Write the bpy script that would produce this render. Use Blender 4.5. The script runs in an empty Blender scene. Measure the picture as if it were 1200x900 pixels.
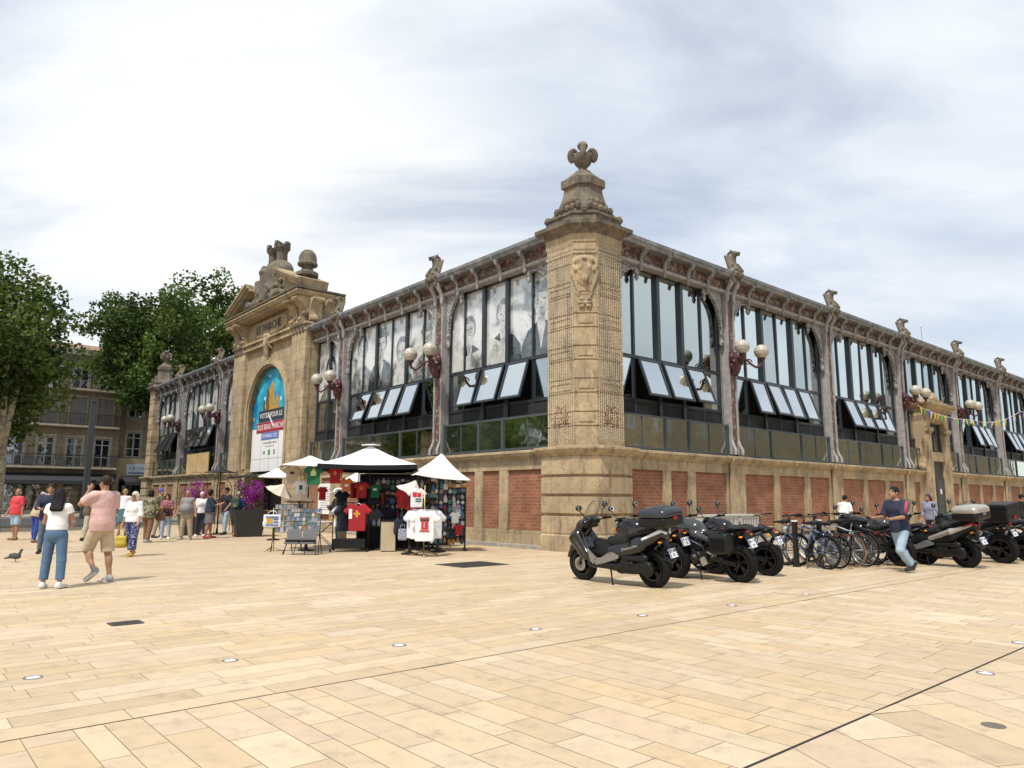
import bpy, bmesh, math, random
import numpy as np
from mathutils import Vector, Matrix, Euler

scene = bpy.context.scene
COL = scene.collection
R = math.radians
random.seed(7)
rng = np.random.default_rng(7)

# ------------------------------------------------------------------ camera
EYE = 1.42
PITCH, ROLL = R(9.005), R(0.223)
cd = bpy.data.cameras.new('camera'); cam = bpy.data.objects.new('camera', cd); COL.objects.link(cam)
cd.sensor_width = 36; cd.lens = 36 * 850.2 / 1200; cd.clip_start = 0.05; cd.clip_end = 3000
_X = Vector((1, 0, 0)); _U = Vector((0, -math.sin(PITCH), math.cos(PITCH))); _F = Vector((0, math.cos(PITCH), math.sin(PITCH)))
_RX = _X * math.cos(ROLL) + _U * math.sin(ROLL); _RU = -_X * math.sin(ROLL) + _U * math.cos(ROLL)
m3 = Matrix((_RX, _RU, -_F)).transposed()
cam.matrix_world = Matrix.Translation((0, 0, EYE)) @ m3.to_4x4()
scene.camera = cam

# ------------------------------------------------------------------ sky and sun
SUN = Vector((-0.30, -0.62, 1.15)).normalized()
world = bpy.data.worlds.new('World'); scene.world = world; world.use_nodes = True
def world_nodes():
    nt = world.node_tree; N = nt.nodes; L = nt.links; N.clear()
    out = N.new('ShaderNodeOutputWorld'); bg = N.new('ShaderNodeBackground'); bg2 = N.new('ShaderNodeBackground')
    mix = N.new('ShaderNodeMixShader')
    sky = N.new('ShaderNodeTexSky'); sky.sky_type = 'NISHITA'; sky.sun_disc = False
    sky.sun_elevation = math.asin(SUN.z); sky.sun_rotation = math.atan2(SUN.x, SUN.y)
    sky.air_density = 1.0; sky.dust_density = 1.5; sky.ozone_density = 1.5
    L.new(sky.outputs[0], bg.inputs[0]); bg.inputs[1].default_value = 0.11
    tc = N.new('ShaderNodeTexCoord')
    sep = N.new('ShaderNodeSeparateXYZ'); L.new(tc.outputs['Generated'], sep.inputs[0])
    add = N.new('ShaderNodeMath'); add.operation = 'ADD'; add.inputs[1].default_value = 0.22; L.new(sep.outputs[2], add.inputs[0])
    mx = N.new('ShaderNodeMath'); mx.operation = 'MAXIMUM'; mx.inputs[1].default_value = 0.12; L.new(add.outputs[0], mx.inputs[0])
    dx = N.new('ShaderNodeMath'); dx.operation = 'DIVIDE'; L.new(sep.outputs[0], dx.inputs[0]); L.new(mx.outputs[0], dx.inputs[1])
    dy = N.new('ShaderNodeMath'); dy.operation = 'DIVIDE'; L.new(sep.outputs[1], dy.inputs[0]); L.new(mx.outputs[0], dy.inputs[1])
    cmb = N.new('ShaderNodeCombineXYZ'); L.new(dx.outputs[0], cmb.inputs[0]); L.new(dy.outputs[0], cmb.inputs[1])
    mp = N.new('ShaderNodeMapping'); L.new(cmb.outputs[0], mp.inputs[0]); mp.inputs['Rotation'].default_value = (0, 0, R(-28)); mp.inputs['Scale'].default_value = (0.8, 1.7, 1)
    mp.inputs['Location'].default_value = (0.5, 0.3, 0)
    n1 = N.new('ShaderNodeTexNoise'); n1.inputs['Scale'].default_value = 1.35; n1.inputs['Detail'].default_value = 7; n1.inputs['Roughness'].default_value = 0.55; n1.inputs['Distortion'].default_value = 0.35
    L.new(mp.outputs[0], n1.inputs['Vector'])
    cov = N.new('ShaderNodeMapRange'); cov.inputs['From Min'].default_value = 0.30; cov.inputs['From Max'].default_value = 0.55; cov.inputs['To Min'].default_value = 0.5; cov.inputs['To Max'].default_value = 1.0
    L.new(n1.outputs[0], cov.inputs['Value'])
    n2 = N.new('ShaderNodeTexNoise'); n2.inputs['Scale'].default_value = 1.6; n2.inputs['Detail'].default_value = 6; n2.inputs['Roughness'].default_value = 0.5; n2.inputs['Distortion'].default_value = 0.3
    L.new(mp.outputs[0], n2.inputs['Vector'])
    cr = N.new('ShaderNodeValToRGB'); L.new(n2.outputs[0], cr.inputs[0])
    cr.color_ramp.elements[0].position = 0.34; cr.color_ramp.elements[0].color = (0.66, 0.73, 0.82, 1)
    cr.color_ramp.elements[1].position = 0.64; cr.color_ramp.elements[1].color = (0.86, 0.91, 0.96, 1)
    # thin bright cloud towards the lower left of the view
    dot = N.new('ShaderNodeVectorMath'); dot.operation = 'DOT_PRODUCT'; L.new(tc.outputs['Generated'], dot.inputs[0])
    g = Vector((math.sin(R(-17)) * math.cos(R(14)), math.cos(R(-17)) * math.cos(R(14)), math.sin(R(14)))); dot.inputs[1].default_value = g
    gl = N.new('ShaderNodeMapRange'); gl.interpolation_type = 'SMOOTHSTEP'; L.new(dot.outputs['Value'], gl.inputs['Value'])
    gl.inputs['From Min'].default_value = 0.90; gl.inputs['From Max'].default_value = 0.995; gl.inputs['To Min'].default_value = 0.0; gl.inputs['To Max'].default_value = 0.8
    mc = N.new('ShaderNodeMix'); mc.data_type = 'RGBA'; L.new(gl.outputs[0], mc.inputs[0]); L.new(cr.outputs[0], mc.inputs[6]); mc.inputs[7].default_value = (1.08, 1.08, 1.05, 1)
    L.new(mc.outputs[2], bg2.inputs[0]); bg2.inputs[1].default_value = 0.80
    L.new(cov.outputs[0], mix.inputs[0]); L.new(bg.outputs[0], mix.inputs[1]); L.new(bg2.outputs[0], mix.inputs[2])
    L.new(mix.outputs[0], out.inputs[0])
world_nodes()
sl = bpy.data.lights.new('sun', 'SUN'); sl.energy = 3.1; sl.angle = R(5); sl.color = (1.0, 0.955, 0.88)
sun = bpy.data.objects.new('sun', sl); COL.objects.link(sun); sun.rotation_euler = SUN.to_track_quat('Z', 'Y').to_euler()
vs = scene.view_settings
vs.view_transform = 'Standard'; vs.look = 'None'; vs.gamma = 1; vs.use_curve_mapping = False; vs.exposure = 0.45
scene.cycles.use_denoising = True
scene.cycles.max_bounces = 6; scene.cycles.diffuse_bounces = 3; scene.cycles.glossy_bounces = 3; scene.cycles.transparent_max_bounces = 8
scene.cycles.transmission_bounces = 3; scene.cycles.caustics_reflective = False; scene.cycles.caustics_refractive = False

# ------------------------------------------------------------------ helpers: objects
def setp(o, label=None, cat=None, group=None, kind=None):
    if label: o['label'] = label
    if cat: o['category'] = cat
    if group: o['group'] = group
    if kind: o['kind'] = kind
    return o
def empty(name, loc=(0, 0, 0), rz=0.0, label=None, cat=None, group=None):
    o = bpy.data.objects.new(name, None); COL.objects.link(o); o.location = loc; o.rotation_euler = (0, 0, rz)
    o.empty_display_size = 0.2
    return setp(o, label, cat, group)
def mesh_obj(name, v, f, mats, parent=None, mi=None, smooth=False, recalc=False):
    me = bpy.data.meshes.new(name)
    me.from_pydata([tuple(map(float, p)) for p in v] if not isinstance(v, np.ndarray) else v.tolist(), [], f if isinstance(f, list) else f.tolist())
    if not isinstance(mats, (list, tuple)): mats = [mats]
    for m in mats: me.materials.append(m)
    if mi is not None: me.polygons.foreach_set('material_index', np.asarray(mi, dtype=np.int32))
    if recalc:
        bm = bmesh.new(); bm.from_mesh(me); bmesh.ops.recalc_face_normals(bm, faces=bm.faces); bm.to_mesh(me); bm.free()
    if smooth is True: me.polygons.foreach_set('use_smooth', [True] * len(me.polygons))
    elif smooth: 
        me.polygons.foreach_set('use_smooth', [True] * len(me.polygons)); me.set_sharp_from_angle(angle=R(smooth))
    me.update()
    o = bpy.data.objects.new(name, me); COL.objects.link(o)
    if parent is not None: o.parent = parent
    return o
def copy_tree(root, loc=None, rz=None, parent=None):
    c = root.copy(); COL.objects.link(c)
    if parent is not None: c.parent = parent
    if loc is not None: c.location = loc
    if rz is not None: c.rotation_euler = (root.rotation_euler[0], root.rotation_euler[1], rz)
    for ch in list(root.children): copy_tree(ch, parent=c)
    return c
class MB:
    """collects boxes, tubes, lathes ... and links them as ONE mesh object"""
    def __init__(s, map=None): s.v = []; s.f = []; s.mi = []; s.map = map; s.M = None
    def add(s, vs, fs, mi=0):
        n = len(s.v)
        for p in vs:
            p = Vector(p)
            if s.M is not None: p = s.M @ p
            if s.map: p = s.map(*p)
            s.v.append(tuple(p))
        for f in fs: s.f.append([n + i for i in f]); s.mi.append(mi)
        return s
    def box(s, x0, x1, y0, y1, z0, z1, mi=0):
        v = [(x, y, z) for z in (z0, z1) for y in (y0, y1) for x in (x0, x1)]
        return s.add(v, [(0, 2, 3, 1), (4, 5, 7, 6), (0, 1, 5, 4), (2, 6, 7, 3), (0, 4, 6, 2), (1, 3, 7, 5)], mi)
    def obox(s, c, size, rot=None, mi=0):
        m = Matrix.Translation(c) @ (rot.to_4x4() if rot is not None else Matrix())
        h = [a / 2 for a in size]
        v = [m @ Vector((x * h[0], y * h[1], z * h[2])) for z in (-1, 1) for y in (-1, 1) for x in (-1, 1)]
        return s.add(v, [(0, 2, 3, 1), (4, 5, 7, 6), (0, 1, 5, 4), (2, 6, 7, 3), (0, 4, 6, 2), (1, 3, 7, 5)], mi)
    def bar(s, a, b, w, h, mi=0, up=(0, 0, 1)):
        a = Vector(a); b = Vector(b); d = (b - a); L = d.length
        if L < 1e-6: return s
        d.normalize(); up = Vector(up)
        if abs(d.dot(up)) > .99: up = Vector((1, 0, 0))
        x = d.cross(up).normalized(); y = x.cross(d)
        rot = Matrix((x, d, y)).transposed()
        return s.obox((a + b) / 2, (w, L, h), rot, mi)
    def tube(s, pts, r, n=8, mi=0, cap=True, closed=False, sy=1.0):
        pts = [Vector(p) for p in pts]; k = len(pts)
        rr = r if isinstance(r, (list, tuple)) else [r] * k
        vs = []; fs = []; prev = None
        for i, p in enumerate(pts):
            if closed: t = pts[(i + 1) % k] - pts[i - 1]
            else: t = pts[min(i + 1, k - 1)] - pts[max(i - 1, 0)]
            if t.length < 1e-9: t = Vector((0, 0, 1))
            t.normalize()
            if prev is None:
                a = Vector((0, 0, 1)) if abs(t.z) < .9 else Vector((1, 0, 0))
                x = t.cross(a).normalized()
            else:
                x = prev - t * prev.dot(t)
                x = x.normalized() if x.length > 1e-6 else t.orthogonal().normalized()
            prev = x; y = t.cross(x)
            for j in range(n):
                a = 2 * math.pi * j / n
                vs.append(p + (x * math.cos(a) + y * math.sin(a) * sy) * rr[i])
        for i in range(k if closed else k - 1):
            i2 = (i + 1) % k
            for j in range(n):
                j2 = (j + 1) % n
                fs.append((i * n + j, i * n + j2, i2 * n + j2, i2 * n + j))
        if cap and not closed:
            fs.append(tuple(range(n))[::-1]); fs.append(tuple((k - 1) * n + j for j in range(n)))
        return s.add(vs, fs, mi)
    def lathe(s, prof, n=16, c=(0, 0, 0), mi=0, axis='z', rot=0.0):
        vs = []; fs = []; k = len(prof); c = Vector(c)
        for (r, z) in prof:
            r = max(r, 0.0005)
            for j in range(n):
                a = 2 * math.pi * j / n + rot
                p = (r * math.cos(a), r * math.sin(a), z)
                if axis == 'x': p = (p[2], p[0], p[1])
                elif axis == 'y': p = (p[1], p[2], p[0])
                vs.append(c + Vector(p))
        for i in range(k - 1):
            for j in range(n):
                j2 = (j + 1) % n; fs.append((i * n + j, i * n + j2, (i + 1) * n + j2, (i + 1) * n + j))
        fs.append(tuple(range(n))[::-1]); fs.append(tuple((k - 1) * n + j for j in range(n)))
        return s.add(vs, fs, mi)
    def torus(s, c, Rr, r, axis='z', N=32, n=8, mi=0, sq=1.0):
        pr = []; c = Vector(c); vs = []; fs = []
        for i in range(N):
            A = 2 * math.pi * i / N
            for j in range(n):
                a = 2 * math.pi * j / n; q = Rr + r * math.cos(a); h = r * sq * math.sin(a)
                p = (q * math.cos(A), q * math.sin(A), h)
                if axis == 'x': p = (p[2], p[0], p[1])
                elif axis == 'y': p = (p[1], p[2], p[0])
                vs.append(c + Vector(p))
        for i in range(N):
            for j in range(n): fs.append((i * n + j, i * n + (j + 1) % n, ((i + 1) % N) * n + (j + 1) % n, ((i + 1) % N) * n + j))
        return s.add(vs, fs, mi)
    def loft(s, rings, mi=0, cap=True):
        n = len(rings[0]); vs = [p for r in rings for p in r]; fs = []
        for i in range(len(rings) - 1):
            for j in range(n): fs.append((i * n + j, i * n + (j + 1) % n, (i + 1) * n + (j + 1) % n, (i + 1) * n + j))
        if cap: fs.append(tuple(range(n))[::-1]); fs.append(tuple((len(rings) - 1) * n + j for j in range(n)))
        return s.add(vs, fs, mi)
    def prism(s, poly, a, b, plane='xz', mi=0):
        """extrude a 2D polygon along the axis missing from plane"""
        def P(p, h): return {'xz': (p[0], h, p[1]), 'yz': (h, p[0], p[1]), 'xy': (p[0], p[1], h)}[plane]
        return s.loft([[P(p, a) for p in poly], [P(p, b) for p in poly]], mi)
    def ball(s, c, r, n=12, mi=0):
        if not isinstance(r, (tuple, list)): r = (r, r, r)
        vs = []; fs = []; k = n // 2 + 1
        for i in range(k):
            th = math.pi * i / (k - 1)
            for j in range(n):
                a = 2 * math.pi * j / n; q = max(math.sin(th), .002)
                vs.append((c[0] + r[0] * q * math.cos(a), c[1] + r[1] * q * math.sin(a), c[2] - r[2] * math.cos(th)))
        for i in range(k - 1):
            for j in range(n): fs.append((i * n + j, i * n + (j + 1) % n, (i + 1) * n + (j + 1) % n, (i + 1) * n + j))
        return s.add(vs, fs, mi)
    def quad(s, *p, mi=0): return s.add(p, [tuple(range(len(p)))], mi)
    def build(s, name, mats, parent=None, smooth=False, recalc=True):
        return mesh_obj(name, s.v, s.f, mats, parent, s.mi, smooth, recalc)

# ------------------------------------------------------------------ helpers: smooth organic shapes (signed distance + surface nets)
class SDF:
    def __init__(s, res): s.res = res; s.p = []
    def cap(s, a, b, ra, rb=None, k=.03, t=0, op='u', flat=(0, 0), sq=None):
        s.p.append(('cap', np.array(a, float), np.array(b, float), ra, ra if rb is None else rb, k, t, op, flat, sq)); return s
    def ell(s, c, r, rot=None, k=.03, t=0, op='u'):
        s.p.append(('ell', np.array(c, float), np.array(r if isinstance(r, (tuple, list)) else (r, r, r), float), np.array((rot or Matrix.Identity(3))), 0, k, t, op, None, None)); return s
    def box(s, c, h, rd=.02, rot=None, k=.02, t=0, op='u'):
        s.p.append(('box', np.array(c, float), np.array(h, float), np.array((rot or Matrix.Identity(3))), rd, k, t, op, None, None)); return s
    def plane(s, c, n, k=.005):   # cut away everything on the side the normal points to
        n = np.array(n, float); n /= np.linalg.norm(n)
        s.p.append(('pln', np.array(c, float), n, None, 0, k, 0, 'cut', None, None)); return s
    def bb(s):
        lo = []; hi = []
        for p in s.p:
            if p[7] != 'u': continue
            if p[0] == 'cap':
                q = 1.0 if p[9] is None else max(1, p[9][1])
                r = max(p[3], p[4]) * q + .01; lo.append(np.minimum(p[1], p[2]) - r); hi.append(np.maximum(p[1], p[2]) + r)
            else:
                e = np.abs(p[3]) @ (p[2]) + .02
                lo.append(p[1] - e); hi.append(p[1] + e)
        return np.min(lo, 0) - 3 * s.res, np.max(hi, 0) + 3 * s.res
    def mesh(s):
        lo, hi = s.bb(); h = s.res
        n = np.ceil((hi - lo) / h).astype(int) + 1
        G = [lo[i] + h * np.arange(n[i]) for i in range(3)]
        Fd = np.full(n, 0.5, np.float32); Lb = np.zeros(n, np.int8); Bd = np.full(n, 9.0, np.float32)
        for (ty, a, b, c, d, k, t, op, flat, sq) in s.p:
            if ty == 'pln':
                X, Y, Z = np.meshgrid(*G, indexing='ij', sparse=True)
                dd = (X - a[0]) * b[0] + (Y - a[1]) * b[1] + (Z - a[2]) * b[2]
                Fd = np.maximum(Fd, dd.astype(np.float32)); continue
            m = k + 3 * h
            if ty == 'cap':
                q = 1.0 if sq is None else max(1, sq[1])
                r = max(c, d) * q + m; l0 = np.minimum(a, b) - r; h0 = np.maximum(a, b) + r
            else:
                e = np.abs(c) @ b + m; l0 = a - e; h0 = a + e
            i0 = np.maximum(((l0 - lo) / h).astype(int), 0); i1 = np.minimum(((h0 - lo) / h).astype(int) + 2, n)
            if np.any(i1 <= i0): continue
            sl_ = tuple(slice(i0[i], i1[i]) for i in range(3))
            X, Y, Z = np.meshgrid(*[G[i][sl_[i]] for i in range(3)], indexing='ij')
            if ty == 'cap':
                ab = b - a; L2 = float(ab @ ab) + 1e-12
                PX, PY, PZ = X - a[0], Y - a[1], Z - a[2]
                tt0 = (PX * ab[0] + PY * ab[1] + PZ * ab[2]) / L2; tt = np.clip(tt0, 0, 1)
                QX, QY, QZ = PX - tt * ab[0], PY - tt * ab[1], PZ - tt * ab[2]
                if sq is not None:      # squash (axis, factor>1 means wider along that axis)
                    ax = np.array(sq[0], float); w = QX * ax[0] + QY * ax[1] + QZ * ax[2]; g = 1 / sq[1] - 1
                    QX = QX + ax[0] * w * g; QY = QY + ax[1] * w * g; QZ = QZ + ax[2] * w * g
                dd = np.sqrt(QX ** 2 + QY ** 2 + QZ ** 2) - (c + (d - c) * tt)
                L_ = math.sqrt(L2)
                if flat[0]: dd = np.maximum(dd, -tt0 * L_)
                if flat[1]: dd = np.maximum(dd, (tt0 - 1) * L_)
            else:
                P = np.stack([X - a[0], Y - a[1], Z - a[2]], -1) @ c
                if ty == 'ell':
                    kk = np.sqrt(((P / b) ** 2).sum(-1)); k2 = np.sqrt(((P / b ** 2) ** 2).sum(-1)) + 1e-9
                    dd = kk * (kk - 1) / k2
                else:
                    q = np.abs(P) - (b - d)
                    dd = np.sqrt((np.maximum(q, 0) ** 2).sum(-1)) + np.minimum(q.max(-1), 0) - d
            dd = dd.astype(np.float32); cur = Fd[sl_]
            if op == 'u':
                hh = np.maximum(k - np.abs(cur - dd), 0) / max(k, 1e-6)
                nw = np.minimum(cur, dd) - hh * hh * k * .25
                lb = Lb[sl_]; bd = Bd[sl_]; w = dd < bd; lb[w] = t; bd[w] = dd[w]
            else:
                nw = np.maximum(cur, -dd)
            Fd[sl_] = nw
        return nets(Fd, Lb, lo, h)
    def build(s, name, mats, parent=None, M=None, jitter=None, smooth=True):
        v, f, mi = s.mesh()
        if jitter is not None: v = jitter(v)
        if M is not None: v = (np.c_[v, np.ones(len(v))] @ np.array(M).T)[:, :3]
        return mesh_obj(name, v, f, mats, parent, mi if isinstance(mats, (list, tuple)) and len(mats) > 1 else None, smooth)
def nets(Fd, Lb, lo, h):
    S = Fd < 0
    c = [S[i:S.shape[0] - 1 + i, j:S.shape[1] - 1 + j, k:S.shape[2] - 1 + k] for i in (0, 1) for j in (0, 1) for k in (0, 1)]
    cnt = sum(x.astype(np.int8) for x in c); act = (cnt > 0) & (cnt < 8)
    I = np.argwhere(act); vid = np.full(act.shape, -1, np.int64); vid[act] = np.arange(len(I))
    offs = [(i, j, k) for i in (0, 1) for j in (0, 1) for k in (0, 1)]
    val = np.stack([Fd[I[:, 0] + o[0], I[:, 1] + o[1], I[:, 2] + o[2]] for o in offs], 1)
    acc = np.zeros((len(I), 3)); nn = np.zeros(len(I))
    for a in range(8):
        for b in range(a + 1, 8):
            if sum(abs(offs[a][q] - offs[b][q]) for q in range(3)) != 1: continue
            va, vb = val[:, a], val[:, b]; m = (va < 0) != (vb < 0)
            t = np.where(m, va / np.where(np.abs(va - vb) < 1e-12, 1e-12, va - vb), 0)
            p = np.array(offs[a])[None] + t[:, None] * (np.array(offs[b]) - np.array(offs[a]))[None]
            acc[m] += p[m]; nn[m] += 1
    V = lo + h * (I + acc / np.maximum(nn, 1)[:, None])
    quads = []; labs = []
    for ax in range(3):
        o1, o2 = [(1, 2), (2, 0), (0, 1)][ax]
        sh = list(Fd.shape); sl0 = [slice(None)] * 3; sl1 = [slice(None)] * 3
        sl0[ax] = slice(0, -1); sl1[ax] = slice(1, None)
        d = S[tuple(sl0)] != S[tuple(sl1)]; E = np.argwhere(d)
        ok = (E[:, o1] > 0) & (E[:, o2] > 0) & (E[:, o1] < sh[o1] - 1) & (E[:, o2] < sh[o2] - 1); E = E[ok]
        inside0 = S[E[:, 0], E[:, 1], E[:, 2]]
        q = []
        for (p1, p2) in ((1, 1), (0, 1), (0, 0), (1, 0)):
            J = E.copy(); J[:, o1] -= p1; J[:, o2] -= p2; q.append(vid[J[:, 0], J[:, 1], J[:, 2]])
        q = np.stack(q, 1); q[~inside0] = q[~inside0][:, ::-1]
        quads.append(q); labs.append(Lb[E[:, 0], E[:, 1], E[:, 2]])
    return V, np.concatenate(quads), np.concatenate(labs).astype(np.int32)

# ------------------------------------------------------------------ helpers: materials
MATS = {}
def mat(name, base=(.5, .5, .5), rough=.6, metal=0.0, var=0.0, vscale=3.0, bump=0.0, bscale=30.0, spec=.5, coat=0.0, emit=None, extra=None, trans=0.0, sheen=0.0):
    if name in MATS: return MATS[name]
    m = bpy.data.materials.new(name); m.use_nodes = True; MATS[name] = m
    N = m.node_tree.nodes; L = m.node_tree.links; b = N['Principled BSDF']
    b.inputs['Base Color'].default_value = (*base, 1); b.inputs['Roughness'].default_value = rough; b.inputs['Metallic'].default_value = metal
    b.inputs['Specular IOR Level'].default_value = spec; b.inputs['Coat Weight'].default_value = coat; b.inputs['Transmission Weight'].default_value = trans
    b.inputs['Sheen Weight'].default_value = sheen
    if emit: b.inputs['Emission Color'].default_value = (*emit[:3], 1); b.inputs['Emission Strength'].default_value = emit[3]
    if var or bump:
        tc = N.new('ShaderNodeTexCoord')
        if var:
            n = N.new('ShaderNodeTexNoise'); n.inputs['Scale'].default_value = vscale; n.inputs['Detail'].default_value = 6; n.inputs['Roughness'].default_value = .62
            L.new(tc.outputs['Object'], n.inputs['Vector'])
            mr = N.new('ShaderNodeMapRange'); L.new(n.outputs[0], mr.inputs['Value']); mr.inputs['From Min'].default_value = .3; mr.inputs['From Max'].default_value = .7
            mr.inputs['To Min'].default_value = 1 - var; mr.inputs['To Max'].default_value = 1 + var
            vm = N.new('ShaderNodeVectorMath'); vm.operation = 'SCALE'; vm.inputs[0].default_value = base; L.new(mr.outputs[0], vm.inputs['Scale'])
            L.new(vm.outputs[0], b.inputs['Base Color'])
            rr = N.new('ShaderNodeMapRange'); L.new(n.outputs[0], rr.inputs['Value']); rr.inputs['To Min'].default_value = max(rough - .12, .02); rr.inputs['To Max'].default_value = min(rough + .12, 1)
            L.new(rr.outputs[0], b.inputs['Roughness'])
        if bump:
            n2 = N.new('ShaderNodeTexNoise'); n2.inputs['Scale'].default_value = bscale; n2.inputs['Detail'].default_value = 4; L.new(tc.outputs['Object'], n2.inputs['Vector'])
            bp = N.new('ShaderNodeBump'); bp.inputs['Strength'].default_value = bump; bp.inputs['Distance'].default_value = .02; L.new(n2.outputs[0], bp.inputs['Height']); L.new(bp.outputs[0], b.inputs['Normal'])
    if extra: extra(m, N, L, b)
    return m
def mixc(N, L, fac, a, b, mode='MIX'):
    x = N.new('ShaderNodeMix'); x.data_type = 'RGBA'; x.blend_type = mode
    for s_, q in ((0, fac), (6, a), (7, b)):
        if isinstance(q, (float, int)): x.inputs[s_].default_value = q
        elif isinstance(q, tuple): x.inputs[s_].default_value = (*q[:3], 1)
        else: L.new(q, x.inputs[s_])
    return x.outputs[2]
def noise(N, L, scale, detail=5, rough=.6, vec=None, dist=0.0):
    if vec is None: vec = N.new('ShaderNodeTexCoord').outputs['Object']
    n = N.new('ShaderNodeTexNoise'); n.inputs['Scale'].default_value = scale; n.inputs['Detail'].default_value = detail; n.inputs['Roughness'].default_value = rough; n.inputs['Distortion'].default_value = dist
    L.new(vec, n.inputs['Vector']); return n.outputs[0]
def ramp(N, L, fac, stops, interp='LINEAR'):
    c = N.new('ShaderNodeValToRGB'); L.new(fac, c.inputs[0]); e = c.color_ramp.elements; c.color_ramp.interpolation = interp
    while len(e) < len(stops): e.new(.5)
    for q, (p, col) in zip(e, stops):
        q.position = p; q.color = (*col, 1) if len(col) == 3 else col
    return c.outputs[0]
def remap(N, L, v, a, b, c=0.0, d=1.0):
    m = N.new('ShaderNodeMapRange'); L.new(v, m.inputs['Value'])
    for i, q in zip(('From Min', 'From Max', 'To Min', 'To Max'), (a, b, c, d)): m.inputs[i].default_value = q
    return m.outputs[0]
def bumpn(N, L, b, h, strength=.4, dist=.02):
    bp = N.new('ShaderNodeBump'); bp.inputs['Strength'].default_value = strength; bp.inputs['Distance'].default_value = dist
    L.new(h, bp.inputs['Height']); L.new(bp.outputs[0], b.inputs['Normal'])
def wallvec(N, L):
    """(x+y, z, 0): a running coordinate for walls that face x or y"""
    tc = N.new('ShaderNodeTexCoord'); s_ = N.new('ShaderNodeSeparateXYZ'); L.new(tc.outputs['Object'], s_.inputs[0])
    a = N.new('ShaderNodeMath'); a.operation = 'ADD'; L.new(s_.outputs[0], a.inputs[0]); L.new(s_.outputs[1], a.inputs[1])
    c = N.new('ShaderNodeCombineXYZ'); L.new(a.outputs[0], c.inputs[0]); L.new(s_.outputs[2], c.inputs[1]); return c.outputs[0], s_.outputs[2]
def textmesh(body, size=1.0, extrude=.01, align='CENTER', shear=0, sx=1.0):
    """letters as plain vertices and faces, in the xy plane, centred"""
    cu = bpy.data.curves.new('letters', 'FONT'); cu.body = body; cu.size = size; cu.extrude = extrude; cu.align_x = align; cu.align_y = 'CENTER'; cu.shear = shear; cu.resolution_u = 3
    o = bpy.data.objects.new('letters', cu); COL.objects.link(o)
    dg = bpy.context.evaluated_depsgraph_get(); dg.update()
    me = bpy.data.meshes.new_from_object(o.evaluated_get(dg))
    v = [(p.co.x * sx, p.co.y, p.co.z) for p in me.vertices]; f = [tuple(p.vertices) for p in me.polygons]
    bpy.data.meshes.remove(me); bpy.data.objects.remove(o); bpy.data.curves.remove(cu)
    return v, f
def stone_extra(dark=.5, blocks=None, rust=0.0):
    def ex(m, N, L, b):
        wv, z = wallvec(N, L)
        n1 = noise(N, L, 0.9, 6, .65); n2 = noise(N, L, 7, 6, .7)
        base = b.inputs['Base Color'].default_value[:3]
        c = mixc(N, L, remap(N, L, n1, .35, .65), tuple(x * .72 for x in base), tuple(min(1, x * 1.2) for x in base))
        c = mixc(N, L, remap(N, L, n2, .40, .66, 0, .65), c, (base[0] * .62, base[1] * .56, base[2] * .5))
        # dark crust in patches, streaked down
        tc = N.new('ShaderNodeTexCoord'); mp = N.new('ShaderNodeMapping'); mp.inputs['Scale'].default_value = (2.2, 2.2, .45); L.new(tc.outputs['Object'], mp.inputs[0])
        n3 = noise(N, L, 1.6, 7, .72, mp.outputs[0])
        c = mixc(N, L, remap(N, L, n3, .54 - rust, .68 - rust, 0, dark), c, (.075, .066, .055))
        h = n2
        if blocks:
            br = N.new('ShaderNodeTexBrick'); L.new(wv, br.inputs['Vector']); br.inputs['Scale'].default_value = 1
            br.inputs['Brick Width'].default_value = blocks[0]; br.inputs['Row Height'].default_value = blocks[1]; br.inputs['Mortar Size'].default_value = .012; br.inputs['Mortar Smooth'].default_value = .3
            br.inputs['Color1'].default_value = (.86, .86, .86, 1); br.inputs['Color2'].default_value = (1.08, 1.06, 1.0, 1); br.inputs['Mortar'].default_value = (.5, .47, .44, 1)
            c = mixc(N, L, 1.0, c, br.outputs['Color'], 'MULTIPLY')
        L.new(c, b.inputs['Base Color'])
        n4 = noise(N, L, 17, 7, .75)
        bumpn(N, L, b, n4, .7, .03)
    return ex
# ------------------------------------------------------------------ materials
STONE = mat('golden_sandstone', (.45, .35, .215), .85, extra=stone_extra(.62, None, .04))
ASHLAR = mat('sandstone_ashlar', (.455, .365, .235), .85, extra=stone_extra(.6, (1.15, .46), .035))
CRUST = mat('weathered_sandstone', (.20, .165, .118), .9, extra=stone_extra(.85, None, .08))
KERB = mat('grey_kerbstone', (.33, .30, .26), .8, var=.25, vscale=4, bump=.2)
def brick_ex(m, N, L, b):
    wv, z = wallvec(N, L); br = N.new('ShaderNodeTexBrick'); L.new(wv, br.inputs['Vector']); br.inputs['Scale'].default_value = 1
    br.inputs['Brick Width'].default_value = .29; br.inputs['Row Height'].default_value = .10; br.inputs['Mortar Size'].default_value = .014; br.inputs['Mortar Smooth'].default_value = .2
    br.inputs['Color1'].default_value = (.27, .092, .045, 1); br.inputs['Color2'].default_value = (.37, .14, .07, 1); br.inputs['Mortar'].default_value = (.31, .20, .135, 1); br.inputs['Bias'].default_value = -.1
    n = noise(N, L, 1.7, 7, .7); n2 = noise(N, L, 14, 5, .7)
    c = mixc(N, L, remap(N, L, n, .35, .7), br.outputs['Color'], mixc(N, L, 1.0, br.outputs['Color'], (.6, .55, .52), 'MULTIPLY'))
    c = mixc(N, L, remap(N, L, n2, .55, .75, 0, .55), c, (.40, .27, .19))
    L.new(c, b.inputs['Base Color']); bumpn(N, L, b, br.outputs['Fac'], -.5, .012)
BRICK = mat('thin_red_brick', rough=.85, extra=brick_ex)
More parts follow.
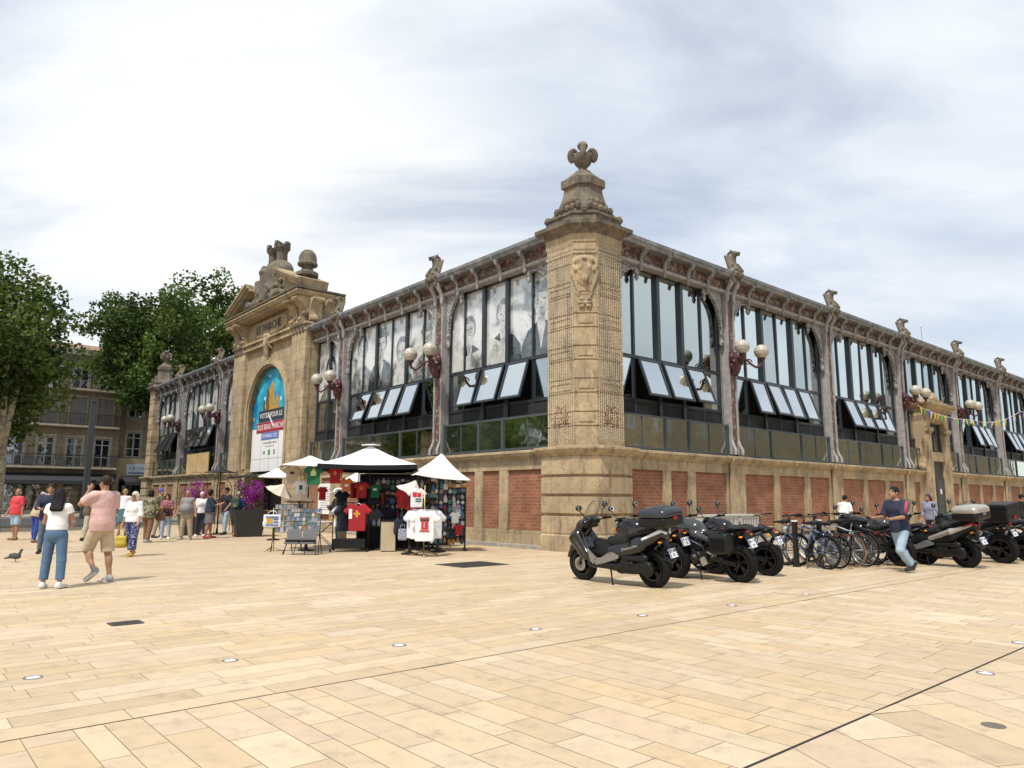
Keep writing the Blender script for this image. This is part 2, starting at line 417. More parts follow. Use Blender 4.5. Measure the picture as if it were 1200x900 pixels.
def zinc_ex(m, N, L, b):
    n = noise(N, L, 3.0, 7, .7); n2 = noise(N, L, .8, 3)
    c = ramp(N, L, n, [(.3, (.115, .12, .125)), (.5, (.20, .205, .21)), (.62, (.33, .33, .325)), (.75, (.17, .165, .16))])
    c = mixc(N, L, remap(N, L, n2, .4, .65, 0, .5), c, (.16, .17, .185))
    L.new(c, b.inputs['Base Color'])
ZINC = mat('weathered_zinc', rough=.55, metal=.25, extra=zinc_ex)
def mosaic_ex(m, N, L, b):
    tc = N.new('ShaderNodeTexCoord'); v = N.new('ShaderNodeTexVoronoi'); v.inputs['Scale'].default_value = 9; L.new(tc.outputs['Object'], v.inputs['Vector'])
    c = ramp(N, L, v.outputs['Color'], [(0, (.13, .045, .04)), (.28, (.16, .06, .05)), (.42, (.07, .085, .05)), (.55, (.26, .20, .14)), (.7, (.10, .042, .038)), (.85, (.09, .10, .075)), (1, (.23, .15, .12))], 'CONSTANT')
    c = mixc(N, L, remap(N, L, noise(N, L, 2, 4), .4, .7, 0, .4), c, (.11, .08, .065)); L.new(c, b.inputs['Base Color'])
    bumpn(N, L, b, v.outputs['Distance'], .6, .03)
MOSAIC = mat('floral_mosaic', rough=.5, extra=mosaic_ex)
PINK = mat('old_pink_paint', (.31, .295, .29), .6, var=.25, vscale=5)
GREYP = mat('grey_cast_iron_paint', (.23, .222, .215), .55, var=.3, vscale=8, bump=.5, bscale=40)
def gsp_ex(m, N, L, b):
    tc = N.new('ShaderNodeTexCoord'); v = N.new('ShaderNodeTexVoronoi'); v.inputs['Scale'].default_value = 8; v.feature = 'DISTANCE_TO_EDGE'; L.new(tc.outputs['Object'], v.inputs['Vector'])
    c = mixc(N, L, remap(N, L, v.outputs['Distance'], .03, .16), (.40, .39, .385), (.17, .165, .165)); L.new(c, b.inputs['Base Color']); bumpn(N, L, b, v.outputs['Distance'], -.6, .03)
SPANDREL = mat('pierced_grey_spandrel', rough=.55, extra=gsp_ex)
FRAME = mat('blue_black_frame', (.018, .024, .029), .32, spec=.6)
FRAMEG = mat('grey_green_rail', (.055, .07, .075), .4)
def louvre_ex(m, N, L, b):
    tc = N.new('ShaderNodeTexCoord'); w = N.new('ShaderNodeTexWave'); w.bands_direction = 'Z'; w.inputs['Scale'].default_value = 11; L.new(tc.outputs['Object'], w.inputs['Vector'])
    L.new(mixc(N, L, w.outputs[0], (.012, .013, .014), (.05, .05, .05)), b.inputs['Base Color']); bumpn(N, L, b, w.outputs[0], .8, .02)
LOUVRE = mat('dark_louvre', rough=.45, extra=louvre_ex)
def glass_mat(name, tint, refl, rough=.02, mn=.62):
    def ex(m, N, L, b):
        n = noise(N, L, .7, 3, .5)
        bp = N.new('ShaderNodeBump'); bp.inputs['Strength'].default_value = .03; bp.inputs['Distance'].default_value = .3; L.new(n, bp.inputs['Height']); L.new(bp.outputs[0], b.inputs['Normal'])
        g = N.new('ShaderNodeBsdfGlossy'); g.inputs['Color'].default_value = (*refl, 1); g.inputs['Roughness'].default_value = rough; L.new(bp.outputs[0], g.inputs['Normal'])
        fr = N.new('ShaderNodeFresnel'); fr.inputs[0].default_value = 1.5; mx = N.new('ShaderNodeMixShader'); L.new(remap(N, L, fr.outputs[0], 0.02, .5, mn, 1), mx.inputs[0])
        o = [q for q in N if q.type == 'OUTPUT_MATERIAL'][0]; L.new(b.outputs[0], mx.inputs[1]); L.new(g.outputs[0], mx.inputs[2]); L.new(mx.outputs[0], o.inputs[0])
    return mat(name, tint, .2, extra=ex)
GLASS = glass_mat('mirror_tinted_glass', (.015, .02, .022), (.72, .79, .78))
GLASSV = glass_mat('casement_glass', (.02, .02, .022), (.80, .83, .82), .03, .93)
GLASSL = glass_mat('green_balustrade_glass', (.03, .04, .03), (.86, .88, .76), .04)
def film(m, N, L, b, stops, sc=1.3, w=.16):
    tc = N.new('ShaderNodeTexCoord'); n = noise(N, L, sc, 5, .6, tc.outputs['Object'], .4)
    L.new(ramp(N, L, n, stops), b.inputs['Base Color'])
    g = N.new('ShaderNodeBsdfGlossy'); g.inputs['Color'].default_value = (.8, .85, .86, 1); g.inputs['Roughness'].default_value = .03
    mx = N.new('ShaderNodeMixShader'); mx.inputs[0].default_value = w
    o = [q for q in N if q.type == 'OUTPUT_MATERIAL'][0]; L.new(b.outputs[0], mx.inputs[1]); L.new(g.outputs[0], mx.inputs[2]); L.new(mx.outputs[0], o.inputs[0])
print_ex = lambda m, N, L, b: film(m, N, L, b, [(.30, (.03, .035, .04)), (.40, (.22, .23, .23)), (.47, (.52, .53, .52)), (.58, (.66, .67, .65)), (.68, (.40, .41, .40)), (.76, (.62, .63, .62))], 1.0, .22)
FACE = mat('print_face_grey', rough=.2, extra=lambda m, N, L, b: film(m, N, L, b, [(.3, (.12, .12, .12)), (.45, (.36, .36, .35)), (.6, (.55, .55, .54)), (.75, (.30, .30, .30))], 3.2))
COATP = mat('print_dark_coat', rough=.2, extra=lambda m, N, L, b: film(m, N, L, b, [(.3, (.010, .012, .014)), (.5, (.02, .024, .027)), (.62, (.10, .105, .105)), (.72, (.03, .03, .03))], 2.2))
COATL = mat('print_grey_coat', rough=.2, extra=lambda m, N, L, b: film(m, N, L, b, [(.3, (.06, .06, .06)), (.5, (.16, .165, .165)), (.65, (.38, .38, .37))], 4))
PRINT = mat('printed_glass_film', rough=.15, extra=print_ex)
INTERIOR = mat('dark_interior', (.012, .012, .013), .9)  # near-black colour puts the shade inside the hall into the material
BLACK = mat('black_plastic', (.008, .008, .009), .42, spec=.3)
BLACKM = mat('black_metal', (.009, .009, .010), .35, spec=.4)
STEEL = mat('bare_steel', (.45, .45, .46), .3, metal=1)
CHROME = mat('chrome', (.75, .75, .77), .08, metal=1)
RUBBER = mat('tyre_rubber', (.008, .008, .008), .8, spec=.2, bump=.4, bscale=60)
WHITE = mat('white_canvas', (.78, .79, .80), .8, var=.05, vscale=2)
WHITEP = mat('white_paint', (.78, .78, .77), .5)
RED = mat('red_paint', (.45, .015, .02), .4)
WOODB = mat('pale_plywood', (.50, .34, .16), .7, var=.2, vscale=2)
LAMPRED = mat('oxblood_iron_paint', (.062, .012, .016), .45)
GLOBE = mat('opal_lamp_globe', (.43, .40, .325), .4, var=.2, vscale=9)
GOLD = mat('dull_gold', (.45, .33, .10), .4, metal=.6)
# ------------------------------------------------------------------ building frame: x along the right facade, y along the left facade
ANG = R(40.89); CU, CV = 14.738, 13.838
VR = Vector((math.cos(ANG), math.sin(ANG), 0)); VL = Vector((-math.sin(ANG), math.cos(ANG), 0))
CORNER = VR * CU + VL * CV
def BW(u, v, z=0.0): return CORNER + VR * u + VL * v + Vector((0, 0, z))
def toB(p): q = Vector((p[0], p[1], 0)) - CORNER; return q.dot(VR), q.dot(VL)
MB2W = Matrix.Translation(CORNER) @ Matrix.Rotation(ANG, 4, 'Z')

# ------------------------------------------------------------------ ground
def ground_ex(m, N, L, b):
    n = noise(N, L, .35, 6, .6); n2 = noise(N, L, 9, 4)
    L.new(mixc(N, L, remap(N, L, n, .35, .65), (.20, .155, .105), (.27, .21, .145)), b.inputs['Base Color'])
GJOINT = mat('sandy_mortar', rough=.85, extra=ground_ex)
g = MB().quad((-450, -200, 0), (450, -200, 0), (450, 900, 0), (-450, 900, 0)).build('ground', GJOINT); setp(g, kind='structure')
def slab_ex(m, N, L, b):
    ca = N.new('ShaderNodeVertexColor'); ca.layer_name = 'slab'
    n = noise(N, L, 1.3, 6, .62); n2 = noise(N, L, 5.5, 6, .7); n3 = noise(N, L, .16, 4, .5)
    c = mixc(N, L, 1.0, ca.outputs[0], ramp(N, L, n2, [(.28, (.74, .71, .68)), (.42, (.95, .94, .92)), (.56, (1.03, 1.01, .98)), (.72, (1.1, 1.0, .86))]), 'MULTIPLY')
    c = mixc(N, L, remap(N, L, n, .52, .74, 0, .5), c, (.49, .375, .25))
    c = mixc(N, L, remap(N, L, n3, .40, .66, 0, .35), c, (.43, .325, .205))
    sp = noise(N, L, 55, 3, .6); c = mixc(N, L, remap(N, L, sp, .62, .72, 0, .5), c, (.20, .15, .10))
    st = noise(N, L, 2.6, 5, .75); c = mixc(N, L, remap(N, L, st, .58, .70, 0, .45), c, (.23, .18, .125))
    L.new(c, b.inputs['Base Color']); L.new(remap(N, L, n2, .3, .7, .48, .68), b.inputs['Roughness'])
    bumpn(N, L, b, n2, .12, .01)
SLAB = mat('sandstone_slabs', rough=.55, spec=.35, extra=slab_ex)
PAL = [(.54, .425, .285), (.565, .45, .305), (.52, .40, .26), (.58, .47, .33), (.55, .425, .275), (.525, .415, .29), (.59, .485, .35), (.50, .385, .255), (.555, .43, .31), (.54, .415, .255)]
def paving(name, poly, ang, origin, z, rows=(.18, .22, .26, .30), lens=(.5, 1.15), joint=.005):
    """rows of slabs with their own widths and lengths, cut to a polygon (building frame), rows run at 'ang' in that frame"""
    bm = bmesh.new(); lay = bm.loops.layers.float_color.new('slab')
    ca, sa = math.cos(ang), math.sin(ang)
    loc = [((x - origin[0]) * ca + (y - origin[1]) * sa, -(x - origin[0]) * sa + (y - origin[1]) * ca) for x, y in poly]
    x0 = min(p[0] for p in loc); x1 = max(p[0] for p in loc); y0 = min(p[1] for p in loc); y1 = max(p[1] for p in loc)
    rd = random.Random(5)
    y = y0
    def span(yy):
        xs = []
        for i in range(len(loc)):
            a, b = loc[i], loc[(i + 1) % len(loc)]
            if (a[1] <= yy) != (b[1] <= yy): xs.append(a[0] + (yy - a[1]) / (b[1] - a[1]) * (b[0] - a[0]))
        return (min(xs), max(xs)) if len(xs) > 1 else None
    while y < y1:
        w = rd.choice(rows); ya, yb = y, min(y + w, y1); y += w
        sa0, sb0 = span(ya + .004), span(yb - .004)
        if not sa0 or not sb0: continue
        lo = min(sa0[0], sb0[0]); hi = max(sa0[1], sb0[1]); x = lo - rd.random() * .6
        while x < hi:
            l = rd.uniform(*lens); xa, xb = x + joint / 2, x + l - joint / 2; x += l
            q = [(max(xa, sa0[0]), ya + joint / 2), (min(xb, sa0[1]), ya + joint / 2), (min(xb, sb0[1]), yb - joint / 2), (max(xa, sb0[0]), yb - joint / 2)]
            if q[1][0] - q[0][0] < .03 and q[2][0] - q[3][0] < .03: continue
            if q[1][0] < q[0][0]: q[1] = q[0] = ((q[0][0] + q[1][0]) / 2, q[0][1])
            if q[2][0] < q[3][0]: q[2] = q[3] = ((q[2][0] + q[3][0]) / 2, q[2][1])
            vv = []
            for p in q:
                u = p[0] * ca - p[1] * sa + origin[0]; v = p[0] * sa + p[1] * ca + origin[1]
                vv.append(bm.verts.new(BW(u, v, z)))
            try: f = bm.faces.new(vv)
            except ValueError: continue
            c = rd.choice(PAL); k = rd.uniform(.92, 1.05)
            for lp in f.loops: lp[lay] = (c[0] * k, c[1] * k, c[2] * k, 1)
    me = bpy.data.meshes.new(name); bmesh.ops.recalc_face_normals(bm, faces=bm.faces); bm.to_mesh(me); bm.free(); me.materials.append(SLAB)
    if me.polygons and me.polygons[0].normal.z < 0: me.flip_normals()
    o = bpy.data.objects.new(name, me); COL.objects.link(o); setp(o, kind='structure'); return o
VB = -8.46; VD = -11.52
paving('plaza', [(-27, VB), (60, VB), (60, .3), (-.45, .3), (-.45, 27), (-27, 27)], 0, (-27, VB), .004)
paving('pavement', [(-27, VD + .011), (60, VD + .011), (60, VB - .02), (-27, VB - .02)], R(90), (-27, VB), .004, rows=(.17, .22, .27, .32), lens=(.45, 1.0))
paving('pavement', [(-27, -22), (60, -22), (60, VD - .011), (-27, VD - .011)], R(62), (-27, VB), .004, rows=(.3, .38, .45), lens=(.55, 1.1))
o = MB(lambda x, y, z: BW(x, y, z)).box(-27, 60, VD - .008, VD + .008, .001, .0035).build('drain_channel', mat('drain_slot', (.02, .018, .015), .9)); setp(o, kind='structure')
# paler strip where the paving has been relaid
def pale_strip():
    paving('relaid_paving', [(-4.1, -8.25), (-1.0, -8.25), (-1.0, -7.72), (-4.1, -7.72)], 0, (-4.1, -8.25), .008, rows=(.265,), lens=(.9, 1.3))
pale_strip()
ROAD = mat('asphalt', (.05, .05, .052), .85, var=.2, vscale=2, bump=.3)
o = MB(lambda x, y, z: BW(x, y, z)).box(-60, 80, 27.4, 44.0, .001, .004).build('road', ROAD); setp(o, kind='structure')
o = MB(lambda x, y, z: BW(x, y, z)).box(-60, 80, 27.02, 27.38, .0, .12).box(-60, 80, 44.02, 44.3, 0, .13).build('kerb', KERB); setp(o, kind='structure')
o = MB(lambda x, y, z: BW(x, y, z)).box(-60, 80, 44.31, 75.0, .001, .12).build('far_pavement', mat('grey_pavement', (.28, .25, .2), .85, var=.2)); setp(o, kind='structure')
# uplights set in the paving
def groundlight(x, y, i, txt):
    r_ = empty('ground_spotlight', (x, y, .004), 0, txt, 'ground light', 'spotlights sunk in the paving')
    MB().lathe([(.068, 0), (.068, .006), (.056, .008), (.054, .003)], 20).build('rim', STEEL, r_, 40)
    MB().lathe([(.053, .003), (.05, .006), (.0, .0065)], 20).build('lens', mat('frosted_lens', (.85, .87, .88), .12), r_, True)
for i, (x, y, t) in enumerate([(-3.79, 6.05, 'round steel floor light at the far left end of the row across the paving'), (-2.47, 6.69, 'round floor light in the paving, second in the row from the left'),
        (-1.09, 7.39, 'round floor light in the paving right of the picture\'s lower left third'), (.27, 8.31, 'round floor light in the paving straight below the corner pillar'),
        (1.62, 9.28, 'round floor light in the paving just in front of the black maxi scooter'), (2.99, 10.18, 'round floor light in front of the motorcycle with side cases'),
        (4.48, 11.38, 'round floor light beside the pale relaid paving strip'), (3.94, 6.32, 'round floor light beyond the dark drain slot at lower right'), (5.13, 7.64, 'round floor light lying on the drain slot at the right edge')]):
    groundlight(x, y, i, t)
def grate(x, y, w, l, rz, txt, n):
    r_ = empty('drain_grate', (x, y, .005), rz, txt, 'drain grate')
    m = MB()
    for a in (-1, 1): m.box(-l / 2, l / 2, a * w / 2 - .02, a * w / 2 + .02, 0, .006); m.box(a * l / 2 - .02, a * l / 2 + .02, -w / 2, w / 2, .0005, .0065)
    m.build('frame', mat('cast_iron', (.06, .055, .05), .6, metal=.4), r_)
    m = MB()
    for i in range(n): x0 = -l / 2 + l * (i + .3) / n; m.box(x0, x0 + l / n * .45, -w / 2 + .02, w / 2 - .02, .0005, .0055)
    for a in (-.17, .17): m.box(-l / 2, l / 2, a * w - .012, a * w + .012, .0005, .005)
    m.build('bars', MATS['cast_iron'], r_)
    MB().quad((-l / 2, -w / 2, .0002), (l / 2, -w / 2, .0002), (l / 2, w / 2, .0002), (-l / 2, w / 2, .0002)).build('pit', mat('grate_pit', (.07, .06, .05), .9), r_)
grate(-4.39, 8.59, .24, .30, ANG, 'small square iron drain grate in the paving at left', 9)
grate(-.85, 16.25, 1.0, 1.25, ANG, 'large iron drain grate in front of the clothes stall', 16)
MB().lathe([(.07, 0), (.07, .003), (.06, .004), (.0, .004)], 20, (3.08, 4.91, .004)).build('manhole_cover', mat('worn_iron', (.13, .11, .085), .7))
setp(bpy.data.objects['manhole_cover'], 'small round iron cover in the paving beyond the drain slot', 'manhole cover')
# ------------------------------------------------------------------ the market hall
hall = empty('market_hall', CORNER, ANG, 'long sandstone, brick and iron market hall with tall dark windows and an ornate stone portal', 'market hall')
FR = lambda s, d, z: Vector((s, -d, z))
FL = lambda s, d, z: Vector((-d, s, z))
BAY = 7.35
COLS = {'R': [BAY * k for k in range(1, 8)], 'L': [7.15, 14.5, 29.2, 36.55]}
PC = 21.85                        # middle of the portal on the left facade
PW, PCH, PX = .24, .45, 1.31      # corner pillar: projection, chamfer, width along each face
END = {'R': 55.0, 'L': 43.7}
def plan(off, sc=1.0, full=False):
    p = PW + off; w = PX + off; c = PCH - off * (math.sqrt(2) - 1) + off
    c = PCH + off * (2 - math.sqrt(2)) 
    if full: q = [(w, w - c), (w, -p + .02), (w - .02, -p), (-p + c, -p), (-p, -p + c), (-p, w - .02), (-p + .02, w), (w - c, w)]
    else: q = [(w, .35), (w, -p), (-p + c, -p), (-p, -p + c), (-p, w), (.35, w)]
    m = (PX - PW) / 2
    return [((x - m) * sc + m, (y - m) * sc + m) for x, y in q]
def lofted(prof, full=False):
    return [[(x, y, z) for x, y in plan(o, sc, full)] for (o, sc, z) in [(t if len(t) == 3 else (t[0], 1.0, t[1])) for t in prof]]
def corner_pillar(M=None, back=False):
    root = None
    m = MB(); m.M = M
    prof = [(.16, 0), (.16, .42), (.12, .46)]
    z = .46
    for k in range(4):
        z2 = .46 + (k + 1) * .535
        prof += [(.14, z + .05), (.14, z2 - .05), (.06, z2 - .03), (.06, z2 + .01)] if k < 3 else [(.14, z + .05), (.14, z2)]
        z = z2
    prof += [(.12, 2.6), (.16, 2.66), (.25, 2.72), (.30, 2.80), (.30, 2.86), (.05, 2.9)]
    m.loft(lofted(prof)); base = m
    m2 = MB(); m2.M = M
    prof = [(.0, 2.88)]; z = 2.9; k = 0
    while z < 8.2:
        h = .40 if k % 2 else .54
        z += h; k += 1
        prof += [(.0, z - .022), (-.035, z - .012), (-.035, z + .012), (.0, z + .022)]
        if k % 2 == 0 and z < 8.2:      # the narrow courses carry framed panels
            za, zb = z - h + .09, z - .07; p0, p1 = -PW + PCH + .10, PX - .10
            for (a, b, c_, e_) in ((za, za + .05, p0, p1), (zb - .05, zb, p0, p1), (za + .0505, zb - .0505, p0, p0 + .05), (za + .0505, zb - .0505, p1 - .05, p1)):
                m2.box(-PW - .022, -PW - .001, c_, e_, a, b); m2.box(c_, e_, -PW - .022, -PW - .001, a, b)
            mc_ = -PW + PCH / 2; m2.obox((mc_ - .006, mc_ - .006, (za + zb) / 2), (PCH * 1.414 - .22, .03, zb - za - .06), Matrix.Rotation(R(-45), 3, 'Z'))
    prof += [(0, 8.42), (.03, 8.44), (.03, 8.5), (.0, 8.52), (0, 8.78), (.03, 8.8), (.03, 9.0), (.05, 9.03)]
    m2.loft(lofted(prof))
    m3_ = MB(); m3_.M = M
    m3_.loft(lofted([(.05, 1, 9.032), (.06, 1, 9.06), (.10, 1, 9.12), (.2, 1, 9.22), (.27, 1, 9.27), (.28, 1, 9.38), (.2, 1, 9.41), (.08, 1, 9.47), (.03, 1, 9.50), (.03, 1, 9.62), (.07, 1, 9.65), (.07, 1, 9.72), (0, .95, 9.76), (0, .82, 9.90), (0, .71, 10.08), (0, .62, 10.28), (0, .56, 10.5), (0, .53, 10.66), (0, .55, 10.70), (0, .62, 10.74), (0, .62, 10.98), (0, .48, 11.06), (0, .24, 11.26), (0, .19, 11.32)], True))
    mx = (PX - PW) / 2
    for i in range(4):       # scrolls on the four corners of the crown
        a = R(45 + 90 * i); c = Vector((mx + 1.06 * math.cos(a), mx + 1.06 * math.sin(a), 9.78))
        m3_.ball(c - Vector((0, 0, .08)), (.12, .12, .14), 8)
    for fx, fy in ((0, -1), (-1, 0)):
        for i in range(5):
            t = (i - 2) * .22
            for zz, q in ((9.92, .70), (10.16, .56)):
                if abs(t) < q * .75: m3_.ball((mx + fx * (q - .02) + (t if fx == 0 else 0), mx + fy * (q - .02) + (t if fy == 0 else 0), zz), (.10, .10, .13), 8)
    m4 = MB(); m4.M = M
    m4.lathe([(.15, 11.3), (.12, 11.38), (.16, 11.44), (.26, 11.56), (.31, 11.70), (.29, 11.82), (.17, 11.86), (.09, 11.92), (.085, 12.0), (.14, 12.05), (.17, 12.13), (.13, 12.22), (.04, 12.27)], 16, (mx, mx, 0))
    for k_ in range(4):
        ax = Vector((math.cos(R(-45 + 90 * k_)), math.sin(R(-45 + 90 * k_)), 0)); pts = []
        for t in range(9):
            a = -1.3 + t * .5; pts.append(Vector((mx, mx, 11.80)) + ax * (.27 + .11 * math.cos(a)) + Vector((0, 0, .19 * math.sin(a))))
        m4.tube(pts, [.07, .085, .09, .095, .095, .085, .075, .06, .045], 8)
    return base, m2, m3_, m4
b_, s_, c_, u_ = corner_pillar()
b_.build('rusticated_base', STONE, hall, False); pil = s_.build('corner_pillar', STONE, hall, False)
c_.build('pillar_crown', CRUST, pil, 30); u_.build('urn', CRUST, pil, 40)
# carved shield on the chamfer
def shield():
    s = SDF(.022)
    s.ell((0, 0, .25), (.30, .10, .46), k=.05).ell((0, -.02, .62), (.34, .1, .14), k=.06).ell((0, -.06, .28), (.2, .1, .3), k=.04)
    s.ell((0, -.13, .02), (.08, .06, .1)).ell((0, -.12, .62), (.07, .06, .06)).ell((.13, -.13, .36), (.05, .05, .07)).ell((-.13, -.13, .36), (.05, .05, .07))
    for q in (-1, 1):
        s.cap((q * .33, -.03, .55), (q * .36, -.02, .2), .06, .05).cap((q * .36, -.03, .2), (q * .18, -.02, -.35), .06, .04).cap((q * .3, -.05, .38), (q * .26, -.06, .3), .06)
        s.cap((q * .2, -.02, -.4), (-q * .14, -.02, -.82), .03, .03, k=.02)
        for i in range(6): a = i * 1.05; s.ell((q * (.1 + .05 * math.cos(a)), -.03, -.66 + .12 * math.sin(a)), (.06, .05, .05), k=.02)
    s.box((0, .06, .1), (.4, .05, .9), .02, k=.01)
    return s
mid = Vector((-PW + PCH / 2, -PW + PCH / 2, 7.62))
Ms = Matrix.Translation(mid) @ Matrix.Rotation(R(-45), 4, 'Z')
shield().build('carved_shield', STONE, pil, Ms)
# far pillar at the left end
def Mfar(): return Matrix.Translation((0, 43.7, 0)) @ Matrix.Scale(-1, 4, (0, 1, 0))
b_, s_, c_, u_ = corner_pillar(Mfar())
b_.build('rusticated_base', STONE, hall); pf = s_.build('corner_pillar', STONE, hall); c_.build('pillar_crown', CRUST, pf, 30); u_.build('urn', CRUST, pf, 40)

def base_wall_(side, segs):
    for sg in segs: base_wall(side, [sg])
def base_wall(side, segs):
    """brick panels in stone framing, between piers; segs = list of (s0, s1, [panel ranges])"""
    F = FR if side == 'R' else FL
    w = MB(F); 
    for (s0, s1, panels) in segs:
        w.box(s0, s1, -.42, -.16, 0, 2.62)
        w.box(s0, s1, -.16, .04, .12, .40); w.box(s0, s1, -.16, .075, .02, .13)
        w.box(s0, s1, -.16, 0, 2.30, 2.60); w.box(s0, s1, -.16, .02, .405, .50)
        e = s0
        for (a, b) in panels:
            w.box(e, a, -.16, 0, .505, 2.295); e = b
        w.box(e, s1, -.16, 0, .505, 2.295)
        for (a, b) in panels:
            p = MB(F); p.box(a + .004, b - .004, -.158, -.075, .508, 2.292); p.build('brick_panel', BRICK, hall)
    o = w.build('base_wall', STONE, hall)
    m = MB(F)
    for (s0, s1, _) in segs:
        m.box(s0, s1, 0.0, .34, .0, .10); 
    m.build('kerb_course', KERB, hall)
    m = MB(F)
    for (s0, s1, _) in segs:
        prof = [(-.42, 2.605), (.02, 2.605), (.03, 2.64), (.08, 2.66), (.16, 2.72), (.17, 2.77), (.21, 2.79), (.21, 2.85), (.0, 2.89), (-.42, 2.89)]
        m.loft([[(s, d, z) for d, z in prof] for s in (s0, s1)])
    m.build('ledge', STONE, hall)
def bay_panels(c0, first=False):
    if first: return [(1.70, 3.37), (3.77, 4.64), (5.04, 6.82)]
    return [(c0 + .62, c0 + 2.53), (c0 + 2.91, c0 + 4.76), (c0 + 5.18, c0 + 6.76)]
segsR = [(1.45, BAY, bay_panels(0, True))]
for k in range(1, 7):
    c0 = BAY * k
    if k == 3: segsR += [(c0, c0 + 2.0, [(c0 + .62, c0 + 1.35)]), (c0 + 5.1, c0 + BAY, [(c0 + 5.75, c0 + 6.65)])]
    else: segsR.append((c0, c0 + BAY, bay_panels(c0)))
base_wall_('R', segsR)
LB = [(1.70, 3.36), (3.78, 4.62), (5.03, 6.62)]
segsL = [(1.45, 7.15, LB), (7.15, 14.5, [(7.77, 9.68), (10.06, 11.91), (12.33, 13.91)]), (14.5, 17.3, [(15.1, 15.95), (16.25, 17.05)]),
         (26.4, 29.2, [(26.65, 27.45), (27.75, 28.6)]), (29.2, 36.55, [(29.8, 31.4), (31.8, 33.8), (34.2, 35.95)]), (36.55, 42.25, [(37.1, 38.7), (39.1, 39.95), (40.35, 42.0)])]
base_wall_('L', segsL)
for side in 'RL':
    F = FR if side == 'R' else FL
    for s in COLS[side]:
        m = MB(F)
        m.box(s - .42, s + .42, .0405, .10, .0, 2.60); m.loft([[(q, d, z) for d, z in [(.0, 2.6), (.12, 2.6), (.18, 2.66), (.26, 2.72), (.31, 2.79), (.31, 2.86), (.0, 2.905)]] for q in (s - .46, s + .46)])
        m.box(s - .45, s + .45, .0, .36, -.01, .11)
        m.build('pier', STONE, hall)

def column(side, s):
    F = FR if side == 'R' else FL
    m = MB(F)
    for q in (-1, 1):
        m.box(s + q * .20 - .038, s + q * .20 + .038, -.2, .07, 2.95, 8.62)
        m.tube([(s + q * .2, .03, 3.5), (s + q * .2, .06, 3.38), (s + q * .2, .11, 3.24), (s + q * .215, .18, 3.1), (s + q * .22, .18, 2.93)], [.03, .045, .05, .058, .05], 8)
        m.tube([(s + q * .2, .08, 8.3), (s + q * .2, .08, 8.55), (s + q * .2, .14, 8.75), (s + q * .2, .28, 8.95), (s + q * .2, .30, 9.1)], [.05, .085, .075, .1, .09], 8)
        m.ball(F and (s + q * .2, .25, 8.98), (.1, .1, .1), 8)
        m.ball((s + q * .2, .09, 8.42), (.075, .075, .11), 8)
    m.box(s - .19, s + .19, .0, .30, 9.0, 9.36); m.box(s - .3, s + .3, .1, .46, 9.30, 9.42)
    c = m.build('column', PINK, hall, 40)
    k = MB(F); k.box(s - .16, s + .16, -.2, .03, 2.95, 9.0); k.build('mosaic_panel', MOSAIC, c)
    m = MB(F)
    m.box(s - .285, s + .285, -.3, -.205, 2.95, 8.62); m.build('column_backing', GREYP, c)
def gargoyle():
    s = SDF(.028)
    s.box((0, .1, .12), (.22, .24, .14), .04).box((0, .22, .02), (.3, .16, .1), .05)
    s.cap((0, .10, .15), (0, .02, .70), .22, .17, k=.08).cap((0, .02, .70), (0, .16, .98), .15, .12, k=.06)
    s.cap((0, .16, .98), (0, .40, .96), .115, .05, k=.05).ell((0, .36, .87), (.05, .08, .03), k=.02)
    s.cap((0, -.06, .6), (0, -.14, 1.0), .12, .06, k=.04)
    for q in (-1, 1):
        s.cap((q * .16, .02, .35), (q * .2, -.16, .92), .09, .05, k=.05).cap((q * .08, .12, 1.06), (q * .1, .02, 1.18), .05, .02, k=.02)
        s.cap((q * .15, .2, .5), (q * .2, .38, .22), .08, .07, k=.04).ell((q * .26, .24, .2), (.1, .1, .14)).ell((q * .2, .34, .06), (.09, .1, .09))
        s.cap((q * .27, .18, -.02), (q * .25, .26, -.28), .09, .05)
    for i in range(5): s.ell((0, -.14 + .07 * i, 1.04 + .06 * math.sin(i * .8)), (.06, .06, .07), k=.02)
    return s
gv, gf, gmi = gargoyle().mesh()
gproto = None
def add_gargoyle(side, s):
    global gproto
    if gproto is None:
        gproto = mesh_obj('gargoyle', gv, gf, CRUST, hall, None, True); o = gproto
    else:
        o = gproto.copy(); COL.objects.link(o); o.parent = hall
    o.location = FR(s, .2, 9.2) if side == 'R' else FL(s, .2, 9.2)
    o.rotation_euler = (0, 0, math.pi if side == 'R' else R(90)); o.scale = (.84, .84, .84)
for side in 'RL':
    for s in COLS[side]: column(side, s); add_gargoyle(side, s)

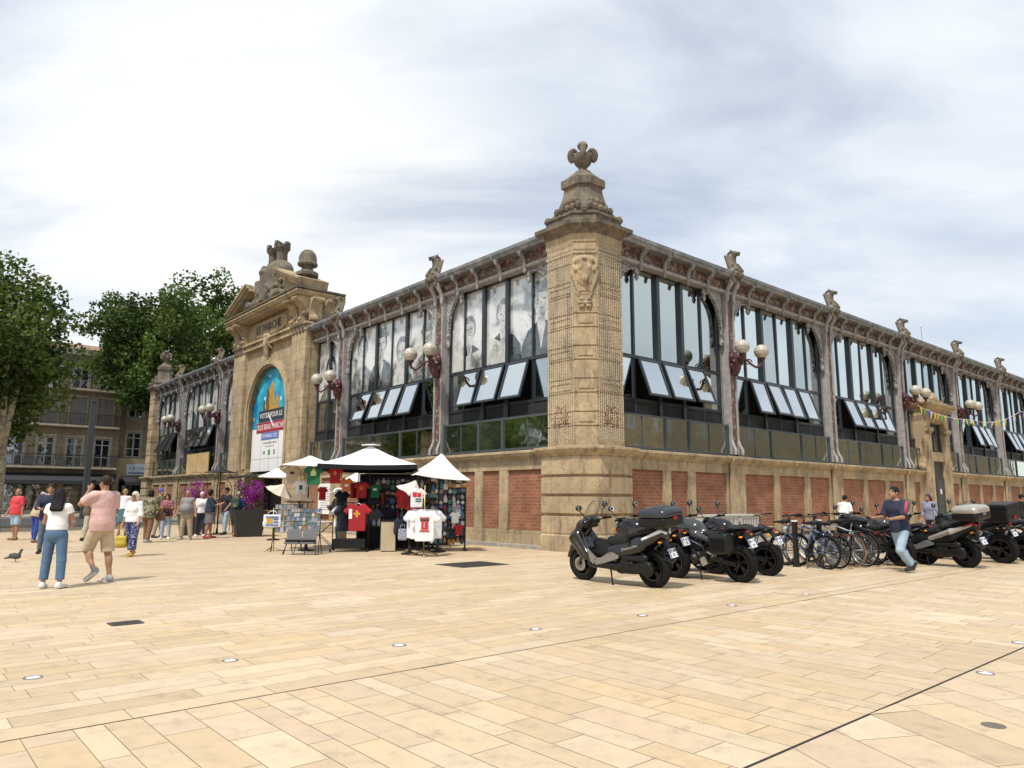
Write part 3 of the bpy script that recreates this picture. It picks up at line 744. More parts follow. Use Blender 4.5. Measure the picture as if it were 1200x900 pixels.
def lights_of(a, b, n): return [a + (b - a) * i / n for i in range(n + 1)]
def window_bay(side, s0, s1, edges, arch0, arch1, open_idx, thick, cut=None, tilt=.45, printed=None):
    """edges: positions of every vertical; open_idx: which lights carry an open casement"""
    F = FR if side == 'R' else FL
    m = MB(F); Z0, ZS, ZT, ZH = 3.96, 4.42, 5.76, 8.64
    for i, e in enumerate(edges):
        if i in (0, len(edges) - 1): m.box(e - (.0 if i == 0 else .09), e + (.09 if i == 0 else 0), -.36, -.24, Z0, ZH)
        elif i in thick: m.box(e - .075, e + .075, -.36, -.19, Z0, ZH)
        else: m.box(e - .042, e + .042, -.36, -.25, Z0, ZH)
    for (z, h, d) in ((ZS, .09, -.235), (ZT, .10, -.232), (Z0 + .03, .06, -.237), (ZH - .05, .10, -.236)):
        m.box(s0 + .005, s1 - .005, -.355, d, z - h / 2, z + h / 2)
    w = m.build('window', FRAME, hall)
    lv = MB(F); lv.box(s0 + .02, s1 - .02, -.36, -.262, Z0 + .03, ZS - .03); lv.build('louvre_panel', LOUVRE, w)
    g = MB(F)
    def pane(a, b, z0, z1, d, mi=0):
        t1, t2 = rng.normal(0, .0035), rng.normal(0, .0025)
        g.quad((a, d - t1 * (z1 - z0) / 2 - t2 * (b - a) / 2, z0), (b, d - t1 * (z1 - z0) / 2 + t2 * (b - a) / 2, z0), (b, d + t1 * (z1 - z0) / 2 + t2 * (b - a) / 2, z1), (a, d + t1 * (z1 - z0) / 2 - t2 * (b - a) / 2, z1), mi=mi)
    for i in range(len(edges) - 1):
        pane(edges[i], edges[i + 1], ZT, ZH, -.30)
        if i not in open_idx: pane(edges[i], edges[i + 1], ZS, ZT, -.30, 1)
    g.build('pane', [printed or GLASS, GLASS], w)
    if printed:
        rp = random.Random(int(s0 * 10)); n_ = max(1, round((s1 - s0) / 1.9))
        for i in range(n_):
            c = s0 + (s1 - s0) * (i + .5) / n_ + rp.uniform(-.2, .2); zc = rp.uniform(7.05, 7.75); k_ = rp.uniform(.85, 1.15); fp = MB(F)
            clip = lambda x: min(max(x, s0 + .02), s1 - .02)
            def poly(pts, d, mi): fp.quad(*[(clip(c + x * k_), d, min(max(zc + z * k_, ZT + .02), ZH - .02)) for x, z in pts], mi=mi)
            wob = lambda: rp.uniform(.9, 1.12)
            poly([(-.95 * wob(), -2.6), (-.9 * wob(), -1.2), (-.62, -.85), (-.22, -.62), (.22, -.62), (.6, -.82), (.92 * wob(), -1.25), (.95, -2.6)], -.2985, 1 if rp.random() < .6 else 2)
            poly([(-.17, -.75), (.02, -1.45), (.18, -.72), (.16, -.3), (-.16, -.3)], -.2970, 0)
            oval = lambda rx, rz, oz, n=18: [(rx * math.cos(6.2832 * t / n) * (1 + .05 * rp.uniform(-1, 1)), oz + rz * math.sin(6.2832 * t / n)) for t in range(n)]
            poly(oval(.40 * wob(), .50, .12), -.2955, 1 if rp.random() < .5 else 2); poly(oval(.31, .42, -.02), -.2940, 0)
            for q in (-1, 1): poly([(q * .13 + .055 * math.cos(6.2832 * t / 8), .05 + .025 * math.sin(6.2832 * t / 8)) for t in range(8)], -.2930, 1)
            poly([(-.09, -.2), (0, -.185), (.09, -.2), (0, -.225)], -.2931, 1); poly([(-.03, -.08), (0, .05), (.035, -.09)], -.2932, 2)
            if rp.random() < .5: poly([(-.48, .26), (-.3, .62), (.3, .62), (.5, .26)], -.2925, 2)
            fp.build('printed_portrait', [FACE, COATP, COATL], w)
    # open awning casements, hinged at the head
    for i in open_idx:
        a, b = edges[i] + .07, edges[i + 1] - .07; H_ = ZT - ZS - .06
        c = MB(F)
        th = math.asin(min(tilt * rng.uniform(.88, 1.1), .9) / H_)
        def P(s, q, t): return (s, -.20 + math.sin(th) * q + t * math.cos(th), ZT - .05 - math.cos(th) * q + t * math.sin(th))
        def slab(a0, a1, q0, q1, t0, t1, mi):
            v = [P(s, q, t) for t in (t0, t1) for q in (q0, q1) for s in (a0, a1)]
            c.add(v, [(0, 2, 3, 1), (4, 5, 7, 6), (0, 1, 5, 4), (2, 6, 7, 3), (0, 4, 6, 2), (1, 3, 7, 5)], mi)
        fw = .07
        slab(a, a + fw, 0, H_, 0, .06, 0); slab(b - fw, b, 0, H_, 0, .06, 0); slab(a + fw, b - fw, 0, fw, 0, .06, 0); slab(a + fw, b - fw, H_ - fw, H_, 0, .06, 0)
        slab(a + fw - .005, b - fw + .005, fw - .005, H_ - fw + .005, .02, .035, 1)
        c.build('casement', [FRAME, GLASSV], w)
        k = MB(F); k.tube([P(edges[i + 1], H_ * .75, 0), (edges[i + 1], -.3, ZS + .1)], .015, 6); 
    # balustrade of tinted glass standing forward of the window
    r_ = MB(F); zb0, zb1 = 2.93, 3.90
    r_.box(s0, s1, -.10, -.02, zb1, zb1 + .055); r_.box(s0, s1, -.09, -.03, zb0 - .02, zb0 + .05)
    posts = [s0 + .03] + [edges[i] for i in thick] + [s1 - .03]
    for p in posts: r_.box(p - .045, p + .045, -.11, -.015, 2.89, zb1 + .07)
    for a, b in zip(posts[:-1], posts[1:]):
        q = (a + b) / 2
        if (a, b) != (posts[1], posts[-2]) or len(posts) > 4: r_.box(q - .012, q + .012, -.085, -.04, zb0, zb1)
    bal = r_.build('balustrade', FRAMEG, w)
    # (glass sheet is its own sub-part)
    g2 = MB(F)
    for a, b in zip(posts[:-1], posts[1:]):
        t2 = rng.normal(0, .004)
        g2.quad((a, -.062 - t2, zb0), (b, -.062 + t2, zb0), (b, -.062 + t2, zb1), (a, -.062 - t2, zb1))
    g2.build('balustrade_glass', GLASSL, w)
    d_ = MB(F); d_.box(s0, s1, -1.2, -1.15, 2.9, 8.7); d_.box(s0, s1, -1.2, -.45, 4.38, 4.43); d_.build('dark_backing', INTERIOR, w)  # near-black backing, its colour stands in for the shade behind open casements
    # quarter-arch spandrels
    for which, sa in ((0, s0), (1, s1)):
        if not (arch0, arch1)[which]: continue
        sg = 1 if which == 0 else -1
        e1 = edges[1] if which == 0 else edges[-2]
        wd = abs(e1 - sa) * .98; zs, zt = 7.25, 8.52; N_ = 10
        curve = [(sa + sg * (.10 + (wd - .10) * (1 - math.cos(t * math.pi / 2 / N_))), zs + (zt - zs) * math.sin(t * math.pi / 2 / N_)) for t in range(N_ + 1)]
        sp = MB(F)
        for d in (-.2, -.1):
            pass
        top = [(c[0], ZH + .01) for c in curve]
        for i in range(N_):
            a, b, c, e = curve[i], curve[i + 1], top[i + 1], top[i]
            v = [(q[0], d, q[1]) for d in (-.19, -.09) for q in (a, b, c, e)]
            sp.add(v, [(0, 1, 2, 3), (7, 6, 5, 4), (0, 4, 5, 1)])
        sp.box(min(sa, sa + sg * .10), max(sa, sa + sg * .10), -.19, -.09, zs - .45, ZH + .01)
        sp.tube([(c[0] - sg * 0.02, -.08, c[1]) for c in curve], .035, 6)
        for t in range(1, N_, 2): sp.ball((curve[t][0] + sg * .03, -.12, curve[t][1] - .03), (.045, .04, .045), 6)
        sp.ball((sa + sg * .08, -.1, zs - .42), (.09, .08, .14), 8); sp.ball((sa + sg * .08, -.1, zs - .1), (.08, .07, .1), 8)
        sp.lathe([(.02, 8.14), (.06, 8.2), (.075, 8.28), (.05, 8.34), (.09, 8.4), (.1, 8.5), (.07, 8.56), (.1, 8.62)], 8, (e1, -.1, 0))
        sp.build('spandrel', SPANDREL, w, 40)
def std_edges(a, b, n=6): return lights_of(a, b, n)
i0, i1 = .28, .28
window_bay('R', 1.31, BAY - i1, [1.31, 2.44, 3.62, 4.87, 6.02, BAY - i1], True, True, [1, 2, 3], [2, 3], tilt=.44)
for k in range(1, 7):
    a, b = BAY * k + i0, BAY * (k + 1) - i1
    window_bay('R', a, b, std_edges(a, b), True, True, [[1, 2, 3, 4], [1, 2, 3, 4], [], [2, 3, 4], [1, 2, 3, 4], [1, 3]][k - 1], [2, 4], tilt=.44)
window_bay('L', 1.31, 7.15 - i1, [1.31, 2.5, 3.68, 4.9, 6.02, 7.15 - i1], True, True, [1, 2, 3], [2, 3], tilt=.38, printed=PRINT)
a, b = 7.15 + i0, 14.5 - i1; window_bay('L', a, b, std_edges(a, b), True, True, [1, 2, 3, 4], [2, 4], tilt=.46, printed=PRINT)
a, b = 14.5 + i0, 17.3; window_bay('L', a, b, lights_of(a, b, 2), True, False, [], [1], printed=PRINT)
a, b = 26.4, 29.2 - i1; window_bay('L', a, b, lights_of(a, b, 2), False, True, [], [1], printed=PRINT)
a, b = 29.2 + i0, 36.55 - i1; window_bay('L', a, b, std_edges(a, b), True, True, [1, 2, 3, 4], [2, 4], tilt=.46, printed=PRINT)
a, b = 36.55 + i0, 42.4; window_bay('L', a, b, std_edges(a, b, 5), True, True, [1, 2, 3], [2, 3], tilt=.46, printed=PRINT)

# frieze, brackets, cornice
def entablature(side, s0, s1, brackets):
    F = FR if side == 'R' else FL
    m = MB(F); m.box(s0, s1, -.3, .03, 8.70, 9.10)
    rd = random.Random(3); s = s0 + .3
    while s < s1 - .2:      # relief foliage on the frieze
        m.ball((s, .03, 8.9 + rd.uniform(-.02, .02)), (.11, .05, .10), 8, 1 if rd.random() < .6 else 2)
        for q in (-1, 1): m.ball((s + q * .17, .03, 8.88 + rd.uniform(-.05, .05)), (.07, .04, .07), 6, 2 if rd.random() < .6 else 1)
        s += .57
    m.build('frieze', [MOSAIC, mat('frieze_stone_relief', (.20, .165, .11), .7, var=.3, vscale=9), mat('frieze_red_relief', (.10, .05, .042), .6, var=.3, vscale=9)], hall, 30)
    m = MB(F); m.tube([(s0, .04, 8.665), (s1, .04, 8.665)], .055, 8); m.box(s0, s1, -.3, .05, 8.60, 8.66); m.build('frieze_moulding', PINK, hall)
    for s in brackets:
        m = MB(F)
        m.tube([(s, .03, 8.52), (s, .09, 8.68), (s, .10, 8.84), (s, .2, 8.97), (s, .3, 9.04)], [.045, .07, .06, .075, .08], 8)
        m.ball((s, .26, 9.0), (.085, .09, .09), 8); m.box(s - .09, s + .09, .0, .34, 9.04, 9.10); m.ball((s, .08, 8.5), (.06, .06, .09), 8)
        m.build('bracket', GREYP, hall, 40)
    m = MB(F)
    prof = [(-.6, 9.10), (.33, 9.10), (.36, 9.14), (.37, 9.2), (.41, 9.22), (.42, 9.32), (.40, 9.34), (.2, 9.34), (-.2, 9.42), (-1.5, 9.68), (-1.5, 9.1)]
    m.loft([[(s, d, z) for d, z in prof] for s in (s0, s1)])
    rd = random.Random(4)
    s = s0
    while s < s1: m.box(s - .012, s + .012, .3, .43, 9.11, 9.33); s += 2.45
    m.build('cornice', ZINC, hall)
def brk(side, a, b):
    out = []
    cols = [0] + COLS[side] + ([END[side]] if side == 'L' else [])
    for c0, c1 in zip(cols[:-1], cols[1:]):
        for i in range(1, 6):
            s = c0 + (c1 - c0) * i / 6
            if a + .1 < s < b - .1 and abs(s - PC) > (4.7 if side == 'L' else -1): out.append(s)
    return out
entablature('R', 1.3, 52, [2.44, 3.62, 4.87, 6.02] + brk('R', BAY, 51.4))
entablature('L', 1.3, 17.3, [2.5, 3.68, 4.9, 6.02] + brk('L', 7.15, 14.5) + [15.75])
entablature('L', 26.4, 42.4, [27.95] + brk('L', 29.2, 42.4))
# roof
m = MB(); x1, y1, e = 55, 43.7, .55
m.add([(e, e, 9.4), (x1, e, 9.4), (x1, y1 - e, 9.4), (e, y1 - e, 9.4), (11, 11, 11.6), (x1, 11, 11.6), (x1, y1 - 11, 11.6), (11, y1 - 11, 11.6), (14, 21.8, 12.6), (x1, 21.8, 12.6)],
      [(0, 1, 5, 4), (0, 4, 7, 3), (3, 7, 6, 2), (4, 5, 9, 8), (7, 8, 9, 6), (4, 8, 7), (1, 2, 6, 9, 5), (0, 3, 2, 1)])
m.build('roof', ZINC, hall)
m = MB(); m.box(1.4, 55, 1.4, 42.3, 0, 9.3); m.build('inner_volume', INTERIOR, hall)
# ------------------------------------------------------------------ stone portal on the left facade
def FP(s, d, z): return FL(PC + s, d, z)      # s measured from the portal's middle (s>0 is farther away)
AR, AS = 2.36, 5.70                             # opening half width, springing height
def arch_pts(r, n=20, z0=0.0): return [(-r, z0)] + [(-r * math.cos(math.pi * i / n), AS + r * math.sin(math.pi * i / n)) for i in range(n + 1)] + [(r, z0)]
m = MB(FP)
D0 = .22
m.box(-4.5, -2.75, -.9, D0, 0, 9.25); m.box(2.75, 4.5, -.9, D0, 0, 9.25)
ap = arch_pts(2.75)
pts = ap[1:-1]
for i in range(len(pts) - 1):
    a, b = pts[i], pts[i + 1]
    v = [(q[0], d, q[1]) for d in (-.9, D0) for q in (a, b, (b[0], 9.25), (a[0], 9.25))]
    m.add(v, [(0, 1, 2, 3), (7, 6, 5, 4), (0, 4, 5, 1), (3, 2, 6, 7)])
m.box(-4.5, 4.5, -1.3, .2, 9.26, 10.75)
portal = m.build('portal', ASHLAR, hall)
for q in (-1, 1):
    m = MB(FP); a, b = sorted((q * 2.98, q * 4.52))
    m.box(a, b, D0 - .05, .42, .5, 9.2); m.box(a - .06, b + .06, D0 - .05, .50, .0, .48); m.build('pilaster', ASHLAR, portal)
m = MB(FP)      # ledge and plinth blocks, moulded archivolt
for q in (-1, 1):
    a, b = sorted((q * 2.75, q * 4.56)); m.box(a, b, D0 - .04, .58, 2.66, 2.86); m.box(a, b, D0 - .04, .52, 2.56, 2.655)
def ring(r0, r1, d0, d1, z0=2.9):
    o, i = arch_pts(r1, 24, z0), arch_pts(r0, 24, z0)
    for k in range(len(o) - 1):
        v = [(q[0], d, q[1]) for d in (d0, d1) for q in (i[k], i[k + 1], o[k + 1], o[k])]
        m.add(v, [(0, 1, 2, 3), (7, 6, 5, 4), (0, 4, 5, 1), (2, 6, 7, 3)])
ring(2.36, 2.46, -.9, .28); ring(2.46, 2.66, -.88, .37); ring(2.66, 2.80, -.86, .31)
ring(2.36, 2.80, -.9, .26, 0.0)
m.build('archivolt', STONE, portal)
m = MB(FP)      # string course, capital bases, attic
m.box(-4.6, 4.6, -1.2, .46, 9.18, 9.28); m.box(-4.52, 4.52, -1.2, .40, 9.29, 9.46); m.box(-4.62, 4.62, -1.25, .52, 9.47, 9.58)
m.box(-3.0, 3.0, .19, .30, 9.62, 10.6)
m.box(-4.4, -2.95, .1, .55, 9.59, 9.75); m.box(2.95, 4.4, .1, .55, 9.59, 9.75)
m.build('attic', STONE, portal)
# capitals: leaf ornament
def leafy(s, w, z0, z1, d0):
    for r_ in range(2):
        for i in range(4):
            x = -w / 2 + w * (i + .5) / 4
            z = z0 + (z1 - z0) * (.25 + .42 * r_)
            s.cap((x, d0 + .02, z - .2), (x, d0 + .12, z + .1), .11, .09, k=.03); s.ell((x, d0 + .2, z + .12), (.1, .08, .08), k=.03)
    for q in (-1, 1): s.ell((q * w / 2, d0 + .12, z1 - .02), (.17, .15, .17), k=.03); s.ell((q * w / 2, d0 + .2, z1 - .02), (.07, .1, .07), k=.01)
for q in (-1, 1):
    s = SDF(.04); s.box((0, .3, 9.6), (.74, .16, .44), .04); leafy(s, 1.4, 9.15, 9.95, .36)
    v, f, mi = s.mesh(); vv = [FP(q * 3.74 + p[0], p[1], p[2]) for p in v]
    mesh_obj('capital', vv, [tuple(x) for x in f[:, ::-1]], CRUST, portal, None, True)
# scroll consoles that carry the pediment: fluted S profiles on the front and on the returns
SP = [(.2, 9.62), (.50, 9.64), (.58, 9.72), (.56, 9.84), (.48, 9.92), (.47, 10.08), (.52, 10.26), (.64, 10.42), (.80, 10.52), (.96, 10.56), (1.0, 10.64), (.96, 10.71), (.2, 10.71)]
for q in (-1, 1):
    m = MB(FP)
    for x in (3.2, 4.12):
        for i in range(5):
            a = q * (x - .34 + .136 * i); b = a + q * .134; o = (0, .035, .05, .035, 0)[i]; 
            m.loft([[(t + q * .0 + (q * .12 * max(0, z - 10.1)), d + (o if d > .3 else 0), z) for d, z in SP] for t in (a, b)])
    m.build('console', STONE, portal)
    for d0 in (.02, -.72):
        m = MB(FP)
        for i in range(5):
            a = d0 - .3 + .12 * i; o = (0, .03, .045, .03, 0)[i]
            m.loft([[(q * (4.42 + (d - .2) * .62 + (o if d > .3 else 0)), t, z) for d, z in SP] for t in (a, a + .118)])
        m.build('console', STONE, portal)
# cartouche with the lettering
m = MB(FP); pr = []
for i in range(28):
    a = 2 * math.pi * i / 28; pr.append((2.2 * math.copysign(abs(math.cos(a)) ** .5, math.cos(a)), 10.12 + .40 * math.copysign(abs(math.sin(a)) ** .7, math.sin(a))))
m.loft([[(x, d, z) for x, z in pr] for d in (.28, .38)])
pl_ = m.build('cartouche', STONE, portal)
tv, tf = textmesh('LE MARCHE', .60, .03, sx=1.0)
mesh_obj('lettering', [FP(-x, .39 + z, 10.12 + y) for x, y, z in tv], tf, CRUST, portal, recalc=True)
s = SDF(.04)
s.ell((0, .42, 9.35), (.24, .2, .34), k=.05).ell((0, .5, 9.15), (.16, .16, .2), k=.04).ell((0, .46, 9.62), (.34, .16, .13), k=.05).cap((0, .42, 9.0), (0, .40, 8.62), .18, .1, k=.05)
for q in (-1, 1): s.ell((q * .25, .42, 9.5), (.13, .13, .16), k=.03).cap((q * .2, .4, 9.2), (q * .4, .34, 8.95), .08, .05, k=.03)
v, f, mi = s.mesh(); mesh_obj('keystone', [FP(*p) for p in v], [tuple(x) for x in f[:, ::-1]], STONE, portal, None, True)
# pediment
m = MB(FP); W = 4.62; dF, dB = .98, -1.45
def corn(sw, d, z0, prof):
    """moulded slab around three sides"""
    m.loft([[(-sw - o, dB, z), (sw + o, dB, z), (sw + o, d + o, z), (-sw - o, d + o, z)] for o, z in prof])
corn(W, dF, 0, [(-.16, 10.72), (-.14, 10.80), (-.05, 10.82), (.0, 10.9), (.06, 10.96), (.06, 11.02), (-.1, 11.06)])
m.build('pediment_cornice', STONE, portal)
m = MB(FP)
corn(W - .3, dF - .3, 0, [(.3, 11.05), (.40, 11.10), (.40, 11.16), (.0, 11.22)])
m.build('pediment_coping', CRUST, portal)
for q in (-1, 1):
    m = MB(FP)
    P0, P1 = Vector((q * 4.62, 0, 11.18)), Vector((q * 1.75, 0, 12.32))
    n = Vector((-(P1 - P0).z, 0, (P1 - P0).x)).normalized() * (1 if q < 0 else 1)
    if n.z < 0: n = -n
    for (t0, t1, d) in ((.0, .16, .85), (.16, .30, .98), (.30, .40, 1.06)):
        a, b, c, e = P0 + n * t0, P1 + n * t0, P1 + n * t1, P0 + n * t1
        m.loft([[(p.x, dd, p.z) for p in (a, b, c, e)] for dd in (-.5, d)])
    m.prism([(q * 4.5, 11.16), (q * 1.6, 11.16), (q * 1.6, 12.3)], -.4, .45)
    m.build('raking_cornice', STONE, portal)
# sculpture: rough rock pile, herm, seated figures, crown of three little towers
s = SDF(.06)
s.ell((.0, .1, 11.9), (1.7, .65, 1.0), k=.15).ell((-.1, .1, 12.75), (1.2, .65, .85), k=.15).ell((-.35, .1, 13.0), (.95, .62, .62), k=.1)
for i in range(120):
    a = rng.uniform(-1.6, 1.6); z = 11.3 + rng.uniform(0, 1) * (2.2 - abs(a) * .8); s.ell((a, .55 + rng.uniform(-.1, .25) - .10 * (z - 11), z), tuple(rng.uniform(.09, .2, 3)), k=.03)
s.box((.35, .62, 12.2), (.2, .2, .75), .05, k=.05).ell((.35, .66, 13.02), (.34, .26, .2), k=.05).ell((.35, .66, 13.2), (.16, .16, .2), k=.05)
for q in (-1, 1):
    s.cap((q * .9, .5, 11.4), (q * 1.15, .55, 12.3), .3, .22, k=.1).ell((q * 1.25, .6, 12.62), (.17, .18, .2), k=.04).cap((q * 1.1, .6, 12.2), (q * .6, .75, 11.9), .12, .09, k=.05).cap((q * 1.1, .6, 11.6), (q * 1.8, .85, 11.35), .2, .13, k=.08)
    s.cap((q * 1.8, .8, 11.5), (q * 2.5, .7, 11.35), .2, .12, k=.1)
# seated lump at the far end of the gable
s.ell((2.9, .5, 12.1), (.5, .4, .5), k=.12).ell((2.7, .55, 12.65), (.27, .26, .28), k=.06).ell((3.25, .5, 12.3), (.25, .25, .25), k=.06)
s.ell((0, .0, 13.45), (.42, .36, .35), k=.08)
v, f, mi = s.mesh(); mesh_obj('sculpture', [FP(*p) for p in v], [tuple(x) for x in f[:, ::-1]], CRUST, portal, None, True)
m = MB(FP)
for (x, d, z, r_) in ((-.42, .1, 13.45, .34), (.52, .15, 13.45, .30), (.06, -.2, 13.6, .3)):
    m.lathe([(r_ * .78, z), (r_ * .72, z + .5), (r_ * .78, z + .66), (r_ * 1.15, z + .8), (r_ * 1.2, z + .98), (r_ * .95, z + 1.0), (r_ * .9, z + .9)], 10, (x, d, 0))
    for i in range(4): a = i * 1.57 + .4; m.obox((x + r_ * 1.02 * math.cos(a), d + r_ * 1.02 * math.sin(a), z + 1.04), (.18, .18, .16), Matrix.Rotation(a, 3, 'Z'))
m.build('tower_crown', CRUST, portal, 35)
for q in (-1, 1):
    m = MB(FP); c = (q * 3.95, .25 if q < 0 else -.1, 11.2 - 11.2 * 1.12); m.M = Matrix.Translation((c[0], c[1], c[2])) @ Matrix.Diagonal((1.08, 1.08, 1.12, 1)); c = (0, 0, 0)
    m.lathe([(.62, 11.2), (.60, 11.32), (.5, 11.4), (.44, 11.6), (.40, 11.75), (.36, 11.8)], 4, c, rot=R(45))
    m.lathe([(.4, 11.78), (.5, 11.82), (.5, 11.95), (.3, 12.05), (.24, 12.14), (.26, 12.22), (.42, 12.28), (.45, 12.34), (.40, 12.44), (.40, 12.62), (.33, 12.82), (.2, 12.96), (.06, 13.0)], 14, c)
    m.build('urn', CRUST, portal, 40)
# entrance recess, its shade put in as a near-black sheet; canopy
m = MB(FP); m.box(-2.34, 2.34, -.86, -.80, .01, 2.55); m.build('entrance_shade_sheet', INTERIOR, portal)
m = MB(FP)
for x in (-1.5, -.75, 0, .75, 1.5): m.box(x - .04, x + .04, -.78, -.70, .02, 2.5)
m.box(-2.17, 2.17, -.78, -.70, 2.1, 2.18); m.build('entrance_door', FRAME, portal)
m = MB(FP); m.loft([[(x, d, z) for d, z in ((-.6, 2.70), (1.15, 2.50), (1.18, 2.42), (1.15, 2.40), (-.6, 2.56))] for x in (-2.33, 2.33)])
cn = m.build('entrance_canopy', BLACK, portal)

# ------------------------------------------------------------------ the banner in the arch
bann = empty('banner', MB2W @ FP(0, -.02, 2.76), ANG, 'tall arched banner, turquoise above and white below, hung in the stone portal', 'banner')
def FB(s, d, z): return FL(s, d, z)           # local to the banner: s sideways, z up from its lower edge
def arch_sheet(z_lo, z_hi, d0, d1, name, M_, r=2.33):
    n = 30; sp = AS - 2.76; rows = [z_lo + (z_hi - z_lo) * i / n for i in range(n + 1)]; m = MB(FB)
    def hw(z): return r if z <= sp else math.sqrt(max(r * r - (z - sp) ** 2, .0004))
    L_ = [(-hw(z), z) for z in rows] + [(hw(z), z) for z in rows[::-1]]
    m.loft([[(x, d, z) for x, z in L_] for d in (d0, d1)])
    return m.build(name, M_, bann)
def sky_print(m, N, L, b):
    tc = N.new('ShaderNodeTexCoord'); n = noise(N, L, 1.1, 3, .5)
    c = ramp(N, L, n, [(.35, (.0, .16, .36)), (.5, (.01, .30, .48)), (.65, (.05, .46, .58))]); v = N.new('ShaderNodeTexVoronoi'); v.inputs['Scale'].default_value = 1.9; L.new(tc.outputs['Object'], v.inputs['Vector'])
    k = remap(N, L, v.outputs['Distance'], .16, .21, 1, 0); L.new(mixc(N, L, k, c, ramp(N, L, v.outputs['Color'], [(.3, (.55, .6, .12)), (.5, (.75, .62, .2)), (.7, (.6, .75, .7))])), b.inputs['Base Color'])
arch_sheet(0.0, 2.2, -.02, .02, 'white_sheet', WHITEP)
arch_sheet(2.203, AS + 2.33 - 2.76, -.02, .02, 'turquoise_sheet', mat('banner_turquoise', rough=.45, extra=sky_print))
m = MB(FB)     # golden tower of market produce in the middle
for (x, w, z0, z1) in ((.05, .36, 3.0, 4.3), (-.62, .30, 3.0, 3.62), (.52, .20, 3.0, 4.0), (.95, .16, 3.0, 3.4)): m.loft([[(p[0], d, p[1]) for p in ((x - w, z0), (x + w, z0), (x + w * .75, z1), (x - .02, z1 + .3), (x - w * .75, z1))] for d in (.021, .03)], mi=0 if w > .25 else 1)
m.build('printed_tower', [mat('banner_gold', (.42, .24, .03), .5, var=.5, vscale=5), mat('banner_brown', (.13, .07, .02), .5, var=.5, vscale=5)], bann)
def sign_strip(name, x0, x1, z0, z1, col, txt, size, tcol, sx=1.0, shear=.15):
    m = MB(FB); m.box(x0, x1, .031, .036, z0, z1); o = m.build(name, col, bann)
    v, f = textmesh(txt, size, .002, sx=sx)
    wt = max(q[0] for q in v) - min(q[0] for q in v); kx = min(1, (x1 - x0) * .93 / wt); v = [(q[0] * kx, q[1], q[2]) for q in v]
    mesh_obj('lettering', [FB((x0 + x1) / 2 - x, .039 + z, (z0 + z1) / 2 + y) for x, y, z in v], f, tcol, o, recalc=True); return o
sign_strip('dark_strip', -1.55, 1.55, 2.55, 3.12, mat('banner_ink', (.03, .035, .045), .5), 'VOTEZ POUR LE', .36, WHITEP, sx=1.05)
sign_strip('red_strip', -1.75, 1.75, 1.98, 2.50, mat('banner_red', (.36, .015, .03), .5), 'PLUS BEAU MARCHÉ', .40, WHITEP, sx=.95)
sign_strip('blue_strip', -1.05, 1.05, 1.60, 1.95, mat('banner_blue', (.09, .16, .48), .5), 'DE FRANCE 2022', .27, WHITEP, sx=.9)
m = MB(FB)
INK = MATS['banner_ink']
for k, (z, w) in enumerate(((1.38, 1.7), (1.22, 1.1))):
    x = -w / 2
    while x < w / 2: l = rng.uniform(.05, .13); m.box(x, min(x + l, w / 2), .021, .024, z, z + (.09 if k == 0 else .06)); x += l + .04
m.build('small_print', mat('banner_grey_ink', (.25, .27, .3), .5), bann)
m = MB(FB); m.box(-.72, -.5, .021, .024, .82, 1.06, 0); m.box(-.12, .14, .021, .024, .80, 1.06, 1); m.box(.5, .78, .021, .024, .86, 1.02, 0)
m.build('emblem', [MATS['banner_grey_ink'], mat('banner_green', (.08, .25, .06), .5)], bann)
m = MB(FB)
for x in (-1.09, 0, 1.09): m.box(x - .012, x + .012, .0215, .0235, .02, 2.15)
m.box(-2.3, 2.3, .0216, .0236, .62, .64); m.build('seam', MATS['banner_grey_ink'], bann)
m = MB(FB); m.bar((.25, .06, 2.9), (-.42, .06, 2.25), .07, .02, up=(0, 1, 0)); m.build('loose_strap', WHITEP, bann)

# ------------------------------------------------------------------ side door portal on the right facade
DC = 25.62
def FD(s, d, z): return FR(DC + s, d, z)
m = MB(FD)
for q in (-1, 1):
    a, b = sorted((q * .99, q * 1.72)); m.box(a, b, -.45, .16, 0, 5.6)
    a, b = sorted((q * .99, q * 1.46)); m.box(a, b, .15, .26, .5, 4.72); m.box(a - .04, b + .04, .15, .31, 0, .48)
    a, b = sorted((q * .95, q * 1.50)); m.box(a, b, .15, .30, 4.74, 4.82); m.box(a - .05, b + .05, .15, .35, 4.83, 5.02)
m.box(-1.72, 1.72, -.45, .15, 5.3, 5.95); m.box(-1.0, 1.0, -.4, .12, 3.38, 3.84); m.box(-1.5, -.99, .14, .24, 5.06, 5.9); m.box(.99, 1.5, .14, .24, 5.06, 5.9); m.box(-.985, .985, .14, .24, 5.32, 5.9)
m.box(-.99, .99, -.45, -.2, .0, 5.3)
sd = m.build('side_door_portal', STONE, hall)
m = MB(FD); m.loft([[(-1.62 - o, -.5, z), (1.62 + o, -.5, z), (1.62 + o, .3 + o, z), (-1.62 - o, .3 + o, z)] for o, z in [(0, 5.86), (.05, 5.95), (.14, 6.0), (.2, 6.08), (.32, 6.12), (.34, 6.24), (.2, 6.3)]])
m.loft([[(-1.62 - o, -.5, z), (1.62 + o, -.5, z), (1.62 + o, .2 + o, z), (-1.62 - o, .2 + o, z)] for o, z in [(.1, 6.28), (.05, 6.42), (-.2, 6.5)]])
m.build('door_cornice', STONE, sd)
s = SDF(.035); s.ell((0, .28, 5.62), (.26, .14, .26), k=.04)
for q in (-1, 1): s.cap((q * .2, .28, 5.6), (q * .75, .26, 5.35), .12, .06, k=.05).cap((q * .75, .26, 5.35), (q * .85, .26, 5.7), .07, .05, k=.04).ell((q * .45, .28, 5.75), (.15, .1, .12), k=.05)
s.ell((0, .1, 6.6), (.34, .2, .3), k=.06)
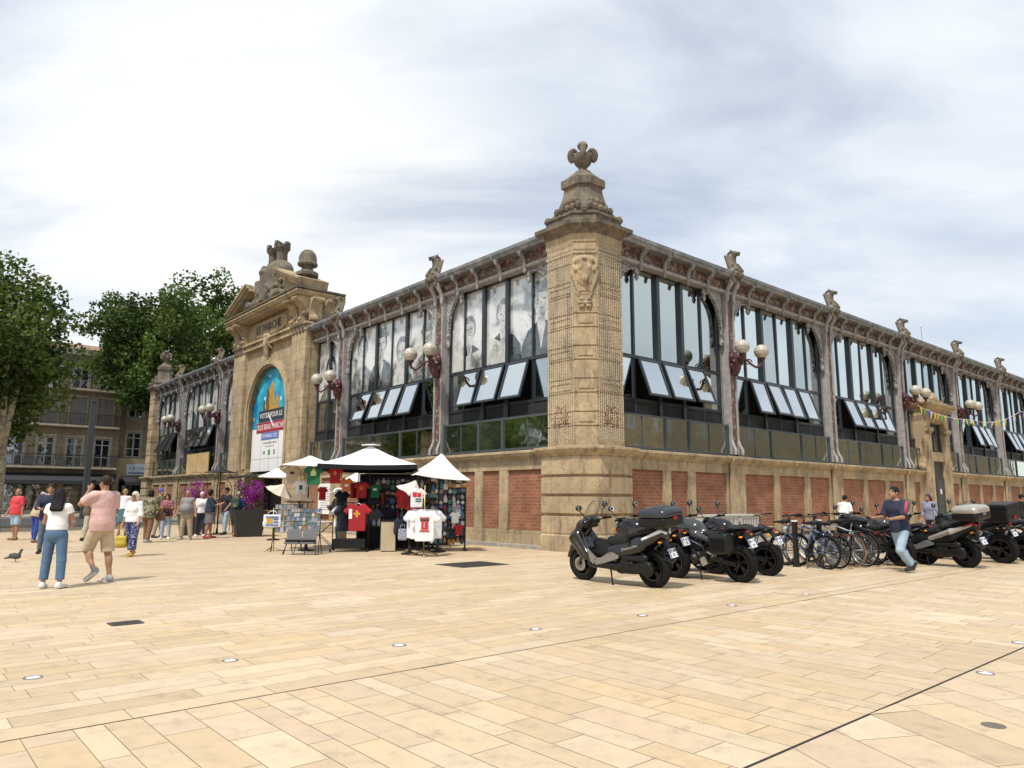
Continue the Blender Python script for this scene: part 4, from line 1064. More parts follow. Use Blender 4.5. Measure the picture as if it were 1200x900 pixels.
for q in (-1, 1): s.ell((q * .5, .1, 6.5), (.3, .16, .16), k=.08).ell((q * .9, .1, 6.45), (.2, .12, .1), k=.06)
v, f, mi = s.mesh(); mesh_obj('carving', [FD(*p) for p in v], [tuple(x) for x in f], STONE, sd, None, True)
for q in (-1, 1):
    s = SDF(.035); s.ell((q * 1.75, .0, 3.3), (.16, .2, .3), k=.06).cap((q * 1.72, 0, 3.5), (q * 1.66, -.05, 4.3), .14, .06, k=.06).ell((q * 1.85, .0, 3.05), (.2, .2, .2), k=.05)
    v, f, mi = s.mesh(); mesh_obj('side_scroll', [FD(*p) for p in v], [tuple(x) for x in f], STONE, sd, None, True)
m = MB(FD); m.box(-.98, .98, -.12, -.07, 3.84, 5.3); m.build('overlight_glass', GLASS, sd)
m = MB(FD)
for x in (-.93, 0, .93): m.box(x - .05, x + .05, -.065, .0, 3.84, 5.3)
m.box(-.95, .95, -.06, -.01, 5.18, 5.28); m.box(-.95, .95, -.06, -.01, 3.85, 3.95); m.build('overlight_frame', FRAME, sd)
m = MB(FD); m.box(-.05, .98, -.10, .0, .02, 2.5); m.box(-.98, .98, -.10, .0, 2.52, 2.62); m.box(-.98, -.86, -.10, .0, .02, 2.5)
m.box(-.97, .97, -.08, -.04, 2.64, 3.36)
dr = m.build('door', mat('dark_green_grey_door', (.05, .055, .055), .5, var=.2), sd)
m = MB(FD); m.box(.08, .7, -.0, .012, .2, 1.0); m.box(.08, .7, -.0, .012, 1.2, 2.35); m.build('door_panel', FRAMEG, dr)
m = MB(FD); m.box(.3, .5, -.0, .017, 1.75, 2.0); m.build('notice', WHITEP, dr)

# ------------------------------------------------------------------ curtain of little bulbs on the corner pillar
def light_curtain(F, txt):
    r_ = empty('string_light_curtain', CORNER, ANG, txt, 'string lights', 'string light curtains on the corner pillar')
    w = MB(F); b = MB(F); rd = random.Random(11)
    s = -PW + PCH + .03; d = PW + .03; i = 0; strands = []
    while s < PX - .0:
        zb = 2.98 + rd.random() * .12; w.tube([(s, d, 8.72), (s + rd.uniform(-.01, .01), d, 6), (s, d, zb)], .004, 4); z = 8.7
        while z > zb:
            o = rd.uniform(-.012, .012); kind = 1 if 3.45 < z < 4.05 and .45 < s < 1.0 and rd.random() < .6 else 0
            dz = .075 if kind == 0 else .05
            hb = .026 if kind else rd.uniform(.006, .014) if z > 4.3 else rd.uniform(.010, .022)
            b.box(s + o - .0065, s + o + .0065, d - .006, d + .010, z - hb, z + hb, kind); z -= dz * rd.uniform(.8, 1.25) * (1 if z < 4.3 else 1.35)
        s += .083; i += 1
    w.tube([(-PW + PCH, d, 8.76), (PX, d, 8.76)], .012, 5)
    w.build('wire', mat('white_cable', (.6, .56, .46), .5), r_); 
    bo = b.build('bulb_strands', [mat('clear_bulb', (.66, .60, .46), .25), mat('red_bulb', (.22, .02, .03), .3)], r_); bo['kind'] = 'stuff'
light_curtain(FL, 'curtain of small string lights on the left face of the corner pillar')
light_curtain(FR, 'curtain of small string lights on the right face of the corner pillar')
# ------------------------------------------------------------------ wall lamps
lampproto = None
def wall_lamp(side, s, txt, z=6.1):
    global lampproto
    F = FR if side == 'R' else FL
    W0 = MB2W @ F(s, .08, z); rz = ANG + (0 if side == 'R' else R(-90))
    if lampproto is None:
        r_ = empty('wall_lamp', W0, rz, txt, 'wall lamp', 'twin globe lamps on the columns'); lampproto = r_
        s_ = SDF(.025)     # -y is away from the wall
        s_.box((0, -.05, 0), (.17, .07, .42), .03).ell((0, -.16, .1), (.2, .16, .22), k=.05).ell((0, -.14, -.2), (.15, .12, .2), k=.05).ell((0, -.2, .02), (.3, .12, .12), k=.05)
        for q in (-1, 1): s_.ell((q * .22, -.12, .18), (.12, .1, .16), k=.04).ell((q * .2, -.1, -.12), (.1, .08, .12), k=.04)
        s_.build('bracket', LAMPRED, r_)
        for (ex, ey) in ((-.62, -.62), (.62, -.62)):
            m = MB(); d_ = Vector((ex, ey, 0)); n_ = d_.normalized()
            P = [Vector((0, -.15, .05)) + n_ * t + Vector((0, 0, h)) for t, h in ((0, 0), (.18, .12), (.36, .06), (.5, -.1), (.66, -.2), (.82, -.12), (.86, .04))]
            m.tube(P, [.05, .045, .04, .04, .045, .05, .06], 8)
            q = Vector((0, -.15, .05)) + n_ * .40
            m.tube([q + n_ * (.13 * math.cos(a) * (1 - a / 9)) + Vector((0, 0, -.02 + .13 * math.sin(a) * (1 - a / 9))) for a in [i * .6 for i in range(13)]], .022, 6)
            e_ = P[-1]; m.lathe([(.05, -.02), (.1, .02), (.13, .06), (.12, .1)], 12, e_)
            a_ = m.build('arm', LAMPRED, r_, 50)
            g_ = MB(); g_.ball(e_ + Vector((0, 0, .31)), .25, 20); g_.torus(e_ + Vector((0, 0, .31)), .251, .008, 'z', 24, 6); g_.build('globe', GLOBE, r_, True)
    else:
        r_ = copy_tree(lampproto, W0, rz); r_['label'] = txt
for a in [('R', BAY, 'twin globe wall lamp on the column nearest the corner pillar, right facade'), ('R', BAY * 3, 'twin globe wall lamp on the column just left of the small stone side door'), ('R', BAY * 4, 'twin globe wall lamp on the column just right of the small stone side door'),
          ('R', BAY * 6, 'twin globe wall lamp at the right edge of the picture'), ('L', 7.15, 'twin globe wall lamp on the column above the white umbrellas, nearest the pillar'), ('L', 14.5, 'twin globe wall lamp on the column right of the stone portal'),
          ('L', 29.2, 'twin globe wall lamp on the column left of the stone portal'), ('L', 36.55, 'twin globe wall lamp nearest the far left corner of the hall')][:3] + [('L', 7.15, 'twin globe wall lamp on the left facade, nearest the corner pillar'), ('L', 14.5, 'twin globe wall lamp just right of the big stone portal'), ('L', 29.2, 'twin globe wall lamp just left of the big stone portal'), ('L', 36.55, 'twin globe wall lamp nearest the far left end of the hall')]: wall_lamp(*a)
# bunting
r_ = empty('bunting', MB2W @ FR(BAY * 3 + .1, .3, 0), ANG, 'string of purple, yellow, green and white pennants by the side door', 'bunting')
m = MB(); fl = MB(); PT = []
K = [(0.2, .25, 5.9), (BAY - .1, .25, 5.75), (BAY + 5.5, 1.2, 6.55), (BAY * 2 + 5, 3.2, 7.6)]
for a, b in zip(K[:-1], K[1:]):
    for i in range(17):
        t = i / 16; PT.append(Vector((a[0] + (b[0] - a[0]) * t, -(a[1] + (b[1] - a[1]) * t), a[2] + (b[2] - a[2]) * t - .35 * 4 * t * (1 - t) * (1 if a[0] > 1 else .5))))
m.tube(PT, .012, 5); m.build('cord', WHITEP, r_)
cols = [mat('pennant_purple', (.10, .05, .30), .7), mat('pennant_yellow', (.75, .55, .02), .7), mat('pennant_green', (.10, .45, .16), .7), mat('pennant_white', (.75, .75, .75), .7), mat('pennant_navy', (.04, .05, .16), .7)]
for i in range(1, len(PT) - 1):
    if i % 16 == 0: continue
    p = PT[i]; w = .15; f_ = MB(); sw = rng.uniform(-.12, .12); dy = rng.uniform(-.1, .1)
    f_.loft([[(p.x - w, p.y, p.z), (p.x + w, p.y, p.z), (p.x + sw, p.y + dy, p.z - .36)], [(p.x - w, p.y - .006, p.z), (p.x + w, p.y - .006, p.z), (p.x + sw, p.y + dy - .006, p.z - .36)]])
    f_.build('pennant', cols[[0, 1, 2, 0, 3, 1, 1, 2, 1, 4][i % 10]], r_)
# loose boards over the balustrade left of the portal
for k, (s0, s1, t) in enumerate(((30.3, 32.3, 'square plywood board tied over the balustrade, the right one of two'), (32.36, 34.3, 'square plywood board tied over the balustrade, the left one of two'))):
    r_ = empty('plywood_board', MB2W @ FL((s0 + s1) / 2, .12, 2.75), ANG, t, 'board')
    m = MB(FL); h = (s1 - s0) / 2; m.box(-h, h, 0, .03, 0, 1.35); m.build('panel', WOODB, r_)
    m = MB(FL); m.box(-h + .1, -h + .2, -.06, -.002, .05, 1.3); m.box(h - .2, h - .1, -.06, -.002, .05, 1.3); m.build('batten', WOODB, r_)
# aerial on the roof
r_ = empty('roof_aerial', MB2W @ Vector((31.0, 2.0, 9.6)), 0, 'thin pale aerial mast on the hall roof', 'aerial')
MB().tube([(0, 0, 0), (0, 0, 2.0)], .02, 6).build('mast', STEEL, r_); MB().ball((0, 0, 2.03), .05, 8).build('tip', WHITEP, r_)
# ------------------------------------------------------------------ trees
def leaf_ex(m, N, L, b):
    ca = N.new('ShaderNodeVertexColor'); ca.layer_name = 'leaf'; L.new(ca.outputs[0], b.inputs['Base Color'])
    tr = N.new('ShaderNodeBsdfTranslucent'); L.new(ca.outputs[0], tr.inputs[0]); mx = N.new('ShaderNodeMixShader'); mx.inputs[0].default_value = .4
    o = [q for q in N if q.type == 'OUTPUT_MATERIAL'][0]; L.new(b.outputs[0], mx.inputs[1]); L.new(tr.outputs[0], mx.inputs[2]); L.new(mx.outputs[0], o.inputs[0])
LEAF = mat('plane_tree_leaf', rough=.55, spec=.3, extra=leaf_ex)
def bark_ex(m, N, L, b):
    n = noise(N, L, 3.2, 5, .6); L.new(ramp(N, L, n, [(.38, (.13, .115, .085)), (.47, (.24, .22, .17)), (.56, (.34, .32, .25)), (.64, (.19, .17, .12))]), b.inputs['Base Color']); bumpn(N, L, b, n, .4, .04)
BARK = mat('mottled_plane_bark', rough=.9, extra=bark_ex)
def leaf_cloud(centers, radii, per, size, rd, pal):
    """leaf-sized faces in clumps; returns verts, faces, colours"""
    P = []; C_ = []
    for c, r_ in zip(centers, radii):
        n = int(per * r_ * r_)
        d = rd.normal(size=(n, 3)); d /= np.linalg.norm(d, axis=1)[:, None]
        q = c + d * (r_ * rd.uniform(.35, 1.08, n) ** .7)[:, None] * np.array([1, 1, .82])
        base = np.array(pal[rd.integers(len(pal))]) * rd.uniform(.8, 1.2)
        P.append(q); C_.append(base[None] * rd.uniform(.7, 1.3, (n, 1)))
    P = np.concatenate(P); C_ = np.concatenate(C_); n = len(P)
    nrm = rd.normal(size=(n, 3)) + np.array([0, 0, .7]); nrm /= np.linalg.norm(nrm, axis=1)[:, None]
    t = np.cross(nrm, rd.normal(size=(n, 3))); t /= np.linalg.norm(t, axis=1)[:, None] + 1e-9; b = np.cross(nrm, t)
    s_ = (size * rd.uniform(.6, 1.35, n))[:, None]
    V = np.stack([P - t * s_ * .5, P + b * s_ * .42 - nrm * s_ * .08, P + t * s_ * .55, P - b * s_ * .42 - nrm * s_ * .08], 1).reshape(-1, 3)
    return V, np.arange(4 * n).reshape(-1, 4), np.repeat(C_, 4, 0)
def leaf_mesh(name, V, Fc, Cc, parent, material=None):
    o = mesh_obj(name, V, Fc, material or LEAF, parent)
    a = o.data.color_attributes.new('leaf', 'FLOAT_COLOR', 'POINT'); a.data.foreach_set('color', np.c_[Cc, np.ones(len(Cc))].astype(np.float32).ravel()); return o
GREENS = [(.078, .125, .024), (.062, .108, .021), (.098, .150, .030), (.050, .088, .019), (.118, .165, .036)]
def plane_tree(u, v, h, zc, rx, rz, trunk_r, label, seed, nclump=80, per=120, size=.26, group='plane trees round the square', off=(0, 0)):
    rd = np.random.default_rng(seed)
    r_ = empty('plane_tree', BW(u, v), 0, label, 'tree', group)
    cs = []; rs = []
    while len(cs) < nclump:
        d = rd.normal(size=3); d /= np.linalg.norm(d); 
        k = rd.uniform(.30, 1.0) ** .55
        lump = 1 + .13 * math.sin(3.1 * d[0] + seed) + .12 * math.sin(4.3 * d[1] + 2 * seed) + .10 * math.cos(5 * d[2] + seed)
        p = d * k * lump * np.array([rx * .86, rx * .86, rz * .88])
        cs.append(p + np.array([off[0], off[1], zc])); rs.append(rd.uniform(.75, 1.5) * rx / 5.0)
    V, Fc, Cc = leaf_cloud(cs, rs, per, size, rd, GREENS)
    leaf_mesh('crown', V, Fc, Cc, r_)
    m = MB(); zb = zc - rz * .75
    m.tube([(0, 0, -.05), (.03, 0, .4), (.06, .05, zb * .5), (.0, .1, zb), (.05, 0, zb + rz * .35)], [trunk_r * 1.25, trunk_r, trunk_r * .88, trunk_r * .8, trunk_r * .55], 14)
    tr = m.build('trunk', BARK, r_, True)
    m = MB()
    for i in range(9):
        c = cs[int(rd.integers(len(cs)))]; a = Vector((0, .08, zb * rd.uniform(.8, 1.08))); b = Vector(c); q = a.lerp(b, .5) + Vector((0, 0, rd.uniform(-.2, .9)))
        m.tube([a, a.lerp(q, .5) + Vector((0, 0, .15)), q, q.lerp(b, .6), b], [trunk_r * .5, trunk_r * .42, trunk_r * .3, trunk_r * .2, .03], 8)
    m.build('limb', BARK, r_, True)
    return r_
plane_tree(-11.0, 24.0, 12.4, 7.4, 4.3, 5.4, .34, 'big plane tree at the left edge, its thick mottled trunk at the kerb', 3, 150, 190, .21, off=(-1.3, -.6))
plane_tree(3.1, 51, 19, 13.9, 5.3, 6.3, .4, 'tall plane tree between the townhouses and the far left end of the hall', 5, 150, 150, .26, off=(-1.3, -.5))
plane_tree(7.6, 53, 20, 15.0, 5.2, 6.2, .5, 'tall plane tree behind the hall, half hidden by the stone portal', 8, 105, 120, .28)
plane_tree(12.5, 58, 20, 16.5, 5.0, 5.6, .5, 'plane tree farthest right, only its top showing left of the portal gable', 9, 60, 110, .30)
# ------------------------------------------------------------------ townhouse across the street
HSTONE = mat('townhouse_limestone', (.30, .25, .175), .9, extra=stone_extra(.5, (.9, .42)))
HTRIM = mat('townhouse_trim', (.36, .31, .23), .85, var=.25, vscale=3)
SHUT = mat('grey_blue_window_paint', (.42, .43, .43), .6, var=.1)
SHUTTER = mat('closed_grey_shutter', (.22, .21, .19), .7, var=.15)
RAIL = mat('iron_railing', (.022, .022, .024), .5)
HGLASS = glass_mat('house_window_glass', (.02, .025, .03), (.45, .5, .55))
def tile_ex(m, N, L, b):
    tc = N.new('ShaderNodeTexCoord'); w = N.new('ShaderNodeTexWave'); w.bands_direction = 'X'; w.inputs['Scale'].default_value = 1.5; L.new(tc.outputs['Object'], w.inputs['Vector']); n = noise(N, L, 3, 5)
    c = ramp(N, L, n, [(.3, (.24, .13, .075)), (.5, (.36, .22, .13)), (.7, (.42, .30, .20))]); L.new(mixc(N, L, remap(N, L, w.outputs[0], 0, .5, .7, 0), c, (.12, .07, .04)), b.inputs['Base Color']); bumpn(N, L, b, w.outputs[0], .8, .08)
TILE = mat('canal_roof_tiles', rough=.85, extra=tile_ex)
def townhouse(name, u0, u1, vf, depth, floors, eave, wins, label, shop=True, M=None, shutters=(), balc=True, face=-1):
    """front towards -v; wins = window centres; floors = [(balcony z, window height)]"""
    r_ = empty(name, BW(0, vf), ANG, label, 'building')
    w = MB(); 
    w.box(u0, u1, .25, depth, 0, eave); z = 3.4 if shop else .0
    cuts = [(c - .6, c + .6) for c in wins]
    zz = z
    for (zb, wh) in floors:      # wall in strips round the openings
        w.box(u0, u1, 0, .25, zz, zb + .02); e = u0
        for a, b in cuts: w.box(e, a, 0, .25, zb + .02, zb + wh); e = b
        w.box(e, u1, 0, .25, zb + .02, zb + wh); zz = zb + wh
    w.box(u0, u1, 0, .25, zz, eave)
    if shop:
        for c in range(int((u1 - u0) / 4) + 1): x = u0 + c * (u1 - u0) / max(1, int((u1 - u0) / 4)); w.box(x - .25, x + .25, 0, .25, 0, 3.4)
    w.build('wall', HSTONE, r_)
    for k, (zb, wh) in enumerate(floors):
        for i, c in enumerate(wins):
            f = MB(); f.box(c - .72, c - .6, -.06, .12, zb, zb + wh + .14); f.box(c + .6, c + .72, -.06, .12, zb, zb + wh + .14); f.box(c - .72, c + .72, -.08, .12, zb + wh, zb + wh + .2)
            wn = f.build('window_surround', HTRIM, r_)
            f = MB()
            if (k, i) in shutters: f.box(c - .6, c - .01, .08, .14, zb + .03, zb + wh); f.box(c + .01, c + .6, .08, .14, zb + .03, zb + wh); f.build('shutter', SHUTTER, wn); continue
            for x in (-.56, 0, .56): f.box(c + x - .05, c + x + .05, .06, .16, zb + .02, zb + wh)
            for t in (.03, .35, .78, .97): f.box(c - .6, c + .6, .07, .15, zb + wh * t - .03, zb + wh * t + .04)
            f.build('frame', SHUT, wn); f = MB(); f.quad((c - .6, .12, zb), (c + .6, .12, zb), (c + .6, .125, zb + wh), (c - .6, .125, zb + wh)); f.build('pane', HGLASS, wn)
        if balc:
            b = MB(); b.box(u0 + .2, u1 - .2, -.85, .0, zb - .16, zb); s_ = b.build('balcony', HTRIM, r_)
            b = MB(); x = u0 + .25
            while x < u1 - .2: b.box(x - .014, x + .014, -.80, -.772, zb, zb + .95); x += .125
            b.box(u0 + .2, u1 - .2, -.81, -.76, zb + .95, zb + 1.0); b.box(u0 + .2, u1 - .2, -.81, -.76, zb + .1, zb + .13); b.build('railing', RAIL, s_)
    c = MB(); c.loft([[(x, y, z) for y, z in ((.2, eave - .3), (-.1, eave - .3), (-.2, eave - .1), (-.45, eave), (-.45, eave + .08), (.2, eave + .1))] for x in (u0 - .1, u1 + .1)]); c.build('eaves', WHITEP, r_)
    rf = MB(); rf.add([(u0 - .2, -.6, eave + .1), (u1 + .2, -.6, eave + .1), (u1 + .2, depth / 2, eave + 1.7), (u0 - .2, depth / 2, eave + 1.7), (u1 + .2, depth + .4, eave + .1), (u0 - .2, depth + .4, eave + .1)], [(0, 1, 2, 3), (3, 2, 4, 5), (0, 3, 5), (1, 4, 2), (0, 5, 4, 1)]); rf.build('roof', TILE, r_)
    if shop:
        d = MB(); d.box(u0 + .3, u1 - .3, .15, .22, 0, 2.9); d.build('shopfront', HGLASS, r_)
        d = MB(); d.box(u0, u1, -.10, .1, 2.9, 3.38); d.build('shop_fascia', mat('dark_shop_fascia', (.04, .04, .04), .5), r_)
        d = MB(); d.loft([[(x, y, z) for y, z in ((-.1, 3.3), (-1.9, 2.75), (-1.9, 2.45), (-1.88, 2.45), (-1.88, 2.72), (-.1, 3.2))] for x in (u0 + .4, u1 - .4)]); d.build('awning', mat('dark_awning', (.03, .03, .035), .8), r_)
    return r_
T = townhouse('townhouse', -32, .7, 56, 12, [(3.9, 2.45), (7.35, 2.4), (10.45, 2.2)], 13.7, [-6.75 - 2.1 * i for i in range(11, 0, -1)] + [-6.75, -4.68, -2.6, -.55], 'old four storey limestone townhouse with iron balconies and tiled roof behind the plane trees', shutters={(1, 13), (1, 14), (1, 12), (2, 11)})
for i, x in enumerate((-3.6, -5.9)):
    m = MB(); m.box(x - .4, x + .4, -.7, -.3, 3.92, 4.5); m.build('air_conditioner', mat('grey_box', (.2, .2, .2), .6), T)
townhouse('townhouse', .78, 22, 56.6, 12, [(4.9, 2.2), (8.4, 2.2)], 12.0, [2.0, 4.6, 7.2, 9.8, 12.4, 15, 17.6, 20.2], 'ochre townhouse behind the far end of the hall, a white shop sign on its front', balc=False)
r_ = empty('shop_sign', BW(2.1, 56.6, 3.05), ANG, 'pale shop sign board on the ochre townhouse behind the hall', 'sign')
m = MB(); m.box(-1.35, 1.6, -.3, -.12, 0, 1.75); m.build('backing', mat('ochre_board', (.36, .29, .17), .8), r_)
m = MB(); m.box(-.55, 1.55, -.36, -.301, .3, 1.25); m.build('panel', mat('pale_blue_sign', (.55, .62, .68), .6), r_)
tv, tf = textmesh('LA CAVE', .44, .005); mesh_obj('lettering', [(.5 + x, -.365 - z, .9 + y) for x, y, z in tv], tf, mat('blue_ink', (.12, .18, .3), .6), r_, recalc=True)
m = MB(); m.box(-.4, 1.4, -.366, -.361, .42, .56); m.build('small_line', MATS['blue_ink'], r_)
# grey post at the roadside
r_ = empty('lamp_post', BW(-4.05, 42.5), ANG, 'plain square grey street post standing in front of the townhouse', 'post')
MB().box(-.17, .17, -.17, .17, 0, 8.0).build('shaft', mat('grey_post', (.05, .054, .058), .6), r_); MB().box(-.21, .21, -.21, .21, 0, .3).box(-.2, .2, -.2, .2, 7.9, 8.1).build('collar', MATS['grey_post'], r_)
# what stands round the rest of the square, seen only in the hall's glass
for k in (0, 1):
    t = townhouse('townhouse', 0, 85, 0, 10, [(5.2, 2.6), (9.8, 2.4)], 15.5, [3 + 5.3 * i for i in range(16)], ['row of pale stone houses across the square, the nearer row', 'row of pale stone houses across the square, the farther row'][k], balc=False)
    t.location = BW(122 + 86 * k, -44); t.rotation_euler = (0, 0, ANG + math.pi)
for i, (u, v) in enumerate(((-36, 42), (-37, 53), (-35, 64), (-37, 76), (-36, 89))):
    plane_tree(u, v, 11, 8.0, 6.0, 4.6, .4, 'plane tree on the far side of the square, number from the near end: ' + ['first', 'second', 'third', 'fourth', 'last'][i], 20 + i, 50, 70, .45)
# ------------------------------------------------------------------ people
def cloth(name, col, pat=None, rough=.85):
    if pat is None: return mat('cloth_' + name, col, rough, var=.16, vscale=5, bump=.9, bscale=9)
    def ex(m, N, L, b):
        tc = N.new('ShaderNodeTexCoord'); v = N.new('ShaderNodeTexVoronoi'); v.inputs['Scale'].default_value = pat[0]; L.new(tc.outputs['Object'], v.inputs['Vector'])
        k = remap(N, L, v.outputs['Distance'], .25, .38, 1, 0) if len(pat) == 2 else v.outputs['Color']
        c = mixc(N, L, k, col, pat[1]) if len(pat) == 2 else ramp(N, L, k, [(0, col)] + [((i + 1) / (len(pat) - 1), q) for i, q in enumerate(pat[1:])], 'CONSTANT')
        L.new(c, b.inputs['Base Color']); bumpn(N, L, b, noise(N, L, 14, 3), .35, .02)
    return mat('cloth_' + name, col, rough, extra=ex)
SK = {'fair': mat('skin_fair', (.55, .33, .24), .5), 'tan': mat('skin_tan', (.34, .18, .11), .55), 'dark': mat('skin_brown', (.27, .14, .085), .5)}
EYE_M = mat('eye_and_brow', (.03, .02, .018), .4); LIP = mat('lips', (.35, .12, .10), .45)
HAIR = {'black': mat('hair_black', (.010, .009, .009), .6, spec=.2, bump=.6, bscale=60), 'brown': mat('hair_brown', (.035, .020, .012), .65, spec=.2, bump=.6, bscale=60), 'grey': mat('hair_grey', (.36, .34, .32), .6, bump=.6, bscale=60), 'blonde': mat('hair_blonde', (.45, .30, .13), .55, bump=.6, bscale=60), 'white': mat('hair_white', (.58, .52, .42), .6, bump=.6, bscale=60)}
def person(xy, rz, H, label, skin='fair', female=False, fat=0.0, lean=0.0, legL=(5, 3, 4), legR=(-5, 3, 4), armL=(5, 10, 15, .2), armR=(5, 10, 15, .2), head=(0, 0),
           top=None, bottom=None, shoe=None, hair=('short', 'brown'), res=.014, group=None, glasses=False, z0=0.0, apron=None):
    root = empty('person', (xy[0], xy[1], z0), rz, label, 'person', group)
    k = H / 1.75; V3 = lambda *a: np.array(a, float)
    la = math.radians(lean); cl, sl_ = math.cos(la), math.sin(la)
    def TL(p): p = np.array(p, float); z = p[2] - .95; return V3(p[0], p[1] * cl + z * sl_, .95 - p[1] * sl_ + z * cl)
    rotL = Matrix.Rotation(-la, 3, 'X'); rotT = Matrix(np.array(rotL).T.tolist())
    shw = .165 if female else .185; hipw = .095 if female else .085
    S = SDF(res)
    J = {}
    for sd, nm, leg, arm in ((-1, 'L', legL, armL), (1, 'R', legR, armR)):
        a, o, f = [math.radians(q) for q in leg[:3]]
        hip = V3(sd * hipw, 0, .90); d = V3(sd * math.sin(o), math.sin(a), -math.cos(a)); d /= np.linalg.norm(d); knee = hip + d * .415
        d2 = V3(sd * math.sin(o) * .6, math.sin(a - f), -math.cos(a - f)); d2 /= np.linalg.norm(d2); ank = knee + d2 * .40
        pitch = math.radians(leg[3] if len(leg) > 3 else 0)
        fd = V3(sd * .18, math.cos(pitch), -math.sin(pitch)); fd /= np.linalg.norm(fd)
        sh = TL((sd * shw, 0, 1.415)); fa, oa, el = [math.radians(q) for q in arm[:3]]
        u = V3(sd * math.sin(oa) * math.cos(fa), math.sin(fa), -math.cos(fa) * math.cos(oa)); u /= np.linalg.norm(u); elb = sh + u * .285
        w = V3(-sd * arm[3], 1, arm[4] if len(arm) > 4 else .25); w -= u * (w @ u); w /= np.linalg.norm(w); fo = u * math.cos(el) + w * math.sin(el); wr = elb + fo * .245
        J[nm] = dict(hip=hip, knee=knee, ank=ank, fd=fd, sh=sh, elb=elb, wr=wr, fo=fo, sd=sd, u=u, w=w)
    low = min(min(J[n]['ank'][2] - .085 if J[n]['fd'][2] > -.05 else (J[n]['ank'] + J[n]['fd'] * .16)[2] - .055 for n in 'LR'), 9)
    dz = V3(0, 0, -low)
    def g(p): return (np.array(p) + dz) * k
    def gr(r_): return r_ * k
    hc = TL((0, .015, 1.625))
    hy, hp = math.radians(head[0]), math.radians(head[1])
    HR = np.array(Matrix.Rotation(hy, 3, 'Z') @ Matrix.Rotation(-hp, 3, 'X') )
    def HD(x, y, z): return hc + HR @ V3(x, y, z)
    HRt = Matrix(HR.T.tolist())
    torso = [((0, 0, 1.30), (.155 if female else .175, .105 + fat * .3, .20)), ((0, .0, 1.12), (.125 + fat * .5 if female else .145 + fat * .5, .095 + fat * .6, .18)), ((0, -.01, .96), (.165 + fat * .4 if female else .155 + fat * .4, .115 + fat * .4, .13))]
    bust = [((q * .075, .085, 1.285), (.07, .06, .075)) for q in (-1, 1)] if female else [((q * .08, .06, 1.32), (.085, .055, .08)) for q in (-1, 1)]
    if fat > .08: bust.append(((0, .10 + fat * .35, 1.10), (.15 + fat * .25, .09 + fat * .35, .15)))
    for c, r_ in torso + bust: S.ell(g(TL(c)), tuple(gr(q) for q in r_), rotT, k=.05)
    S.cap(g(TL((-shw * .75, 0, 1.42))), g(TL((shw * .75, 0, 1.42))), gr(.06), k=.06)
    S.cap(g(TL((0, -.01, 1.44))), g(hc + V3(0, -.02, -.06)), gr(.056), gr(.05), k=.03)
    S.ell(g(HD(0, -.012, .03)), (gr(.074), gr(.093), gr(.095)), HRt, k=.02).ell(g(HD(0, .022, -.045)), (gr(.056), gr(.066), gr(.068)), HRt, k=.03)
    S.cap(g(HD(0, .088, .005)), g(HD(0, .104, -.028)), gr(.009), gr(.015), k=.012).ell(g(HD(0, .07, -.095)), (gr(.02), gr(.015), gr(.015)), HRt, k=.02)
    for q in (-1, 1):
        S.ell(g(HD(q * .076, -.01, -.01)), (gr(.011), gr(.02), gr(.03)), HRt, k=.006)
        S.ell(g(HD(q * .031, .076, .008)), (gr(.014), gr(.009), gr(.008)), HRt, k=.002, t=1); S.cap(g(HD(q * .017, .086, .03)), g(HD(q * .047, .075, .03)), gr(.006), k=.002, t=1)
    S.cap(g(HD(-.02, .082, -.056)), g(HD(.02, .082, -.056)), gr(.008), k=.004, t=2)
    ins = .004
    for nm in 'LR':
        j = J[nm]; sd = j['sd']; th = 1 + fat * .6
        S.cap(g(j['hip']), g(j['knee']), gr(.086 * th if female else .082 * th), gr(.055), k=.03).cap(g(j['knee']), g(j['ank']), gr(.053), gr(.036), k=.02)
        cm = j['knee'] * .68 + j['ank'] * .32 + V3(0, -.018, 0); S.ell(g(cm), (gr(.05), gr(.055), gr(.11)), k=.03)
        S.cap(g(j['ank'] + j['fd'] * -.03 + V3(0, 0, -.04)), g(j['ank'] + j['fd'] * .16 + V3(0, 0, -.055)), gr(.036), gr(.026), k=.02)
        S.cap(g(j['sh']), g(j['elb']), gr(.048 if female else .056), gr(.038), k=.03).cap(g(j['elb']), g(j['wr']), gr(.039), gr(.026), k=.02)
        fo = j['fo']; wv = j['w'] - fo * (j['w'] @ fo); wv = wv / (np.linalg.norm(wv) + 1e-9); sv = np.cross(fo, wv)
        pc = j['wr'] + fo * .05
        S.cap(g(j['wr'] + fo * .02), g(j['wr'] + fo * .075), gr(.026), gr(.027), k=.012, sq=(sv, 1.35))
        for i in range(4):
            b0 = j['wr'] + fo * .08 + sv * (.027 - .018 * i); l_ = (.036, .042, .04, .03)[i]; m_ = b0 + fo * l_ + wv * .008; e_ = m_ + fo * l_ * .62 + wv * l_ * .55
            S.cap(g(b0), g(m_), gr(.0092), gr(.0086), k=.004).cap(g(m_), g(e_), gr(.0086), gr(.0075), k=.004)
        t0 = j['wr'] + fo * .03 + sv * .03; t1 = t0 + fo * .03 + sv * .022 + wv * .012; S.cap(g(t0), g(t1), gr(.012), gr(.0105), k=.006).cap(g(t1), g(t1 + fo * .028 + wv * .012), gr(.0105), gr(.009), k=.004)
    S.build('body', [SK[skin], EYE_M, LIP], root)
